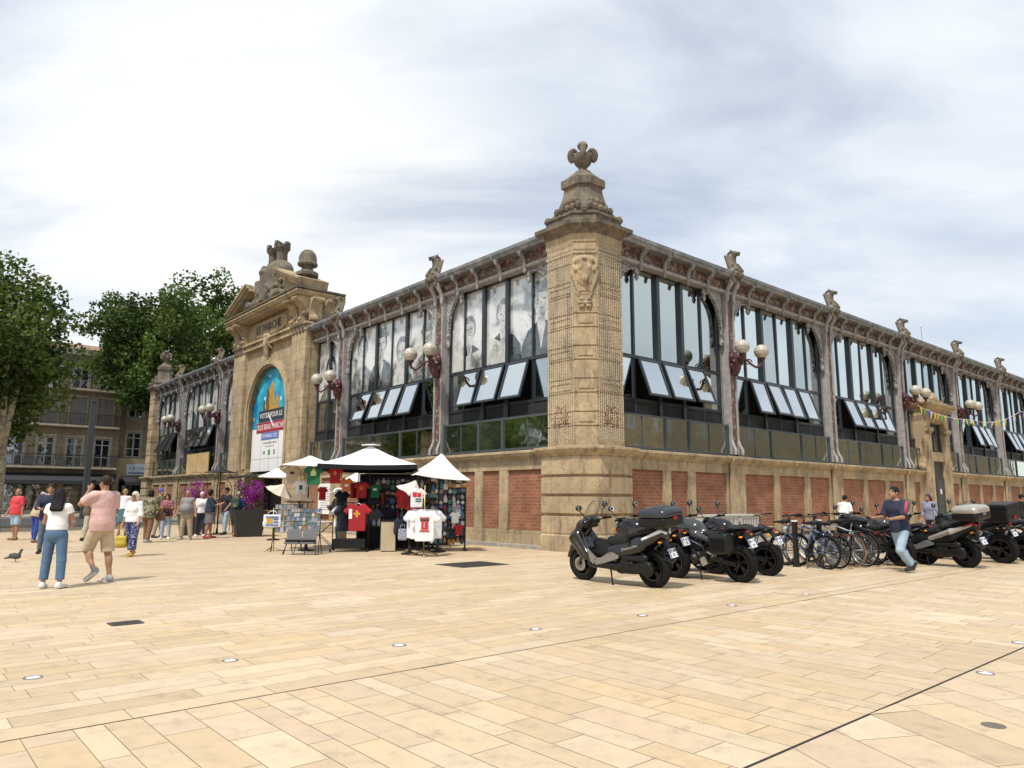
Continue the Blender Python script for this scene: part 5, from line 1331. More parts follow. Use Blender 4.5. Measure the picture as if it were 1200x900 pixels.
    if top:
        T = SDF(res); e = top.get('loose', .016); M_ = top['mat']
        for c, r_ in torso[:2] + bust: T.ell(g(TL(c)), tuple(gr(q + e) for q in r_), rotT, k=.07)
        hem = top.get('hem', .88)
        T.cap(g(TL((0, 0, 1.1))), g(TL((0, 0, hem - .1))), gr(.118 + fat * .45 + e), gr((.135 if female else .128) + fat * .3 + e), k=.05, sq=((1, 0, 0), 1.28))
        T.cap(g(TL((-shw * .8, 0, 1.425))), g(TL((shw * .8, 0, 1.425))), gr(.06 + e * .5), k=.06)
        if hem < .97: c, r_ = torso[2]; T.ell(g(TL(c)), tuple(gr(q + e + .012) for q in r_), rotT, k=.05)
        sv_ = top.get('sleeve', .6)
        T.plane(g(TL((0, 0, hem))), TL((0, 0, .95 - 1)) - TL((0, 0, .95)))
        up = TL((0, 0, 2)) - TL((0, 0, 1)); T.plane(g(TL((0, .03, 1.478))), up * .9 + V3(0, .25, 0))
        for nm in 'LR':
            j = J[nm]
            if sv_ <= 0: continue
            r0 = (.048 if female else .056) + e
            if sv_ <= 1: T.cap(g(j['sh']), g(j['sh'] + (j['elb'] - j['sh']) * sv_), gr(r0), gr(.048 + e * 1.3), k=.03, flat=(0, 1))
            else:
                T.cap(g(j['sh']), g(j['elb']), gr(r0), gr(.042 + e), k=.03); T.cap(g(j['elb']), g(j['elb'] + (j['wr'] - j['elb']) * (sv_ - 1)), gr(.042 + e), gr(.034 + e), k=.02, flat=(0, 1))
        T.build('shirt', M_, root)
    if bottom:
        B_ = SDF(res); e = bottom.get('loose', .014); ln = bottom.get('len', 1.95); kd = bottom.get('kind', 'trousers')
        c, r_ = torso[2]; B_.ell(g(c), tuple(gr(q + e) for q in r_), k=.04)
        B_.cap(g((0, -.005, .93)), g(TL((0, 0, 1.04))), gr(.112 + fat * .4 + e), gr(.108 + fat * .45 + e), k=.03, sq=((1, 0, 0), 1.25))
        fl = bottom.get('flare', 0.0)
        if kd == 'skirt':
            zz = .95 - ln * .42; B_.cap(g((0, 0, .95)), g((0, .01, zz)), gr(.15), gr(.165 + fl), k=.03, flat=(0, 1), sq=((1, 0, 0), 1.2))
        else:
            for nm in 'LR':
                j = J[nm]; th = 1 + fat * .6
                if ln <= 1: B_.cap(g(j['hip']), g(j['hip'] + (j['knee'] - j['hip']) * ln), gr(.086 * th + e), gr(.062 + e * 1.8 + fl), k=.03, flat=(0, 1))
                else:
                    B_.cap(g(j['hip']), g(j['knee']), gr(.086 * th + e), gr(.058 + e + fl * .4), k=.03); B_.cap(g(j['knee']), g(j['knee'] + (j['ank'] - j['knee']) * (ln - 1)), gr(.057 + e + fl * .4), gr(.042 + e + fl), k=.02, flat=(0, 1))
                    if not fl: cm = j['knee'] * .66 + j['ank'] * .34 + V3(0, -.016, 0); B_.ell(g(cm), (gr(.05 + e * .7), gr(.056 + e * .7), gr(.12)), k=.03)
        upv = TL((0, 0, 2)) - TL((0, 0, 1)); B_.plane(g(TL((0, 0, 1.045))), upv)
        B_.build('skirt' if kd == 'skirt' else 'shorts' if ln <= 1 else 'trousers', bottom['mat'], root)
    if shoe:
        for nm in 'LR':
            j = J[nm]; f_ = SDF(min(res, .012)); a = j['ank'] + j['fd'] * -.045 + V3(0, 0, -.038); b = j['ank'] + j['fd'] * .185 + V3(0, 0, -.052)
            side = np.cross(j['fd'], V3(0, 0, 1)); side /= np.linalg.norm(side)
            f_.cap(g(a), g(b), gr(.043), gr(.034), k=.02, sq=(side, 1.15)).cap(g(a + V3(0, 0, .02)), g(j['ank'] + V3(0, 0, .012)), gr(.045), gr(.046), k=.02)
            if len(shoe) > 1: up = np.cross(side, j['fd']); f_.cap(g(a - up * .032), g(b - up * .022), gr(.018), gr(.018), k=.003, t=1, sq=(side, 2.6))
            f_.build('shoe', list(shoe) if len(shoe) > 1 else shoe[0], root)
    st, hm = hair
    Hh = SDF(min(res, .012)); ok = True; hm = HAIR.get(hm, hm)
    rc = (gr(.082), gr(.10), gr(.10))
    if st == 'bald': Hh.cap(g(HD(-.07, -.05, -.015)), g(HD(0, -.088, -.03)), gr(.022), k=.02).cap(g(HD(.07, -.05, -.015)), g(HD(0, -.088, -.03)), gr(.022), k=.02)
    else:
        Hh.ell(g(HD(0, -.018, .038)), rc, HRt, k=.02)
        if st in ('long', 'bob', 'curly', 'pony'): Hh.ell(g(HD(0, -.04, .0)), (gr(.09), gr(.085), gr(.10)), HRt, k=.03)
        if st == 'long': 
            for q in (-1, 0, 1): Hh.cap(g(HD(q * .05, -.05, -.02)), g(HD(q * .065, -.085, -.25) - V3(0, .02, .0)), gr(.055), gr(.045), k=.04)
        if st == 'bob':
            for q in (-1, 1): Hh.cap(g(HD(q * .062, -.03, 0)), g(HD(q * .068, -.03, -.10)), gr(.04), gr(.035), k=.04)
        if st == 'curly':
            for i in range(26): d = rng.normal(size=3); d /= np.linalg.norm(d); d[1] = -abs(d[1]) * .8 + .1; Hh.ell(g(HD(*(d * V3(.095, .105, .105) + V3(0, -.02, .03)))), gr(.035), None, k=.02)
        if st == 'pony': Hh.cap(g(HD(0, -.11, .04)), g(HD(0, -.15, -.14)), gr(.04), gr(.02), k=.02)
        if st == 'bun': Hh.ell(g(HD(0, -.10, .08)), gr(.05), None, k=.02)
        Hh.ell(g(HD(0, .085, -.035)), (gr(.062), gr(.075), gr(.085)), HRt, k=.01, op='cut')
        if st == 'short': Hh.ell(g(HD(0, .0, -.115)), (gr(.12), gr(.13), gr(.085)), HRt, k=.01, op='cut')
    Hh.build('hair', hm, root)
    if glasses:
        G = SDF(.006)
        for q in (-1, 1): G.ell(g(HD(q * .033, .088, .008)), (gr(.026), gr(.012), gr(.02)), HRt, k=.004); G.cap(g(HD(q * .058, .08, .012)), g(HD(q * .08, -.02, .012)), gr(.005), k=.003)
        G.build('sunglasses', mat('dark_lens', (.01, .01, .01), .1), root)
    info = {n: [Matrix.Translation((xy[0], xy[1], z0)) @ Matrix.Rotation(rz, 4, 'Z') @ Vector(g(p)) for p in (J[n]['sh'], J[n]['elb'], J[n]['wr'], J[n]['wr'] + J[n]['fo'] * .1)] for n in 'LR'}
    info['head'] = Matrix.Translation((xy[0], xy[1], z0)) @ Matrix.Rotation(rz, 4, 'Z') @ Vector(g(hc)); info['root'] = root
    return info
GRP = 'people on the square'
DENIM = cloth('blue_denim', (.075, .145, .245)); LDENIM = cloth('washed_denim', (.30, .40, .50)); WHT = cloth('white', (.72, .72, .72)); NAVY = cloth('navy', (.018, .025, .055)); BLK = cloth('black', (.014, .014, .016)); BEIGE = cloth('beige', (.42, .33, .22)); KHAKI = cloth('khaki', (.33, .28, .20))
SHW = (mat('shoe_white', (.65, .65, .63), .5), mat('shoe_sole', (.7, .7, .68), .6)); SHB = (mat('shoe_black', (.015, .015, .016), .45),); SHG = (mat('shoe_grey', (.28, .29, .29), .6), MATS['shoe_sole']); SHT = (mat('shoe_tan', (.25, .14, .07), .6),); SHY = (mat('shoe_mustard', (.5, .3, .05), .5),); SHR = (mat('shoe_red', (.35, .05, .06), .5),)
D_ = math.radians
P = {}
P['pink'] = person((-6.98, 12.60), D_(62), 1.80, 'man in pale pink tee and beige shorts holding a phone to his face', 'tan', res=.011, legL=(26, 3, 66, 34), legR=(-6, 4, 4, 0), armL=(58, 24, 128, .15), armR=(8, 8, 25, .2), head=(14, 6),
    top=dict(mat=cloth('pale_pink', (.60, .38, .35)), sleeve=.72, hem=.84, loose=.026), bottom=dict(mat=cloth('sand_shorts', (.50, .40, .28)), len=.97, loose=.022), shoe=SHG, hair=('short', 'brown'))
P['tee'] = person((-7.22, 11.75), D_(8), 1.56, 'woman with long dark hair, white tee and cropped blue jeans, seen from behind', 'tan', True, res=.011, legL=(3, 5, 4), legR=(-2, 5, 4), armL=(12, 16, 75, .8), armR=(12, 16, 75, .8), head=(5, 8),
    top=dict(mat=WHT, sleeve=.38, hem=1.02, loose=.014), bottom=dict(mat=DENIM, len=1.82, loose=.012, flare=.018), shoe=SHW[:1], hair=('long', 'black'))
P['red'] = person((-16.59, 24.71), D_(165), 1.70, 'white haired man in red polo shirt and pale denim shorts', 'tan', fat=.08, armL=(0, 10, 10, .2), armR=(5, 12, 20, .2), top=dict(mat=cloth('coral_red', (.55, .045, .06)), sleeve=.8, hem=.86, loose=.02), bottom=dict(mat=LDENIM, len=.92, loose=.02), shoe=SHT, hair=('bald', 'white'))
P['beige'] = person((-15.05, 23.38), D_(-25), 1.60, 'grey haired woman in beige top and bright blue trousers bending over', 'tan', True, lean=16, head=(0, -14), fat=.05, armL=(30, 8, 40, .3), armR=(25, 12, 50, .3), top=dict(mat=BEIGE, sleeve=1.5, hem=.86, loose=.024), bottom=dict(mat=cloth('royal_blue', (.02, .05, .26)), loose=.014), shoe=SHT, hair=('curly', 'grey'))
P['navy'] = person((-11.85, 18.86), D_(-150), 1.76, 'dark haired man in navy shirt and jeans beside the woman in white tee', 'tan', armL=(15, 10, 40, .3), armR=(20, 14, 70, .6), top=dict(mat=NAVY, sleeve=1.4, hem=.84, loose=.02), bottom=dict(mat=cloth('mid_denim', (.09, .13, .19))), shoe=SHB, hair=('short', 'brown'))
P['brown'] = person((-14.0, 24.39), D_(-60), 1.72, 'man in brown jacket and pale trousers facing right, in the shade', 'dark', armL=(20, 8, 60, .4), armR=(15, 8, 50, .4), top=dict(mat=cloth('brown', (.12, .085, .06)), sleeve=1.8, hem=.84, loose=.026), bottom=dict(mat=cloth('stone', (.45, .40, .31)), loose=.018), shoe=SHB, hair=('short', 'black'))
P['teal'] = person((-14.9, 28.33), D_(20), 1.74, 'woman in white blouse and teal skirt behind the man in pink', 'tan', True, top=dict(mat=WHT, sleeve=.7, hem=.98, loose=.02), bottom=dict(mat=cloth('teal', (.05, .14, .17)), kind='skirt', len=1.1, flare=.03), shoe=SHT, hair=('bun', 'blonde'))
P['white'] = person((-9.30, 18.16), D_(172), 1.58, 'woman in sunglasses, knotted white shirt and wide navy patterned trousers carrying a yellow bag', 'tan', True, res=.012, fat=.03, legL=(14, 2, 6), legR=(-10, 2, 14, 14), armL=(4, 12, 30, .1), armR=(2, 10, 12, .1), glasses=True,
    top=dict(mat=WHT, sleeve=1.35, hem=.93, loose=.022), bottom=dict(mat=cloth('navy_print', (.025, .03, .13), (26, (.45, .45, .5))), len=1.75, loose=.02, flare=.05), shoe=SHY, hair=('bob', 'white'))
P['camo'] = person((-11.61, 23.61), D_(-12), 1.66, 'woman with curly dark hair in camouflage jacket and rust trousers, seen from behind', 'tan', True, fat=.05, lean=4, legL=(10, 3, 8), legR=(-8, 3, 8), armR=(15, 12, 60, .4), top=dict(mat=cloth('camouflage', (.10, .11, .05), (14, (.20, .19, .11), (.06, .06, .04), (.26, .22, .14), (.10, .12, .06))), sleeve=1.8, hem=.82, loose=.03), bottom=dict(mat=cloth('rust', (.17, .085, .045)), loose=.02, flare=.015), shoe=SHG, hair=('curly', 'black'))
P['cap'] = person((-12.6, 26.4), D_(-100), 1.74, 'man in a blue cap mostly hidden behind the camouflage jacket', 'tan', top=dict(mat=cloth('dull_olive', (.14, .14, .08)), sleeve=.8, loose=.02), bottom=dict(mat=KHAKI), shoe=SHB, hair=('short', cloth('cap_blue', (.05, .06, .30))))
P['flow'] = person((-11.96, 25.56), D_(-160), 1.56, 'woman in dark floral blouse and washed jeans, black bag at her waist', 'tan', True, fat=.04, armL=(25, 10, 85, .6), armR=(25, 10, 85, .6), top=dict(mat=cloth('plum_floral', (.20, .05, .07), (24, (.45, .28, .25))), sleeve=1.3, hem=.88, loose=.024), bottom=dict(mat=LDENIM), shoe=SHW, hair=('bob', 'black'))
P['tank'] = person((-11.05, 25.10), D_(178), 1.68, 'stout bald man in grey tank top and khaki trousers', 'tan', fat=.13, legL=(0, 7, 4), legR=(0, 7, 4), armL=(0, 18, 15, .2), armR=(0, 18, 15, .2), top=dict(mat=cloth('grey_jersey', (.20, .20, .20)), sleeve=.12, hem=.88, loose=.016), bottom=dict(mat=KHAKI, loose=.03, len=1.9), shoe=SHG, hair=('bald', 'grey'))
P['whdark'] = person((-11.5, 27.31), D_(-140), 1.64, 'woman with short fair hair in white shirt and dark trousers', 'tan', True, top=dict(mat=WHT, sleeve=1.2, hem=.92, loose=.022), bottom=dict(mat=NAVY), shoe=SHW, hair=('short', 'white'))
P['skirt'] = person((-10.72, 26.2), D_(-75), 1.70, 'woman with curly dark hair in navy top, short patterned skirt and red shoes', 'tan', True, fat=.06, armL=(35, 10, 80, .4), armR=(30, 10, 80, .4), top=dict(mat=NAVY, sleeve=1.2, hem=.95, loose=.02), bottom=dict(mat=cloth('grey_print', (.12, .12, .15), (24, (.36, .25, .22))), kind='skirt', len=.95, flare=.02), shoe=SHR, hair=('curly', 'black'))
P['black'] = person((-11.2, 28.9), D_(150), 1.84, 'man in black tee and light jeans leaning by the brick wall', 'tan', legL=(14, 4, 10), legR=(-6, 6, 6), armL=(5, 14, 40, .5), armR=(30, 10, 95, .5), top=dict(mat=BLK, sleeve=.75, hem=.84, loose=.02), bottom=dict(mat=LDENIM, loose=.018), shoe=SHB, hair=('short', 'brown'))
P['backp'] = person((-10.18, 27.41), D_(10), 1.66, 'person in navy tee and black shorts with a green backpack, seen from behind', 'tan', armL=(10, 9, 20, .2), top=dict(mat=cloth('dark_blue', (.02, .04, .15)), sleeve=.8, hem=.84, loose=.026), bottom=dict(mat=BLK, len=.98, loose=.04), shoe=SHT, hair=('short', 'grey'))
P['blonde'] = person((-10.55, 28.9), D_(-25), 1.74, 'woman with long blonde hair in pale top and cream shorts beside the dark planter', 'fair', True, legL=(18, 2, 8), legR=(-18, 2, 30, 25), top=dict(mat=cloth('pale_grey', (.55, .53, .5)), sleeve=.3, hem=.94, loose=.016), bottom=dict(mat=cloth('cream', (.55, .5, .36)), len=.55, loose=.02), shoe=SHB, hair=('long', 'blonde'))
P['walk'] = person((7.86, 14.95), D_(112), 1.80, 'man in navy tee with red sleeve stripe and light jeans striding left past the bicycles', 'tan', res=.011, lean=7, legL=(22, 2, 62, 0), legR=(-14, 2, 34, 34), armL=(22, 9, 62, .2), armR=(16, 12, 72, .1), head=(0, -10),
    top=dict(mat=NAVY, sleeve=.9, hem=.86, loose=.022), bottom=dict(mat=LDENIM, len=1.93, loose=.020), shoe=SHB, hair=('short', 'black'))
P['seat1'] = person((10.3, 22.9), D_(-60), 1.6, 'dark haired person in white tee behind the bicycles', 'tan', lean=14, top=dict(mat=WHT, sleeve=.8, loose=.02), bottom=dict(mat=BLK), shoe=SHB, hair=('short', 'black'), z0=-.0)
P['purp'] = person((13.6, 23.9), D_(120), 1.64, 'woman with dark purple hair in a lilac denim jacket by the side door', 'tan', True, lean=6, top=dict(mat=cloth('lilac_denim', (.22, .23, .33)), sleeve=1.6, loose=.026), bottom=dict(mat=NAVY), shoe=SHB, hair=('long', mat('hair_plum', (.035, .012, .028), .5)))
P['dk1'] = person((18.2, 26.2), D_(-100), 1.66, 'dark haired person far behind the black motorcycle box', 'dark', top=dict(mat=BLK, sleeve=.8), bottom=dict(mat=BLK), shoe=SHB, hair=('short', 'black'))
P['tour'] = person((17.1, 23.0), D_(-170), 1.72, 'bearded man in black tee with a round yellow print at the right', 'tan', fat=.06, armL=(25, 12, 95, .4), armR=(25, 12, 95, .5), top=dict(mat=BLK, sleeve=.8, loose=.026), bottom=dict(mat=BLK), shoe=SHB, hair=('short', 'brown'))
P['whR'] = person((16.75, 21.9), D_(100), 1.74, 'man in white tee cut by the right edge of the picture', 'tan', top=dict(mat=WHT, sleeve=.8, loose=.024), bottom=dict(mat=KHAKI, len=.95), shoe=SHW, hair=('short', 'black'))
P['vend'] = person((-5.25, 22.6), D_(155), 1.66, 'stall keeper in dark jacket and jeans standing at the folding table', 'tan', True, fat=.05, lean=8, armL=(30, 12, 60, .3), armR=(35, 10, 70, .4), top=dict(mat=cloth('dark_brown', (.03, .025, .02)), sleeve=1.8, hem=.84, loose=.03), bottom=dict(mat=DENIM, loose=.02), shoe=SHG, hair=('bob', 'brown'))
# prints, stripes, beard: children of the person
def on_torso(p, name, m, y, z, w, h, back=False):
    o = MB(); 
    return o
# things people carry
def bag(name, loc, rz, size, m, label, handle=.22, mats2=None):
    r_ = empty(name, loc, rz, label, 'bag'); s = SDF(.012); a, b, c = size
    s.box((0, 0, -c / 2), (a / 2, b / 2, c / 2), min(b * .4, .05), k=.02).ell((0, 0, -c * .7), (a * .54, b * .62, c * .3), k=.04); s.build('pouch', m, r_)
    for q in (-1, 1):
        h = MB(); h.tube([(-a * .28, q * b * .3, -.01), (-a * .22, q * b * .2, handle * .6), (0, q * b * .05, handle), (a * .22, q * b * .2, handle * .6), (a * .28, q * b * .3, -.01)], .009, 6); h.build('handle', mats2 or m, r_, True)
    return r_
w_ = P['white']['R'][3]; bag('handbag', w_ - Vector((.0, 0, .22)), .3, (.30, .14, .28), cloth('mustard_leather', (.45, .33, .03), None, .5), 'mustard yellow handbag held by the woman in white shirt')
w_ = P['beige']['R'][2]; bag('tote_bag', w_ + Vector((.08, -.1, -.18)), .5, (.34, .1, .36), cloth('canvas_tote', (.62, .55, .40)), 'cream canvas tote bag carried by the bending grey haired woman', .2)
bag('shoulder_bag', P['camo']['R'][2] + Vector((.02, 0, -.08)), .2, (.28, .1, .24), cloth('brown_leather', (.14, .06, .03), None, .5), 'brown leather shoulder bag on the camouflage jacket woman', .35)
bag('shopping_bag', Vector((-11.35, 25.9, .98)), .1, (.34, .1, .5), cloth('red_bag', (.42, .02, .05)), 'red shopping bag hanging beside the floral blouse woman', .25)
bag('waist_bag', Vector((-11.9, 25.38, .98)), .1, (.26, .1, .18), BLK, 'black waist bag of the floral blouse woman', .12)
bp = empty('backpack', (-10.21, 27.22, .98), D_(10), 'dark green backpack on the back of the person in navy tee', 'backpack'); s = SDF(.014)
s.box((0, 0, .22), (.15, .07, .23), .06, k=.02).ell((0, -.07, .14), (.12, .05, .12), k=.03); s.build('sack', cloth('dark_green', (.03, .06, .045)), bp)
m = MB()
for q in (-1, 1): m.tube([(q * .10, .06, .42), (q * .13, .12, .46), (q * .15, .2, .40), (q * .15, .22, .25)], .018, 6)
m.build('strap', BLK, bp, True); MB().box(-.05, .05, -.128, -.12, .12, .2).build('patch', mat('olive_patch', (.2, .25, .08), .7), bp)
ph = empty('mobile_phone', P['pink']['L'][3] + Vector((-.0, .02, .01)), D_(40), 'black mobile phone held by the man in pink tee', 'phone')
MB().obox((0, 0, .02), (.075, .011, .15), Matrix.Rotation(.25, 3, 'X')).build('case', BLACK, ph); MB().obox((0, .0075, .022), (.066, .002, .135), Matrix.Rotation(.25, 3, 'X')).build('screen', mat('phone_glass', (.01, .01, .012), .08), ph)
# pigeon
pg = empty('pigeon', (-10.94, 16.40, .005), D_(-62), 'dark grey pigeon standing on the paving at the left edge', 'pigeon')
s = SDF(.008); s.ell((0, 0, .13), (.06, .11, .065), Matrix.Rotation(R(-14), 3, 'X'), k=.02).cap((0, .07, .16), (0, .10, .24), .035, .024, k=.02).ell((0, .108, .26), (.024, .03, .024), k=.01).cap((0, .13, .258), (0, .158, .25), .007, .003, k=.003, t=1).cap((0, -.08, .115), (0, -.2, .085), .035, .012, k=.02, sq=((1, 0, 0), 1.5))
for q in (-1, 1):
    s.ell((q * .052, -.02, .14), (.016, .10, .045), Matrix.Rotation(R(-16), 3, 'X'), k=.008, t=2).cap((q * .025, .01, .08), (q * .03, .015, .012), .007, .006, k=.004, t=1)
    for a in (-.5, 0, .5): s.cap((q * .03, .015, .008), (q * .03 + .035 * math.sin(a), .015 + .035 * math.cos(a), .006), .005, .004, k=.002, t=1)
s.build('body', [mat('pigeon_slate', (.045, .05, .06), .6), mat('pigeon_pink', (.25, .09, .08), .6), mat('pigeon_wing', (.075, .08, .09), .6)], pg)

# trim on single garments
def strip_on(p, a, b, off, r_, m, name):
    rt = p['root']; M_ = (Matrix.Translation(rt.location) @ Matrix.Rotation(rt.rotation_euler[2], 4, 'Z')).inverted()
    A, B_ = M_ @ a, M_ @ b; o = MB(); o.tube([A + Vector(off), A.lerp(B_, .5) + Vector(off) * 1.1, B_ + Vector(off)], r_, 8); return o.build(name, m, rt, True)
sh, el = P['walk']['L'][0], P['walk']['L'][1]; rt = P['walk']['root']
strip_on(P['walk'], sh, sh.lerp(el, .85), (-.045, .0, .035), .040, cloth('red_stripe', (.42, .05, .09)), 'sleeve_stripe')
rt = P['tour']['root']; o = MB(); o.lathe([(.11, -.165), (.11, -.155), (.0, -.155)], 16, (0, 0, 0), axis='y'); o2 = o.build('shirt_print', cloth('print_yellow', (.45, .33, .12)), rt); o2.location = (0, .325, 1.25)
s = SDF(.012); 
for q in (-1, 1): s.ell((q * .03, .075, 1.545), (.04, .05, .045), k=.02)
s.build('beard', HAIR['brown'], P['tour']['root'])
# ------------------------------------------------------------------ motorcycles, scooters, bicycles
def car_paint(name, col, rough=.22, metal=.0, coat=.6): return mat(name, col, rough, metal, coat=coat, var=.06, vscale=20)
GLOSSB = car_paint('gloss_black_paint', (.004, .004, .0045), .20, 0, .35); SATB = mat('satin_black_plastic', (.007, .007, .0075), .42, spec=.3, bump=.15, bscale=90)
SEATM = mat('black_seat_vinyl', (.009, .009, .010), .5, spec=.35, bump=.25, bscale=120); ENG = mat('engine_dark_alloy', (.03, .03, .031), .4, metal=.6); ALLOY = mat('bright_alloy', (.50, .50, .50), .3, metal=.9)
GREYPAINT = car_paint('grey_green_tank_paint', (.040, .043, .042), .28, .2); SILV = car_paint('silver_beige_paint', (.42, .39, .33), .3, .5); TRIMG = mat('silver_grey_trim', (.26, .25, .235), .35, metal=.5)
SMOKE = mat('clear_screen', (.88, .9, .9), .03, trans=1.0, spec=.3); TAILR = mat('red_tail_lens', (.28, .01, .015), .2); TAILC = mat('clear_tail_lens', (.72, .72, .72), .12); AMBER = mat('amber_lens', (.7, .25, .02), .2)
MIRG = mat('mirror_glass', (.85, .88, .9), .03, metal=1); PLATE = mat('plate_white', (.75, .76, .76), .4); INKB = mat('plate_ink', (.02, .02, .03), .5); PBLUE = mat('plate_blue', (.03, .08, .35), .5); HEADL = mat('headlamp_glass', (.55, .57, .6), .08, spec=.8)
DISC = mat('brake_disc_steel', (.35, .35, .36), .3, metal=1)
def wheel(root, x, Rr, w, rimR, spokes=5, mrim=None, discs=(1,), y=0, tyre_sq=1.0, z=None):
    z = Rr if z is None else z
    m = MB(); m.lathe([(rimR - .02, -w * .42), (rimR + .012, -w * .45), (rimR + .012, -w * .38), (rimR - .018, -w * .2), (rimR - .018, w * .2), (rimR + .012, w * .38), (rimR + .012, w * .45), (rimR - .02, w * .42), (rimR - .032, 0), (rimR - .02, -w * .42)], 36, (x, y, z), axis='y')
    m.lathe([(.02, -w * .55), (.05, -w * .5), (.055, 0), (.05, w * .5), (.02, w * .55)], 16, (x, y, z), axis='y')
    for i in range(spokes):
        a = 2 * math.pi * i / spokes + .3
        for da in (-.10, .10):
            c, s = math.cos(a + da * .2), math.sin(a + da * .2); c2, s2 = math.cos(a + da * 1.6), math.sin(a + da * 1.6)
            m.bar((x + c * .04, y, z + s * .04), (x + c2 * (rimR - .015), y, z + s2 * (rimR - .015)), .026, w * .3, up=(0, 1, 0))
    wh = m.build('wheel', mrim or BLACKM, root, 40)
    t = MB(); t.torus((x, y, z), Rr - (Rr - rimR) * .5, (Rr - rimR) * .56, 'y', 44, 12, 0, w / ((Rr - rimR) * 1.12)); t.build('tyre', RUBBER, wh, True)
    for d in discs:
        q = MB(); yy = y + d * w * .75; q.lathe([(.07, yy - .003), (rimR * .62, yy - .003), (rimR * .62, yy + .003), (.07, yy + .003), (.07, yy - .003)], 28, (x, 0, z), axis='y'); q.build('brake_disc', DISC, wh)
    return wh
def plate(root, c, tilt, txt, w=.21, h=.15):
    rt = Matrix.Translation(c) @ Matrix.Rotation(R(-90), 4, 'Z') @ Matrix.Rotation(R(90) - tilt, 4, 'X')     # faces backwards
    m = MB(); m.M = rt; m.box(-w / 2, w / 2, -h / 2, h / 2, 0, .006, 0); m.box(-w / 2 + .003, -w / 2 + .028, -h / 2 + .003, h / 2 - .003, .0055, .0075, 1); m.box(w / 2 - .028, w / 2 - .003, -h / 2 + .003, h / 2 - .003, .0055, .0075, 1)
    p = m.build('number_plate', [PLATE, PBLUE], root)
    a, b = txt
    v, f = textmesh(a, .068, .001); v2, f2 = textmesh(b, .068, .001); n = len(v)
    vv = [rt @ Vector((x, y + .032, .009 + z)) for x, y, z in v] + [rt @ Vector((x, y - .036, .009 + z)) for x, y, z in v2]
    mesh_obj('lettering', vv, f + [tuple(i + n for i in q) for q in f2], INKB, p)
def mirror(root, base, top, m=None, s=1):
    a, b = Vector(base), Vector(top); q = MB(); q.tube([a, a.lerp(b, .6) + Vector((.02, 0, 0)), b - Vector((0, 0, .05))], .008, 6)
    q.M = Matrix.Translation(b) @ Matrix.Rotation(R(8), 4, 'Y'); q.ball((0, 0, 0), (.03, .085 * s, .055 * s), 12); o = q.build('mirror', m or SATB, root, 50)
    g = MB(); g.M = Matrix.Translation(b + Vector((-.026, 0, 0))) @ Matrix.Rotation(R(8), 4, 'Y'); g.lathe([(.0005, 0), (.05, -.001), (.052, .003)], 18, (0, 0, 0), axis='x'); g.M = g.M; 
    vs_ = g.v; gl_ = g.build('mirror_glass', MIRG, o)
def grips(root, x, z, w=.36, rake=.12, y0=0):
    m = MB(); m.tube([(x - rake, -w, z), (x - rake * .6, -w * .6, z + .015), (x, -.08, z - .03), (x, .08, z - .03), (x - rake * .6, w * .6, z + .015), (x - rake, w, z)], .013, 8); o = m.build('handlebar', BLACKM, root, True)
    for q in (-1, 1):
        g = MB(); g.tube([(x - rake * .95, q * (w - .01), z), (x - rake * .8, q * (w - .13), z + .008)], .02, 10); g.obox((x - rake * .7, q * (w - .16), z + .01), (.05, .05, .045)); g.build('grip', RUBBER, o, 40)
        g = MB(); g.tube([(x - rake * .6, q * (w - .16), z + .01), (x - rake * .5 + .05, q * (w - .1), z), (x - rake + .05, q * (w + .0), z - .01)], .007, 6); g.build('lever', ALLOY, o, True)
def topbox(root, c, size, mt, mb_, name='top_box'):
    a, b, h = size; s = SDF(.014); s.box((0, 0, -.02), (a, b, h * .62), .07, k=.02).ell((0, 0, -h * .55), (a * .8, b * .8, h * .45), k=.06); s.plane((0, 0, .0), (0, 0, 1)); M_ = Matrix.Translation(c)
    o = s.build(name, mb_, root, M_)
    s = SDF(.014); s.box((0, 0, h * .2), (a * 1.01, b * 1.01, h * .55), .09, k=.02).ell((.0, 0, h * .42), (a * .85, b * .9, h * .42), k=.08); s.plane((0, 0, .012), (0, 0, -1)); s.build('lid', mt, o, M_)
    m = MB()
    for q in (-1, 1): m.box(c[0] - a * .96, c[0] - a * .60, c[1] + q * b * .5 - .05, c[1] + q * b * .5 + .05, c[2] + .03, c[2] + .06)
    m.obox((c[0] - a * 1.0, c[1], c[2] - .01), (.03, .1, .05)); m.build('reflector', TAILR if mt is not SILV else TRIMG, o)
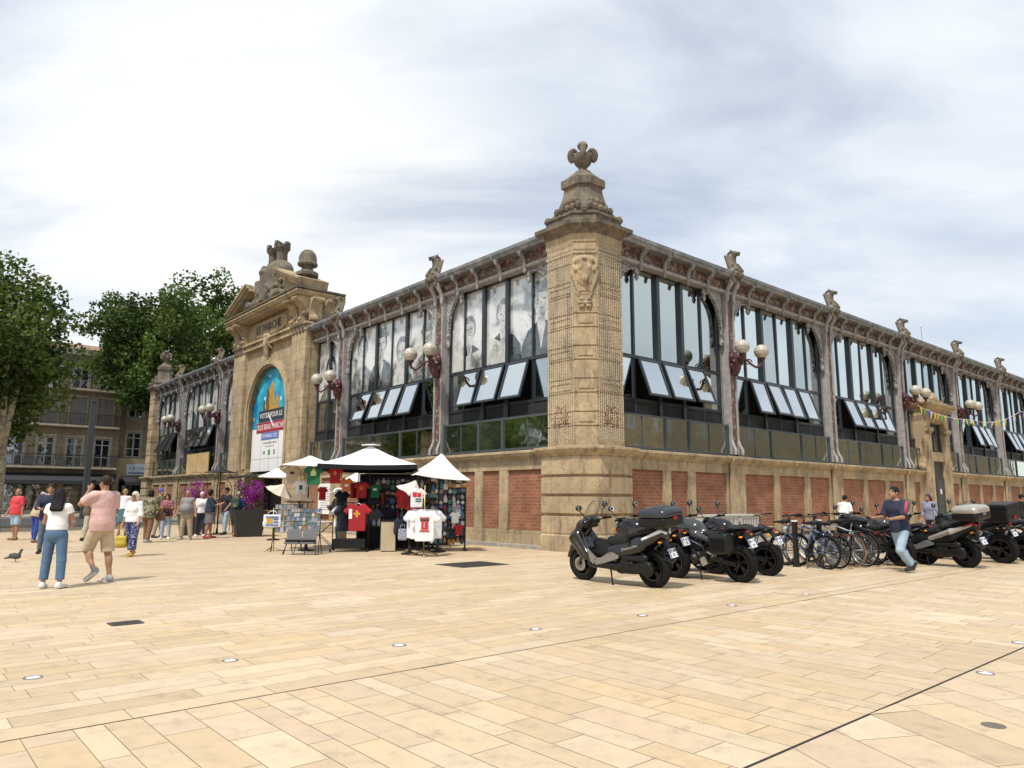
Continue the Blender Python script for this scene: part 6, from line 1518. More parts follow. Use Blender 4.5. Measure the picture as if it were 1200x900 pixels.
def scooter(loc, hd, label, paint, trim, box=None, scale=1.0, roll=-6, plate_txt=('AB·123', 'CD'), badge=None, seatm=None, screen=True):
    root = empty('maxi_scooter', (loc[0], loc[1], 0.0), hd, label, 'scooter', 'parked scooters'); root.rotation_euler = (R(roll), 0, hd); root.scale = (scale,) * 3
    wheel(root, .77, .30, .115, .195, 5, BLACKM, (1,)); wheel(root, -.74, .305, .145, .185, 5, BLACKM, (-1,))
    s = SDF(.016)      # front: apron, nose
    s.cap((.62, 0, .50), (.80, 0, .74), .15, .15, k=.05, sq=((0, 1, 0), 1.35)).cap((.80, 0, .74), (.66, 0, .98), .14, .10, k=.05, sq=((0, 1, 0), 1.6)).cap((.66, 0, .98), (.48, 0, 1.08), .10, .07, k=.04, sq=((0, 1, 0), 1.9))
    for q in (-1, 1): s.cap((.70, q * .16, .80), (.47, q * .22, .52), .085, .06, k=.05).cap((.47, q * .22, .52), (.33, q * .2, .32), .06, .05, k=.04).ell((.84, q * .10, .76), (.07, .09, .05), k=.03)
    s.build('front_fairing', paint, root)
    s = SDF(.014); s.cap((.95, 0, .58), (.68, 0, .62), .065, .07, k=.02, sq=((0, 1, 0), 1.2)).cap((.95, 0, .58), (1.07, 0, .42), .06, .04, k=.03, sq=((0, 1, 0), 1.35)).cap((.68, 0, .62), (.5, 0, .5), .06, .05, k=.03); s.build('front_mudguard', paint, root)
    s = SDF(.016)      # tunnel, footboards
    s.cap((.50, 0, .46), (.05, 0, .55), .14, .16, k=.06).cap((.36, 0, .66), (.02, 0, .58), .10, .14, k=.05)
    for q in (-1, 1): s.cap((.42, q * .19, .36), (-.2, q * .2, .33), .07, .06, k=.05).cap((-.2, q * .2, .33), (-.45, q * .19, .40), .06, .05, k=.04)
    s.build('floorboard', SATB, root)
    s = SDF(.016)      # rear body rising to the tail
    s.cap((.02, 0, .55), (-.55, 0, .68), .16, .17, k=.06, sq=((0, 1, 0), 1.15)).cap((-.55, 0, .68), (-1.0, 0, .86), .17, .085, k=.06, sq=((0, 1, 0), 1.35))
    for q in (-1, 1): s.cap((-.1, q * .15, .50), (-.62, q * .17, .66), .06, .09, k=.05).cap((-.62, q * .17, .68), (-1.02, q * .12, .88), .075, .04, k=.04)
    s.build('rear_fairing', trim if paint is SILV else paint, root)
    if paint is SILV:
        s = SDF(.014)
        for q in (-1, 1): s.cap((-.12, q * .165, .60), (-.6, q * .185, .76), .05, .075, k=.03).cap((-.6, q * .185, .76), (-1.0, q * .13, .90), .07, .035, k=.03)
        s.build('side_panel', SILV, root)
    s = SDF(.014)      # stepped seat
    s.cap((.06, 0, .72), (-.28, 0, .74), .09, .12, k=.05, sq=((0, 1, 0), 1.35)).cap((-.30, 0, .76), (-.38, 0, .86), .10, .09, k=.05, sq=((0, 1, 0), 1.5)).cap((-.40, 0, .855), (-.84, 0, .93), .085, .06, k=.04, sq=((0, 1, 0), 1.75)); s.build('seat', SEATM, root)
    for q in (-1, 1):   # silver V strip, rear lamp
        m = MB(); pts = [(.60, q * .245, .66), (.42, q * .262, .50), (.28, q * .262, .40), (.14, q * .262, .42), (-.06, q * .258, .50), (-.22, q * .25, .50)]
        ws = [.045, .06, .055, .05, .07, .02]
        for a, b, w0, w1 in zip(pts[:-1], pts[1:], ws[:-1], ws[1:]):
            va, vb = Vector(a), Vector(b); n = (vb - va).cross(Vector((0, 1, 0))).normalized()
            m.loft([[va + n * w0, va + n * w0 + Vector((0, -q * .05, 0)), va - n * w0 + Vector((0, -q * .05, 0)), va - n * w0], [vb + n * w1, vb + n * w1 + Vector((0, -q * .05, 0)), vb - n * w1 + Vector((0, -q * .05, 0)), vb - n * w1]])
        m.build('footboard_trim', TRIMG, root)
        s = SDF(.012); s.cap((-.70, q * .195, .80), (-1.0, q * .135, .93), .022, .035, k=.02).cap((-1.0, q * .12, .93), (-1.06, q * .05, .90), .035, .03, k=.02); s.build('tail_lamp', TAILC if paint is not SILV else TAILR, root)
        m = MB(); m.ball((-1.0, q * .14, .76), (.04, .03, .022), 8); m.build('indicator', AMBER, root, True)
    grab = MB(); grab.tube([(-.62, .19, .92), (-.9, .18, 1.0), (-1.03, .1, 1.02), (-1.03, -.1, 1.02), (-.9, -.18, 1.0), (-.62, -.19, .92)], .018, 8); grab.build('grab_rail', SATB, root, True)
    s = SDF(.014); s.box((-.50, .16, .33), (.34, .07, .085), .05, Matrix.Rotation(R(6), 3, 'Y'), k=.03).ell((-.3, .19, .36), (.13, .06, .11), k=.03).ell((-.74, .19, .31), (.13, .05, .11), k=.03).cap((-.3, .19, .48), (-.72, .19, .50), .05, .06, k=.03); s.build('transmission_cover', SATB, root)
    s = SDF(.014); s.cap((-.3, -.2, .30), (-.95, -.21, .46), .06, .085, k=.02); s.box((-.25, 0, .32), (.2, .12, .12), .04); s.build('exhaust', ENG, root)
    for q in (-1, 1): m = MB(); m.tube([(-.74, q * .15, .34), (-.62, q * .17, .66)], [.035, .03], 10); m.build('shock_absorber', BLACKM, root, True)
    m = MB()
    for q in (-1, 1): m.tube([(.77, q * .085, .30), (.66, q * .085, .62)], .026, 10)
    m.build('fork', BLACKM, root, True)
    s = SDF(.012); s.cap((-.98, 0, .80), (-1.10, 0, .56), .035, .018, k=.02, sq=((0, 1, 0), 2.6)).cap((-.9, 0, .5), (-1.08, 0, .45), .03, .03, k=.02, sq=((0, 1, 0), 2)); s.build('rear_mudguard', SATB, root)
    plate(root, (-1.14, 0, .58), R(62) - R(40), plate_txt)
    for q in (-1, 1): s = SDF(.01); s.cap((.90, q * .06, .74), (.78, q * .17, .82), .03, .04, k=.02); s.build('headlamp', HEADL, root)
    grips(root, .42, 1.08, .34, .10)
    s = SDF(.014); s.cap((.46, -.1, 1.05), (.46, .1, 1.05), .06, k=.03).box((.52, 0, 1.0), (.05, .16, .07), .03, k=.03); s.build('dashboard', SATB, root)
    m = MB()
    for a, b in ((.06, .52), (-.06, .52)): m.lathe([(.045, -.005), (.045, .006), (.0, .006)], 14, (.455, a, 1.095))
    m.build('dial', ALLOY, root)
    if screen:
        rows = []
        for t in range(7):
            u = t / 6; zc = .98 + .42 * u; xc = .70 - .26 * u - .02 * u * u; w = .19 - .05 * u * u
            rows.append([(xc - .10 * (y / .2) ** 2, y, zc) for y in [w * (i / 4 - 1) for i in range(9)]])
        v = [p for r_ in rows for p in r_]; f = [(i * 9 + j, i * 9 + j + 1, i * 9 + j + 10, i * 9 + j + 9) for i in range(6) for j in range(8)]
        v2 = [(x - .005, y, z) for x, y, z in v]; n = len(v); f2 = [tuple(i + n for i in q)[::-1] for q in f]
        mesh_obj('windscreen', v + v2, f + f2, SMOKE, root, None, True)
        m = MB(); m.tube([rows[i][0] for i in range(7)] + [rows[6][j] for j in range(1, 9)] + [rows[i][8] for i in range(5, -1, -1)], .006, 5); m.build('screen_edge', TRIMG, root, True)
    for q in (-1, 1): mirror(root, (.44, q * .2, 1.10), (.46, q * .36, 1.31), SATB)
    m = MB(); m.tube([(.02, .17, .30), (-.08, .27, .02)], .014, 8); m.obox((-.08, .28, .012), (.06, .05, .018)); m.build('side_stand', BLACKM, root)
    if box: topbox(root, (-.96, 0, 1.15), (.27, .29, .2), box, SATB)
    if badge:
        v, f = textmesh(badge, .075, .002, shear=.2); M_ = Matrix.Translation((-.47, .262, .665)) @ Matrix.Rotation(R(15), 4, 'Y') @ Matrix.Rotation(R(180), 4, 'Z') @ Matrix.Rotation(R(90), 4, 'X')
        mesh_obj('badge', [M_ @ Vector(p) for p in v], f, ALLOY, root)
    return root
def motorcycle(loc, hd, label, paint, scale=1.0, roll=-8, panniers=False, bigbox=None, plate_txt=('EF·456', 'GH'), tail='red', screen=False, plates=True, upright=False):
    root = empty('motorcycle', (loc[0], loc[1], 0.0), hd, label, 'motorcycle', 'parked motorcycles'); root.rotation_euler = (R(roll), 0, hd); root.scale = (scale,) * 3
    wheel(root, .74, .315, .12, .215, 5, BLACKM, (1, -1)); wheel(root, -.72, .32, .175, .215, 5, BLACKM, (-1,))
    m = MB()
    for q in (-1, 1): m.tube([(.74, q * .10, .31), (.60, q * .10, .64)], .032, 10); m.tube([(.60, q * .10, .64), (.46, q * .10, .98)], .024, 10)
    m.box(.44, .56, -.13, .13, .93, .97); m.box(.51, .63, -.13, .13, .74, .78); m.build('fork', BLACKM, root, 40)
    s = SDF(.013); s.cap((.93, 0, .58), (.62, 0, .64), .05, .05, k=.02, sq=((0, 1, 0), 1.5)).cap((.93, 0, .58), (1.0, 0, .48), .05, .04, k=.02, sq=((0, 1, 0), 1.5)); s.build('front_mudguard', SATB, root)
    s = SDF(.013); s.cap((.42, 0, .92), (.10, 0, .90), .13, .14, k=.05, sq=((0, 1, 0), 1.15)).cap((.10, 0, .88), (-.12, 0, .80), .11, .07, k=.06).ell((.3, 0, 1.0), (.18, .13, .07), k=.05)
    for q in (-1, 1): s.ell((.42, q * .13, .84), (.17, .055, .13), k=.05).cap((.1, q * .12, .82), (-.22, q * .12, .72), .07, .05, k=.04)
    s.build('fuel_tank', paint, root)
    m = MB(); m.lathe([(.05, 0), (.05, .012), (.035, .016), (.0, .016)], 14, (.28, 0, 1.065)); m.build('filler_cap', ALLOY, root, 40)
    s = SDF(.013); s.cap((-.02, 0, .81), (-.34, 0, .79), .06, .085, k=.04, sq=((0, 1, 0), 1.5)).cap((-.38, 0, .83), (-.72, 0, .90), .065, .05, k=.04, sq=((0, 1, 0), 1.8)); s.build('seat', SEATM, root)
    s = SDF(.013); s.cap((-.2, 0, .70), (-.78, 0, .86), .07, .05, k=.04, sq=((0, 1, 0), 1.7)).cap((-.78, 0, .86), (-.93, 0, .90), .05, .025, k=.03, sq=((0, 1, 0), 1.6)); s.build('tail_unit', SATB, root)
    # engine and frame
    s = SDF(.014); s.box((.12, 0, .40), (.24, .17, .13), .05, k=.03).box((.24, 0, .60), (.11, .15, .15), .03, Matrix.Rotation(R(18), 3, 'Y'), k=.02).cap((.05, .17, .40), (.05, .21, .40), .11, .10, k=.02).cap((.05, -.17, .40), (.05, -.21, .40), .11, .10, k=.02).cap((.22, .18, .36), (.22, .2, .36), .07, .06, k=.02).ell((-.12, 0, .5), (.14, .13, .16), k=.04)
    s.build('engine', ENG, root)
    m = MB()
    for i in range(7): z = .5 + i * .036; m.obox((.28 + (z - .5) * .25, 0, z), (.25, .34, .012), Matrix.Rotation(R(-10), 3, 'Y'))
    m.build('cooling_fins', BLACKM, root)
    m = MB()
    for q in (-1, 1):
        m.tube([(.50, q * .06, .90), (.22, q * .17, .74), (-.12, q * .17, .60), (-.18, q * .16, .36)], .026, 8); m.tube([(.50, q * .05, .86), (.42, q * .12, .52), (.34, q * .13, .32), (-.1, q * .13, .26)], .02, 8)
        m.tube([(-.1, q * .14, .62), (-.75, q * .12, .84)], .02, 8)
    m.box(.40, .46, -.15, .15, .46, .78); m.build('frame', BLACKM, root, True)
    m = MB()
    for q in (-1, 1): m.bar((-.14, q * .13, .42), (-.74, q * .135, .33), .04, .075)
    m.bar((-.2, .1, .5), (-.3, .0, .62), .05, .05); m.build('swingarm', BLACKM, root)
    m = MB(); m.tube([(-.24, .0, .45), (-.36, .0, .74)], .04, 10); m.build('shock_absorber', ALLOY, root, True)
    m = MB(); m.tube([(.42, -.1, .5), (.44, -.14, .3), (.2, -.15, .2), (-.2, -.17, .24), (-.4, -.2, .34)], .028, 10); m.tube([(-.4, -.2, .34), (-.85, -.22, .50)], [.05, .058], 12); m.build('exhaust', ENG, root, True)
    m = MB()
    for q in (-1, 1): m.obox((-.13, q * .2, .36), (.12, .03, .14), Matrix.Rotation(R(25), 3, 'Y')); m.tube([(-.06, q * .19, .30), (-.06, q * .30, .30)], .014, 6); m.tube([(-.36, q * .17, .46), (-.36, q * .27, .46)], .013, 6); m.bar((-.2, q * .18, .52), (-.38, q * .18, .46), .02, .03)
    m.build('footrest', ALLOY, root)
    m = MB(); m.lathe([(.0, .03), (.06, .03), (.085, .0), (.09, -.06), (.05, -.1)], 18, (.60, 0, .93), axis='x'); m.build('headlamp_shell', SATB, root, 40)
    m = MB(); m.lathe([(.0, .045), (.05, .04), (.075, .02)], 18, (.602, 0, .93), axis='x'); m.build('headlamp', HEADL, root, True)
    s = SDF(.012); s.box((.52, 0, 1.03), (.03, .09, .05), .02, Matrix.Rotation(R(-35), 3, 'Y')); s.build('dashboard', SATB, root)
    grips(root, .47, 1.07, .38, .14)
    for q in (-1, 1): mirror(root, (.40, q * .25, 1.09), (.44, q * .34, 1.30), SATB)
    for q in (-1, 1):
        m = MB(); m.ball((-.90, q * .15, .80), (.035, .04, .018), 8); m.build('indicator', AMBER, root, True); m = MB(); m.ball((.62, q * .16, .86), (.035, .04, .018), 8); m.build('indicator', AMBER, root, True)
    s = SDF(.01); s.cap((-.945, -.04, .875), (-.945, .04, .875), .022, k=.01); s.build('tail_lamp', TAILR, root)
    m = MB(); m.bar((-.86, 0, .84), (-1.02, 0, .66), .15, .015); m.build('rear_mudguard', SATB, root)
    if plates: plate(root, (-1.02, 0, .68), R(20), plate_txt)
    m = MB(); m.tube([(.0, .16, .26), (-.1, .28, .015)], .013, 8); m.obox((-.1, .29, .01), (.07, .05, .014)); m.build('side_stand', BLACKM, root)
    if screen:
        rows = [[(.66 - .2 * t / 5 - .06 * (y / .15) ** 2, y, 1.0 + .36 * t / 5) for y in [(.17 - .05 * (t / 5) ** 2) * (i / 3 - 1) for i in range(7)]] for t in range(6)]
        v = [p for r_ in rows for p in r_]; f = [(i * 7 + j, i * 7 + j + 1, i * 7 + j + 8, i * 7 + j + 7) for i in range(5) for j in range(6)]; n = len(v)
        mesh_obj('windscreen', v + [(x - .005, y, z) for x, y, z in v], f + [tuple(i + n for i in q)[::-1] for q in f], SMOKE, root, None, True)
    if panniers:
        for q in (-1, 1):
            s = SDF(.014); s.box((-.60, q * .30, .70), (.20, .10, .17), .05, Matrix.Rotation(R(6), 3, 'Y'), k=.02).box((-.60, q * .35, .70), (.16, .07, .13), .03, k=.03); p = s.build('pannier', SATB, root)
            m = MB(); m.box(-.76, -.46, q * .40 - .012, q * .40 + .012, .665, .69); m.build('pannier_seam', GLOSSB, p)
        m = MB(); m.tube([(-.4, .2, .9), (-.8, .2, .95), (-.98, .12, .95), (-.98, -.12, .95), (-.8, -.2, .95), (-.4, -.2, .9)], .016, 8); m.box(-.95, -.6, -.14, .14, .935, .955); m.build('luggage_rack', BLACKM, root)
    if bigbox:
        s = SDF(.016); s.box((-.82, 0, 1.13), (.25, .27, .19), .035, k=.01); p = s.build('top_box', bigbox, root); m = MB(); m.box(-1.075, -.565, -.275, .275, 1.21, 1.225); m.build('lid_seam', GLOSSB, p); m = MB(); m.obox((-1.085, .0, 1.02), (.02, .1, .05)); m.build('reflector', TAILR, p)
        m = MB(); m.tube([(-.4, .18, .9), (-1.0, .18, .94), (-1.0, -.18, .94), (-.4, -.18, .9)], .014, 6); m.build('luggage_rack', BLACKM, root)
    return root
scooter((1.84, 12.74), R(134), 'black maxi scooter with top case parked nearest the camera, its silver side trim showing', GLOSSB, GLOSSB, box=mat('slate_topcase', (.035, .04, .047), .22, metal=.2), scale=1.0, badge='Downtown', plate_txt=('BX·482', 'FD'))
motorcycle((3.56, 13.58), R(129), 'grey tank motorcycle with hard side panniers, second from the left', GREYPAINT, 1.02, panniers=True, plate_txt=('DK·731', 'LM'))
motorcycle((4.42, 14.70), R(131), 'black motorcycle just behind the one with side panniers', GLOSSB, 1.0, plate_txt=('FE·209', 'QA'))
motorcycle((2.62, 14.3), R(127), 'black motorcycle with a bulky tank hidden behind the nearest scooter', GLOSSB, 1.0, plate_txt=('CR·655', 'TB'))
motorcycle((3.55, 15.0), R(129), 'black motorcycle with a small tinted screen between the scooter and the grey one', GLOSSB, 1.0, screen=True, plate_txt=('CV·318', 'KE'))
motorcycle((8.15, 16.86), R(122), 'plain black motorcycle behind the striding man', GLOSSB, 1.02, plates=False)
motorcycle((8.95, 17.35), R(124), 'dark motorcycle squeezed between the striding man and the silver scooter', GREYPAINT, .98, plates=False)
scooter((9.42, 16.62), R(119), 'silver and black maxi scooter with a white topped case, right of the striding man', SILV, SATB, box=SILV, scale=1.02, plate_txt=('EN·570', 'RS'))
motorcycle((10.95, 17.75), R(121), 'black motorcycle carrying a big square black top box', GLOSSB, 1.05, bigbox=SATB, plate_txt=('DA·846', 'VC'))
motorcycle((11.95, 18.35), R(121), 'black motorcycle with clear screen at the right edge of the picture', GLOSSB, 1.05, screen=True, plate_txt=('GH·127', 'PW'))
motorcycle((12.95, 18.75), R(121), 'last dark motorcycle, cut off by the right edge of the picture', GREYPAINT, 1.03, plate_txt=('BM·934', 'XT'))
# ---- bicycles
def bicycle(loc, hd, label, paint, lean=0.0, steer=0.0, step=True, fend=True, rack=True, saddle=None, tyre=None, rimm=None, sc=1.0):
    root = empty('bicycle', (loc[0], loc[1], 0), hd, label, 'bicycle', 'bicycles at the stands'); root.rotation_euler = (lean, 0, hd); root.scale = (sc,) * 3
    Rw = .345
    def bw(x):
        m = MB(); m.torus((x, 0, Rw), Rw - .03, .011, 'y', 40, 8, 0, 1.0); m.lathe([(.012, -.05), (.022, -.03), (.018, 0), (.022, .03), (.012, .05)], 10, (x, 0, Rw), axis='y')
        w = m.build('wheel', rimm or BLACKM, root, True); t = MB(); t.torus((x, 0, Rw), Rw - .012, .019, 'y', 44, 8); t.build('tyre', tyre or RUBBER, w, True)
        s = MB()
        for i in range(28): a = 2 * math.pi * i / 28; b = a + (.5 if i % 2 else -.5); q = .026 * (1 if (i // 2) % 2 else -1); s.tube([(x + .02 * math.cos(b), q, Rw + .02 * math.sin(b)), (x + (Rw - .035) * math.cos(a), 0, Rw + (Rw - .035) * math.sin(a))], .0022, 4, cap=False)
        s.build('spokes', STEEL, w)
        if fend:
            f = MB(); pts = [Vector((x + (Rw + .022) * math.cos(a), 0, Rw + (Rw + .022) * math.sin(a))) for a in [R(18 + 9 * i) for i in range(18)]]
            for a, b in zip(pts[:-1], pts[1:]): f.bar(a, b, .05, .004, up=(a + b) / 2 - Vector((x, 0, Rw)))
            f.build('mudguard', SATB, root)
    bw(.53); bw(-.52)
    BB = Vector((-.06, 0, .29)); ST = Vector((-.20, 0, .74)); HT = Vector((.36, 0, .88)); HB = Vector((.40, 0, .72))
    m = MB()
    m.tube([HB, BB], .021, 8); m.tube([BB, ST], .017, 8)
    if step: m.tube([HT + Vector((.01, 0, -.05)), (.18, 0, .64), (.0, 0, .50), (-.11, 0, .46)], .015, 8)
    else: m.tube([HT, ST + Vector((.01, 0, -.04))], .017, 8)
    m.tube([HT + Vector((-.01, 0, .04)), HB + Vector((.01, 0, -.04))], .022, 10)
    for q in (-1, 1): m.tube([ST, (-.34, q * .05, .56), (-.52, q * .06, Rw)], .009, 6); m.tube([BB, (-.3, q * .05, .31), (-.52, q * .06, Rw)], .010, 6)
    m.build('frame', paint, root, True)
    m = MB()
    for q in (-1, 1): m.tube([HB + Vector((.01, q * .045, -.03)), (.46, q * .05, .55), (.53, q * .05, Rw)], [.015, .013, .009], 6)
    m.box(.39, .43, -.055, .055, .68, .71); m.build('fork', paint, root, True)
    m = MB(); m.tube([HT, (.33, 0, 1.02), (.37, 0, 1.08)], .014, 8); m.tube([(.20, -.30, 1.09), (.30, -.24, 1.10), (.37, -.06, 1.08), (.37, .06, 1.08), (.30, .24, 1.10), (.20, .30, 1.09)], .011, 8); hb = m.build('handlebar', BLACKM, root, True)
    for q in (-1, 1): g = MB(); g.tube([(.20, q * .30, 1.09), (.285, q * .25, 1.098)], .017, 8); g.tube([(.30, q * .24, 1.09), (.36, q * .22, 1.06), (.30, q * .30, 1.045)], .006, 5); g.build('grip', RUBBER, hb, True)
    m = MB(); m.tube([ST, (-.235, 0, .90)], .013, 8); m.build('seat_post', ALLOY, root, True)
    s = SDF(.01); s.cap((-.02, 0, .935), (-.22, 0, .94), .022, .035, k=.02, sq=((0, 1, 0), 1.2)).cap((-.22, 0, .945), (-.33, 0, .955), .04, .045, k=.02, sq=((0, 1, 0), 1.8)); s.build('saddle', saddle or SEATM, root)
    m = MB(); m.lathe([(.03, -.01), (.09, -.004), (.095, 0), (.09, .004), (.03, .01)], 22, (BB.x, -.06, BB.z), axis='y'); m.bar(BB + Vector((0, -.08, 0)), BB + Vector((.11, -.08, -.13)), .02, .025); m.bar(BB + Vector((0, .08, 0)), BB + Vector((-.11, .08, .13)), .02, .025)
    m.tube([BB + Vector((0, -.06, .09)), (-.52, -.06, Rw + .03)], .006, 5); m.tube([BB + Vector((0, -.06, -.09)), (-.52, -.06, Rw - .03)], .006, 5); m.build('crankset', ENG, root)
    for q in (-1, 1): p = MB(); p.obox(BB + Vector((-.11 * q, q * .13, .13 * q)), (.09, .08, .022)); p.build('pedal', SATB, root)
    if rack:
        m = MB()
        for q in (-1, 1): m.tube([(-.28, q * .05, .74), (-.78, q * .06, .745)], .007, 6); m.tube([(-.74, q * .06, .745), (-.52, q * .065, Rw)], .006, 6)
        for x in (-.4, -.55, -.75): m.tube([(x, -.06, .745), (x, .06, .745)], .006, 6)
        m.build('carrier', BLACKM, root, True)
        l = MB(); l.obox((-.80, 0, .70), (.03, .06, .04)); l.build('rear_light', TAILR, root)
    l = MB(); l.ball((.45, 0, .80), (.04, .035, .035), 10); l.build('front_light', HEADL, root, True)
    s_ = MB(); s_.tube([(-.10, .05, .28), (-.2, .22, .02)], .009, 6); s_.build('kickstand', BLACKM, root)
    return root
PB = car_paint('slate_blue_bike_paint', (.045, .085, .16), .3); PBl = car_paint('bright_blue_bike_paint', (.015, .06, .17), .3); PK = car_paint('black_bike_paint', (.014, .014, .016), .3); PW_ = car_paint('pale_grey_bike_paint', (.4, .41, .43), .3)
bicycle((6.28, 15.88), R(121), 'slate blue step-through bicycle, nearest and leftmost at the bicycle stands', PB, R(-3))
bicycle((6.62, 16.10), R(119), 'bright blue bicycle right behind the slate blue one', PBl, R(2), step=False, sc=.97)
bicycle((7.05, 16.42), R(120), 'black bicycle standing third from the left at the stands', PK, R(-2), sc=1.02, tyre=mat('tan_wall_tyre', (.25, .14, .07), .7))
bicycle((7.42, 16.62), R(117), 'pale grey bicycle fourth from the left at the stands', PW_, R(3), step=False, sc=1.04, rimm=ALLOY)
bicycle((7.80, 16.95), R(118), 'black step-through bicycle at the right end, beside the plain motorcycle', PK, R(2))
bicycle((5.95, 16.7), R(128), 'black bicycle tucked in at the left end, behind the motorcycle plate', PK, R(-3), step=False, rack=False)
bicycle((8.6, 18.2), R(118), 'blue bicycle farther back behind the striding man', PB, R(2), step=False)
# ---- stands between the bicycles
def bollard(x, y, label):
    r_ = empty('bicycle_stand', (x, y, 0), 0, label, 'bollard', 'bollards of the bicycle stands')
    MB().lathe([(.085, 0), (.085, .03), (.06, .04), (.058, .92), (.066, .93), (.066, .99), (.0, 1.0)], 16).build('post', BLACKM, r_, 40)
    MB().lathe([(.060, .955), (.069, .96), (.069, .985), (.060, .99)], 16).build('band', WHITEP, r_, 40)
for x, y, t in ((6.14, 16.02, 'black bollard with white band beside the slate blue bicycle'), (6.95, 16.7, 'black bollard with white band in the middle of the bicycles'), (7.75, 17.25, 'black bollard with white band behind the right hand bicycles')): bollard(x, y, t)
# pale cabinets against the wall behind the motorcycles
for u, w, t in ((4.9, 1.5, 'long low pale grey cabinet against the brick wall behind the motorcycles'), (6.35, 1.1, 'shorter pale cabinet beside the pier behind the motorcycles')):
    r_ = empty('utility_cabinet', BW(u, -.75), ANG, t, 'cabinet', 'cabinets by the wall'); m = MB(); m.box(-w / 2, w / 2, -.35, .2, .05, .92); m.build('housing', mat('pale_grey_cabinet', (.42, .42, .40), .6, var=.12), r_)
    m = MB(); m.box(-w / 2 - .03, w / 2 + .03, -.38, .22, .92, .97); m.build('lid', mat('pale_grey_cabinet_lid', (.46, .46, .43), .6), r_); m = MB()
    for i in range(6): x = -w / 2 + .1 + i * (w - .2) / 6; m.box(x, x + .02, -.356, -.348, .15, .85)
    m.box(-w / 2, w / 2, -.33, .18, .0, .05); m.build('slats', FRAMEG, r_)
for (x, y, a, t, pc, st) in ((6.45, 16.35, 126, 'dark bicycle wedged between the bright blue one and the first bollard', PK, False), (7.25, 16.95, 122, 'slate blue bicycle behind the black third one', PB, True), (8.15, 17.6, 118, 'dark bicycle at the back of the stands near the striding man', PK, False)):
    bicycle((x, y), R(a), t, pc, R(2), step=st, sc=.99, rack=False)
# ------------------------------------------------------------------ clothes and souvenir stall
CREAM = mat('cream_canvas', (.60, .54, .46), .85, var=.06, vscale=2); OFFW = mat('offwhite_canvas', (.70, .67, .62), .85, var=.06, vscale=2); DARKC = mat('dark_valance', (.012, .013, .015), .85, spec=.2); BROWNC = mat('brown_canvas', (.17, .12, .085), .85)
def parasol(x, y, apex, eave, half, rz, m, label, tilt=0.0, tdir=0.0, valance=None, pole=True, pole_h=None, n=4, name='parasol', vent=False, group=None, under=None):
    root = empty(name, (x, y, 0), rz, label, 'parasol', group)
    M_ = Matrix.Translation((0, 0, eave)) @ Matrix.Rotation(tdir, 4, 'Z') @ Matrix.Rotation(tilt, 4, 'X') @ Matrix.Rotation(-tdir, 4, 'Z')
    h = apex - eave; K = 6 if n == 4 else 4
    def ringp(t, dz=0.0, sub=4):
        pts = []
        for i in range(n):
            a0 = 2 * math.pi * (i + .5) / n; a1 = 2 * math.pi * (i + 1.5) / n; R_ = half * (1.414 if n == 4 else 1.0)
            p0 = Vector((math.cos(a0), math.sin(a0), 0)) * R_; p1 = Vector((math.cos(a1), math.sin(a1), 0)) * R_
            for j in range(sub):
                p = p0.lerp(p1, j / sub); sag = -.10 * h * math.sin(math.pi * j / sub) * t
                pts.append((p.x * t, p.y * t, h * (1 - t) - .10 * h * math.sin(math.pi * t) + sag * .6 + dz))
        return pts
    m_ = MB(); m_.M = M_
    ts = [.02] + [i / 8 for i in range(1, 9)]
    m_.loft([ringp(t) for t in ts] + [ringp(t, -.012) for t in ts[::-1]], 0, False)
    c = m_.build('canopy', m, root, 25)
    if valance:
        v = MB(); v.M = M_; a = ringp(1.0, -.0); b = [(p[0] * 1.003, p[1] * 1.003, p[2] - valance) for p in a]; a2 = [(p[0] * .99, p[1] * .99, p[2]) for p in a]; b2 = [(p[0] * .99, p[1] * .99, p[2]) for p in b]
        v.loft([a, b, b2, a2], 0, False); v.build('valance', DARKC, root)
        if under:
            q = MB(); q.M = M_; q.loft([ringp(t, -.03) for t in ts], 0, False); q.build('dark_underside', under, root)  # near-black sheet just below the canopy colours its underside dark
    if vent:
        v = MB(); v.M = M_; v.loft([[(p[0] * .2, p[1] * .2, h * 1.02) for p in ringp(1)], [(p[0] * .02, p[1] * .02, h * 1.08) for p in ringp(1)]]); v.build('vent_cap', m, root)
    r_ = MB(); r_.M = M_
    for i in range(n):
        a0 = 2 * math.pi * (i + .5) / n; R_ = half * (1.414 if n == 4 else 1)
        r_.tube([(0, 0, h * .95), (math.cos(a0) * R_ * .5, math.sin(a0) * R_ * .5, h * .5 - .10 * h - .03), (math.cos(a0) * R_ * .98, math.sin(a0) * R_ * .98, -.02)], .009, 5)
    r_.build('ribs', BLACKM, root)
    p = MB(); top = M_ @ Vector((0, 0, h * .98)); p.tube([(0, 0, 0.02 if pole_h is None else pole_h), M_ @ Vector((0, 0, -.1)), top], .02, 8); p.build('pole', BLACKM, root, True)
    if pole_h is None: b = MB(); b.lathe([(.22, .0), (.22, .04), (.05, .07), (.035, .25), (.0, .25)], 16); b.build('foot', BLACKM, root, 40)
    return root
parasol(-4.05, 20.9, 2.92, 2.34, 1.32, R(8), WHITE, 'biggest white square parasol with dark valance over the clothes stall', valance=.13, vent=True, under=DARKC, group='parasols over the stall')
parasol(-5.62, 20.3, 2.60, 2.30, .80, R(20), OFFW, 'flat off white parasol on a thin pole left of the biggest one', group='parasols over the stall')
parasol(-8.1, 25.2, 2.46, 2.14, .55, R(12), WHITE, 'small white parasol farther back, half over the flower planter', group='parasols over the stall')
parasol(-4.85, 23.3, 2.3, 1.95, .6, R(30), OFFW, 'small white parasol at the rear of the stall, under the biggest one', group='parasols over the stall')
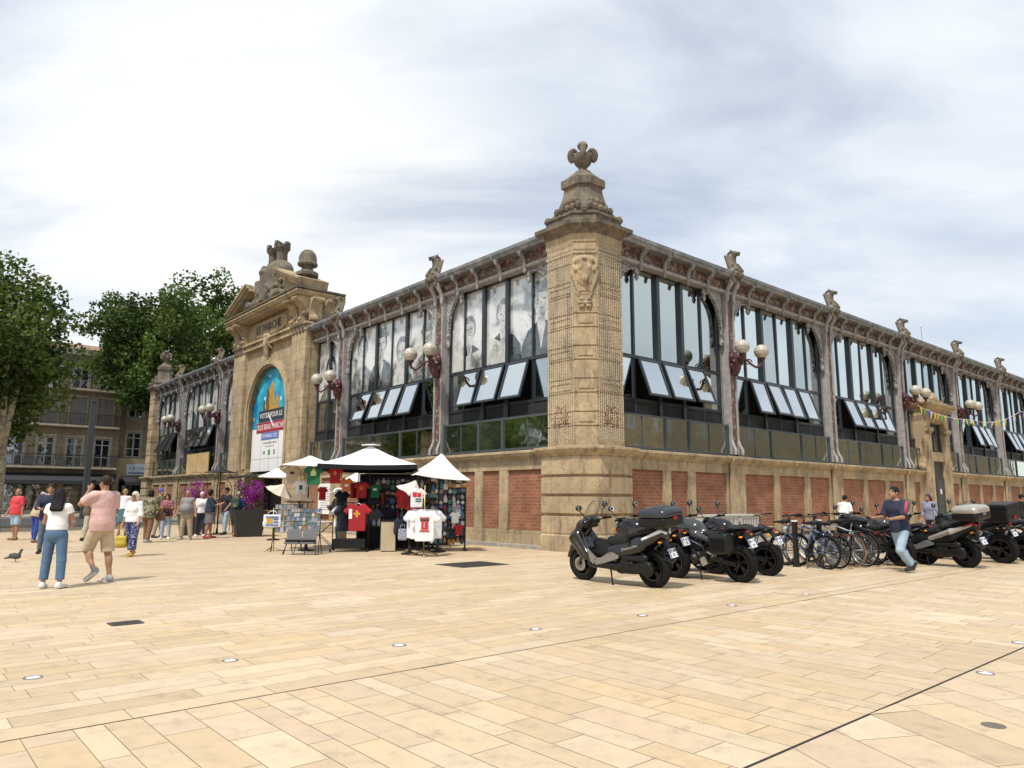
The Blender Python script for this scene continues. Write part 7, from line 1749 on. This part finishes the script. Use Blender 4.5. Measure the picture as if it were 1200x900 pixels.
parasol(-1.98, 19.95, 2.66, 2.02, .74, R(14), OFFW, 'pointed off white square parasol at the right end of the stall', group='parasols over the stall', tilt=R(6), tdir=R(60))
parasol(-2.62, 19.1, 1.93, 1.60, .42, 0, CREAM, 'small cream sunshade tilted over the white tee stand', tilt=R(24), tdir=R(80), n=8, group='little tilted sunshades')
parasol(-6.5, 20.6, 1.86, 1.58, .42, 0, CREAM, 'small cream sunshade tilted to the left beside the pink flowers', tilt=R(28), tdir=R(80), n=8, group='little tilted sunshades', pole_h=.8)
parasol(-5.62, 19.5, 1.58, 1.34, .42, 0, BROWNC, 'small brown and beige sunshade over the postcard stand', tilt=R(-4), n=8, group='little tilted sunshades', pole_h=.9)
# T-shirts
def tee_mesh(res=.018):
    s = SDF(res); s.box((0, 0, -.36), (.235, .045, .36), .04, k=.02).cap((-.15, 0, -.06), (-.34, 0, -.22), .085, .08, k=.03, flat=(0, 1), sq=((0, 1, 0), .6)).cap((.15, 0, -.06), (.34, 0, -.22), .085, .08, k=.03, flat=(0, 1), sq=((0, 1, 0), .6))
    for i in range(5): s.cap((-.18 + .09 * i, .035, -.3), (-.2 + .1 * i, .05, -.72), .012, .022, k=.03)
    s.ell((0, 0, .02), (.085, .1, .075), op='cut'); s.plane((0, 0, -.70), (0, 0, -1)); return s.mesh()
TV, TF, TM = tee_mesh()
tee_data = {}
def tee(loc, rz, m, label, sc=1.0, prints=(), rx=0.0, group='T-shirts on show at the stall'):
    o = mesh_obj('t_shirt', TV, TF, m, None, None, True) if m.name not in tee_data else bpy.data.objects.new('t_shirt', tee_data[m.name])
    if m.name not in tee_data: tee_data[m.name] = o.data
    else: COL.objects.link(o)
    o.location = loc; o.rotation_euler = (rx, 0, rz); o.scale = (sc,) * 3; setp(o, label, 'T-shirt', group)
    for (x0, x1, z0, z1, pm) in prints:
        b = MB(); b.box(x0, x1, -.058, -.046, z0, z1); b.build('print', pm, o)
    b = MB(); b.tube([(-.17, 0, -.03), (0, 0, .03), (.17, 0, -.03)], .008, 6); b.tube([(0, 0, .03), (0, 0, .09), (.03, 0, .11)], .005, 5); b.build('hanger', STEEL, o)
    return o
REDT = cloth('red_tee', (.33, .010, .016)); GREENT = cloth('green_tee', (.012, .14, .06)); WHT2 = cloth('white_tee', (.74, .74, .75)); NAVT = cloth('navy_tee', (.012, .015, .03)); BEIT = cloth('beige_tee', (.45, .36, .25)); ORT = cloth('orange_print', (.60, .16, .05))
GOLDP = mat('gold_print', (.55, .30, .04), .6); REDP = mat('red_print', (.50, .02, .03), .6); BLKP = mat('black_print', (.02, .02, .02), .6); GRNP = mat('lime_print', (.55, .60, .25), .6); BLUP = mat('blue_print', (.05, .12, .35), .6)
cross = lambda m: [(-.03, .03, -.34, -.16, m), (-.09, .09, -.27, -.22, m)]
tee((-5.35, 19.75, 2.28), R(5), GREENT, 'green tee with pale print hanging from the flat off white parasol', .72, [(-.10, .10, -.36, -.20, GRNP), (-.05, .06, -.20, -.12, GRNP)])
tee((-4.80, 19.9, 2.25), R(-6), REDT, 'small red tee with gold print hanging between the two front parasols', .62, cross(GOLDP))
tee((-5.18, 20.1, 1.72), R(60), REDT, 'red tee hanging edge-on below the green one', .5)
tee((-5.95, 19.8, 2.26), R(20), BEIT, 'beige tee hanging under the left rim of the flat parasol', .66, [(-.09, .09, -.3, -.2, BLKP)])
tee((-5.72, 19.9, 1.88), R(35), WHT2, 'crumpled white tee with grey print hanging beside the beige one', .58, [(-.1, .05, -.4, -.2, BLKP)])
tee((-4.56, 20.2, 1.96), R(28), ORT, 'orange and white printed tee by the front pole', .5, [(-.1, .1, -.45, -.30, WHT2)])
tee((-4.18, 20.4, 1.86), 0, REDT, 'small red bodysuit hanging under the biggest parasol', .62, cross(GOLDP))
tee((-4.42, 20.5, 1.84), R(75), REDT, 'red tee seen edge-on left of the bodysuit', .6)
tee((-3.86, 20.7, 1.80), R(10), GREENT, 'small green tee hanging right of the red bodysuit', .52, [(-.1, .1, -.3, -.18, WHT2)])
tee((-4.18, 20.0, 1.26), R(-4), REDT, 'large red tee with gold cross on the low rail', 1.02, cross(GOLDP) + [(-.22, -.13, -.38, -.12, WHT2)])
tee((-4.55, 20.15, 1.22), R(50), NAVT, 'black tee on the low rail left of the large red one', .98)
tee((-4.72, 20.2, 1.20), R(62), WHT2, 'white tee at the left end of the low rail', .8, [(-.08, .02, -.4, -.2, REDP)])
tee((-2.98, 20.3, 1.66), R(10), REDT, 'red tee hanging at the front of the souvenir boards', .72)
tee((-2.72, 20.2, 1.55), R(-20), REDT, 'second red tee at the souvenir boards, lower and to the right', .66)
tee((-2.42, 18.75, 1.66), R(10), WHT2, 'white long armed tee with red and black print above the round stand', .66, [(-.16, .0, -.30, -.12, REDP), (.02, .16, -.30, -.14, REDP), (-.05, .17, -.40, -.36, BLKP), (-.05, .17, -.48, -.44, BLKP)])
for k, (x, y, z, m_, sc, rz, t) in enumerate(((-1.55, 20.28, 1.05, WHT2, .42, 10, 'small white tee low on the narrow souvenir board'), (-1.45, 20.22, .72, REDT, .4, 15, 'small red tee at the foot of the narrow souvenir board'), (-1.62, 20.25, .62, NAVT, .42, 5, 'small black tee at the foot of the narrow souvenir board'), (-2.75, 20.55, 1.0, NAVT, .7, 20, 'black tee hanging between the white stand and the beige cabinet'), (-3.6, 21.3, 1.15, NAVT, .75, -5, 'black tee hanging low in front of the wide souvenir board'), (-3.9, 20.9, 1.72, NAVT, .66, 30, 'black tee hanging under the biggest parasol beside the green one'), (-4.75, 20.6, 1.62, NAVT, .7, 50, 'black tee hanging behind the front pole'), (-4.0, 21.2, 1.1, cloth('grey_tee', (.10, .10, .11)), .85, 10, 'dark grey tee behind the large red one'))):
    tee((x, y, z), R(rz), m_, t, sc)
r_ = empty('stall_dark_panel', (-3.2, 22.0, 0), R(4), 'long black cloth panel added to darken the back of the stall', 'curtain'); m = MB(); nn = 40  # added panel: near-black cloth keeps the back of the stall dark
m.loft([[(-1.35 + 2.7 * i / nn, .04 * math.sin(i * 1.3), z) for i in range(nn + 1)] + [(-1.35 + 2.7 * i / nn, .04 * math.sin(i * 1.3) + .01, z) for i in range(nn, -1, -1)] for z in (.05, 2.15)]); m.build('cloth', DARKC, r_); m = MB(); m.tube([(-1.4, 0, 2.17), (1.4, 0, 2.17)], .015, 6)
for q in (-1, 1): m.tube([(q * 1.38, 0, 0), (q * 1.38, 0, 2.17)], .018, 6)
m.build('rail', BLACKM, r_, True)
# low rail
r_ = empty('clothes_rail', (-4.4, 20.1, 0), R(5), 'low black clothes rail on castors under the biggest parasol', 'clothes rail'); m = MB()
m.tube([(-.5, 0, 1.30), (.55, 0, 1.30)], .014, 8)
for x in (-.45, .5): m.tube([(x, 0, .08), (x, 0, 1.3)], .014, 8); m.tube([(x, -.3, .08), (x, .3, .08)], .016, 8)
m.build('rail', BLACKM, r_, True)
for x in (-.45, .5):
    for y in (-.28, .28): c = MB(); c.lathe([(.035, -.012), (.035, .012)], 12, (x, y, .036), axis='y'); c.build('castor', BLACK, r_, 40)
m = MB(); m.box(-.4, .45, -.25, .25, .10, .34); m.build('stock_box', BLACK, r_)
# round stand with white tees
r_ = empty('round_stand', (-2.2, 18.62, 0), R(10), 'brass round clothes stand hung with white tees', 'clothes stand'); BRASS = mat('worn_brass', (.42, .31, .12), .4, metal=.8)
m = MB(); m.tube([(0, 0, .1), (0, 0, 1.75)], .016, 8); m.build('post', BRASS, r_, True); m = MB(); m.torus((0, 0, 1.14), .36, .012, 'z', 32, 8)
for i in range(4): a = i * math.pi / 2; m.tube([(0, 0, 1.14), (.36 * math.cos(a), .36 * math.sin(a), 1.14)], .008, 6)
m.build('ring', CHROME, r_, True)
for i in range(3): a = i * 2.094 + .5; m = MB(); m.tube([(0, 0, .14), (.42 * math.cos(a), .42 * math.sin(a), .012)], .014, 8); m.build('leg', BRASS, r_, True)
prt = [(-.12, .12, -.16, -.13, REDP), (-.11, .11, -.215, -.175, BLKP), (-.08, .09, -.42, -.22, REDP), (-.015, .02, -.38, -.24, WHT2), (-.12, .12, -.47, -.44, REDP)]
for k, (a, da, s_, pr, t) in enumerate(((-1.42, -.1, 1.02, prt, 'front white tee with red and black emblem on the round stand'), (-1.9, -.35, .96, (), 'white tee just left of the printed one on the round stand'), (-2.5, -.8, .94, (), 'white tee at the left side of the round stand'), (-.5, .7, .95, (), 'white tee at the right side of the round stand'), (-2.9, -1.3, .92, (), 'white tee seen edge-on at the far left of the round stand'), (.3, 1.4, .9, (), 'white tee seen edge-on at the far right of the round stand'))):
    tee((-2.2 + (.46 if pr else .30) * math.cos(a), 18.62 + (.46 if pr else .30) * math.sin(a), 1.10), R(4) + da * .9, WHT2, t, s_, pr, group='white tees on the round stand')
# souvenir boards with little goods
GOODS = [mat('good_%s' % nm, c, .5) for nm, c in (('white', (.6, .6, .62)), ('grey', (.25, .26, .28)), ('blue', (.06, .13, .32)), ('red', (.34, .03, .04)), ('amber', (.40, .22, .06)), ('dark', (.04, .04, .045)), ('teal', (.06, .2, .2)), ('silver', (.45, .45, .47)))]
gm = []
for k in range(4):
    m = MB()
    if k == 0: m.box(-.035, .035, -.012, 0, -.055, .02); m.torus((0, -.006, .035), .014, .003, 'y', 12, 5)
    if k == 1: m.lathe([(.0, -.02), (.035, -.02), (.038, 0), (.0, 0)], 12, (0, 0, -.02), axis='y'); m.torus((0, -.006, .03), .012, .003, 'y', 12, 5)
    if k == 2: m.box(-.045, .045, -.016, 0, -.03, .03)
    if k == 3: m.lathe([(.0, -.1), (.03, -.09), (.034, -.04), (.02, 0), (.006, .03), (.0, .04)], 10)
    gm.append(m)
good_meshes = {}
def goods(parent, x0, x1, z0, z1, nx, nz, y, rd):
    for i in range(nx):
        for j in range(nz):
            k = rd.randrange(4) if j else 3; mi = rd.choice([0, 0, 1, 1, 2, 3, 4, 5, 5, 6, 7]); key = (k, mi)
            x = x0 + (x1 - x0) * (i + .5) / nx; z = z0 + (z1 - z0) * (j + .5) / nz
            if key not in good_meshes: o = gm[k].build('souvenir', GOODS[mi], parent, 40); good_meshes[key] = o.data
            else: o = bpy.data.objects.new('souvenir', good_meshes[key]); COL.objects.link(o); o.parent = parent
            o.location = (x + rd.uniform(-.01, .01), y, z + rd.uniform(-.015, .015)); s_ = rd.uniform(1.2, 1.95); o.scale = (s_, s_, s_)
def board(x, y, rz, w, z0, z1, nx, nz, label, seed):
    root = empty('souvenir_board', (x, y, 0), rz, label, 'display board', 'souvenir boards'); m = MB()
    m.box(-w / 2, w / 2, .0, .03, z0, z1); m.build('panel', mat('black_board', (.015, .015, .017), .8), root)
    m = MB()
    for q in (-1, 1): m.box(q * w / 2 - .02, q * w / 2 + .02, -.02, .04, 0, z1 + .04); m.box(q * w / 2 - .03, q * w / 2 + .03, -.3, .3, .02, .06)
    n = 12
    for i in range(n): z = z0 + (z1 - z0) * (i + .5) / n; m.box(-w / 2, w / 2, -.012, -.004, z + .06, z + .068)
    m.build('frame', BLACKM, root)
    goods(root, -w / 2 + .03, w / 2 - .03, z0 + .02, z1 - .02, nx, nz, -.016, random.Random(seed)); return root
board(-3.3, 21.7, R(4), 1.75, .55, 2.05, 12, 8, 'wide black board of small souvenirs at the back of the stall', 1)
board(-1.78, 20.45, R(12), 1.0, .25, 2.02, 8, 12, 'narrow black board of small souvenirs at the right end of the stall', 2)
board(-2.4, 20.7, R(60), .7, .4, 2.0, 6, 9, 'side board of souvenirs set at an angle between the two others', 3)
r_ = empty('souvenir_counter', (-3.3, 21.1, 0), R(4), 'dark table with a row of white goods below the wide souvenir board', 'table'); m = MB(); m.box(-.85, .85, -.3, .35, .62, .66); m.build('tabletop', BLACK, r_)
m = MB(); m.box(-.83, .83, -.27, -.25, .05, .62); m.build('front_cloth', DARKC, r_)
for q in (-1, 1):
    for y in (-.25, .3): l = MB(); l.box(q * .8 - .02, q * .8 + .02, y - .02, y + .02, 0, .62); l.build('leg', BLACKM, r_)
goods(r_, -.8, .8, .75, .8, 12, 1, -.1, random.Random(9))
m = MB(); r_ = empty('cabinet', (-3.38, 20.25, 0), R(12), 'beige upright cabinet with dark top between the red tees and the white ones', 'cabinet'); m.box(-.19, .19, -.3, .3, .03, .80); m.build('body', mat('beige_laminate', (.45, .38, .25), .6, var=.1), r_)
m = MB(); m.box(-.2, .2, -.31, .31, .80, .84); m.build('top', BLACK, r_); m = MB(); m.box(.192, .20, -.27, .27, .06, .78); m.build('door', BLACK, r_); m = MB(); m.box(-.17, .17, -.28, .28, 0, .03); m.build('plinth', BLACK, r_)
bag('hanging_bag', Vector((-3.05, 19.95, .86)), R(15), (.24, .08, .40), NAVT, 'dark blue cloth bag hanging on the beige cabinet', .12)
bag('hanging_bag', Vector((-2.92, 19.85, .62)), R(10), (.22, .05, .30), cloth('grey_print_bag', (.32, .34, .40), (20, (.08, .1, .2))), 'grey patterned cloth bag hanging in front of the dark blue one', .12)
# postcard racks
def postcard_rack(x, y, rz, label, w, h, z0, seed, folding=False):
    root = empty('postcard_rack', (x, y, 0), rz, label, 'postcard rack', 'postcard racks'); rd = random.Random(seed); m = MB()
    for q in (-1, 0, 1): m.tube([(q * w / 2, .0, z0 - .12), (q * w / 2, .08, z0 + h)], .010, 6)
    for j in range(6): z = z0 + h * j / 5; m.tube([(-w / 2, .08 * j / 5 - .015, z), (w / 2, .08 * j / 5 - .015, z)], .007, 6)
    m.build('frame', BLACKM, root, True)
    for q in (-1, 1): l = MB(); l.tube([(q * w / 2, 0, z0), (q * w / 2 * 1.15, -.22, .01)], .012, 6); l.tube([(q * w / 2, 0, z0), (q * w / 2 * 1.0, .22, .01)], .012, 6); l.build('leg', BLACKM, root, True)
    nx = int(w / .075); cm = [mat('card_%d' % i, c, .35, var=.5, vscale=22) for i, c in enumerate(((.10, .14, .2), (.24, .24, .25), (.05, .1, .16), (.2, .13, .07), (.07, .11, .06), (.4, .39, .36)))]
    for j in range(5):
        for i in range(nx):
            x_ = -w / 2 + w * (i + .5) / nx; z = z0 + h * j / 5 + .02; c = MB(); ww = w / nx * .42; c.obox((x_, .08 * j / 5 - .03, z + h / 12), (ww * 2, .006, h / 5 * .82), Matrix.Rotation(R(-8), 3, 'X')); c.build('postcard', rd.choice(cm), root)
    return root
postcard_rack(-5.32, 19.05, R(-4), 'low black postcard rack standing nearest on the paving', .78, .55, .60, 4)
postcard_rack(-6.05, 20.0, R(14), 'taller postcard rack behind the low one, under the brown sunshade', .7, .75, .5, 5)
r_ = empty('magazine_bin', (-5.33, 18.86, 0), R(-4), 'slanted grey double bin with black stock on thin legs at the front of the stall', 'display bin'); m = MB()
for q in (-1, 1): m.obox((q * .2, 0, .47), (.37, .02, .34), Matrix.Rotation(R(-12), 3, 'X')); m.obox((q * .2, -.10, .30), (.37, .2, .05))
m.build('bin', mat('grey_plastic', (.12, .12, .125), .6), r_)
m = MB(); 
for q in (-1, 1): m.obox((q * .2, -.11, .35), (.33, .16, .06))
m.build('stock', BLACK, r_)
for q in (-1, -.33, .33, 1): l = MB(); l.tube([(q * .36, -.05, .30), (q * .43, -.18, .01)], .01, 6); l.build('leg', BLACKM, r_, True)
bag('tote_bag', Vector((-6.45, 19.9, .98)), R(8), (.46, .06, .34), cloth('white_tote', (.66, .67, .70)), 'white printed tote bag hanging left of the postcard racks', .10)
r_ = [q for q in bpy.data.objects if q.get('label') == 'white printed tote bag hanging left of the postcard racks'][0]
for (x0, x1, z0, z1, pm) in ((-.14, .02, -.24, -.10, GOLDP), (-.16, .16, -.08, -.05, BLUP), (.04, .16, -.22, -.18, BLUP), (.04, .16, -.14, -.11, BLUP), (-.16, .16, -.29, -.26, BLUP)): b = MB(); b.box(x0, x1, -.050, -.036, z0, z1); b.build('print', pm, r_)
r_ = empty('bag_stand', (-6.45, 19.98, 0), R(8), 'thin brass stand that carries the white tote bag', 'stand'); m = MB(); m.tube([(0, 0, .02), (0, 0, 1.15)], .013, 6); m.tube([(-.2, 0, 1.08), (.2, 0, 1.08)], .01, 6); m.build('post', BRASS, r_, True)
for i in range(3): a = i * 2.094; m = MB(); m.tube([(0, 0, .12), (.3 * math.cos(a), .3 * math.sin(a), .01)], .011, 6); m.build('leg', BRASS, r_, True)
# folding table of the stall keeper, box, big cap
r_ = empty('folding_table', (-5.75, 22.1, 0), R(10), 'white folding table with crossed legs beside the stall keeper', 'table'); m = MB(); m.box(-.42, .42, -.3, .3, .70, .73); m.build('tabletop', WHITEP, r_)
for q in (-1, 1):
    for d in (-1, 1): l = MB(); l.tube([(d * .38, q * .26, .70), (-d * .38, q * .26, .01)], .012, 6); l.build('leg', STEEL, r_, True)
s = SDF(.012); s.ell((0, 0, .05), (.17, .17, .10), k=.02).ell((0, -.06, .01), (.24, .26, .025), k=.02); o = s.build('sun_hat', cloth('white_hat', (.72, .72, .72))); o.location = P['vend']['head'] + Vector((0, 0, .06)); o.rotation_euler = (0, 0, R(-20)); setp(o, 'white sun hat on the stall keeper\'s head', 'hat')
bag('shoulder_bag', Vector((-5.32, 22.25, .86)), R(20), (.30, .12, .22), cloth('ochre_leather', (.40, .24, .05)), 'ochre shoulder bag of the stall keeper', .5)
r_ = empty('cardboard_box', (-4.92, 21.5, 0), R(15), 'small beige storage box on the ground beside the stall keeper', 'box'); m = MB(); m.box(-.12, .12, -.2, .2, 0, .62); m.build('carton', mat('cardboard', (.42, .32, .2), .85), r_); m = MB(); m.box(-.125, .125, -.205, .205, .56, .625); m.build('lid', mat('cardboard', (.42, .32, .2)), r_)
# notice board behind the stall, on the hall's wall
r_ = empty('notice_board', MB2W @ FL(15.3, .03, .75), ANG, 'white printed notice on the brick wall behind the stall', 'notice'); m = MB(FL); m.box(-.75, .75, 0, .03, 0, 1.3); m.build('sheet', WHITEP, r_); m = MB(FL); rd = random.Random(2)
for i in range(11): x = .62 - rd.uniform(0, .1); m.box(-.62 + rd.uniform(0, .5), x, .031, .033, 1.12 - i * .095, 1.15 - i * .095)
m.build('small_print', MATS['banner_grey_ink'], r_)
# ------------------------------------------------------------------ flower planters
MAG = [(.30, .02, .27), (.40, .03, .33), (.22, .015, .20), (.34, .05, .36), (.06, .08, .03)]
def planter(x, y, rz, w, h, label, fl_h, fl_r, seed, n=46):
    root = empty('planter', (x, y, 0), rz, label, 'planter', 'dark planters of bougainvillea'); m = MB(); m.loft([[(sx * q, sy * q, z) for sx, sy in ((-1, -1), (1, -1), (1, 1), (-1, 1))] for q, z in ((w * .36, 0), (w * .5, h), (w * .46, h), (w * .45, h - .08))]); m.build('pot', mat('anthracite_planter', (.022, .023, .025), .5), root)
    so = MB(); so.box(-w * .45, w * .45, -w * .45, w * .45, h - .12, h - .09); so.build('soil', mat('soil', (.03, .02, .015), .9), root)
    rd = np.random.default_rng(seed); cs = []; rs = []
    for i in range(n): d = rd.normal(size=3); d /= np.linalg.norm(d); cs.append(np.array([0, 0, h + fl_h * .48]) + d * rd.uniform(.3, 1) * np.array([fl_r, fl_r, fl_h * .55])); rs.append(rd.uniform(.14, .26))
    V, Fc, Cc = leaf_cloud(cs, rs, 1500, .055, rd, MAG); leaf_mesh('bougainvillea', V, Fc, Cc, root)
    st = MB()
    for i in range(7): c = cs[i]; st.tube([(rd.uniform(-.1, .1), rd.uniform(-.1, .1), h - .1), (c[0] * .4, c[1] * .4, h + .2), tuple(c)], .01, 5)
    st.build('stems', BARK, root, True); return root
planter(-9.85, 27.6, R(30), 1.2, 1.0, 'big dark tapered planter overflowing with magenta bougainvillea left of the stall', 1.15, .62, 1)
planter(-12.35, 28.4, R(30), .9, .8, 'dark planter of magenta bougainvillea half hidden behind the bald man', 1.25, .48, 2, 34)
def trellis(x, y, rz, label):
    root = empty('iron_trellis', (x, y, 0), rz, label, 'trellis', 'iron arches by the wall'); m = MB()
    for k, r_ in enumerate((.42, .30, .16)): m.tube([(-r_, 0, .02), (-r_, 0, 1.9 - .14 * k)] + [(-r_ * math.cos(a), 0, 1.9 - .14 * k + r_ * 1.3 * math.sin(a)) for a in [math.pi * i / 10 for i in range(1, 10)]] + [(r_, 0, 1.9 - .14 * k), (r_, 0, .02)], .012, 6)
    m.build('arch', BLACKM, root, True); b = MB()
    for z in (.5, 1.0, 1.5, 1.9): b.tube([(-.42, 0, z), (.42, 0, z)], .009, 5)
    b.build('crossbars', BLACKM, root, True); return root
trellis(-12.6, 29.3, R(40), 'tall iron arch behind the purple flowers at the hall wall'); trellis(-11.6, 29.6, R(40), 'tall iron arch between the skirted woman and the man in black tee'); trellis(-10.75, 30.0, R(40), 'tall iron arch nearest the stone portal')
parasol(-11.55, 29.0, 2.6, 2.42, .65, R(30), BLACK, 'small flat black parasol over the people by the wall', group='parasols over the stall', n=8)
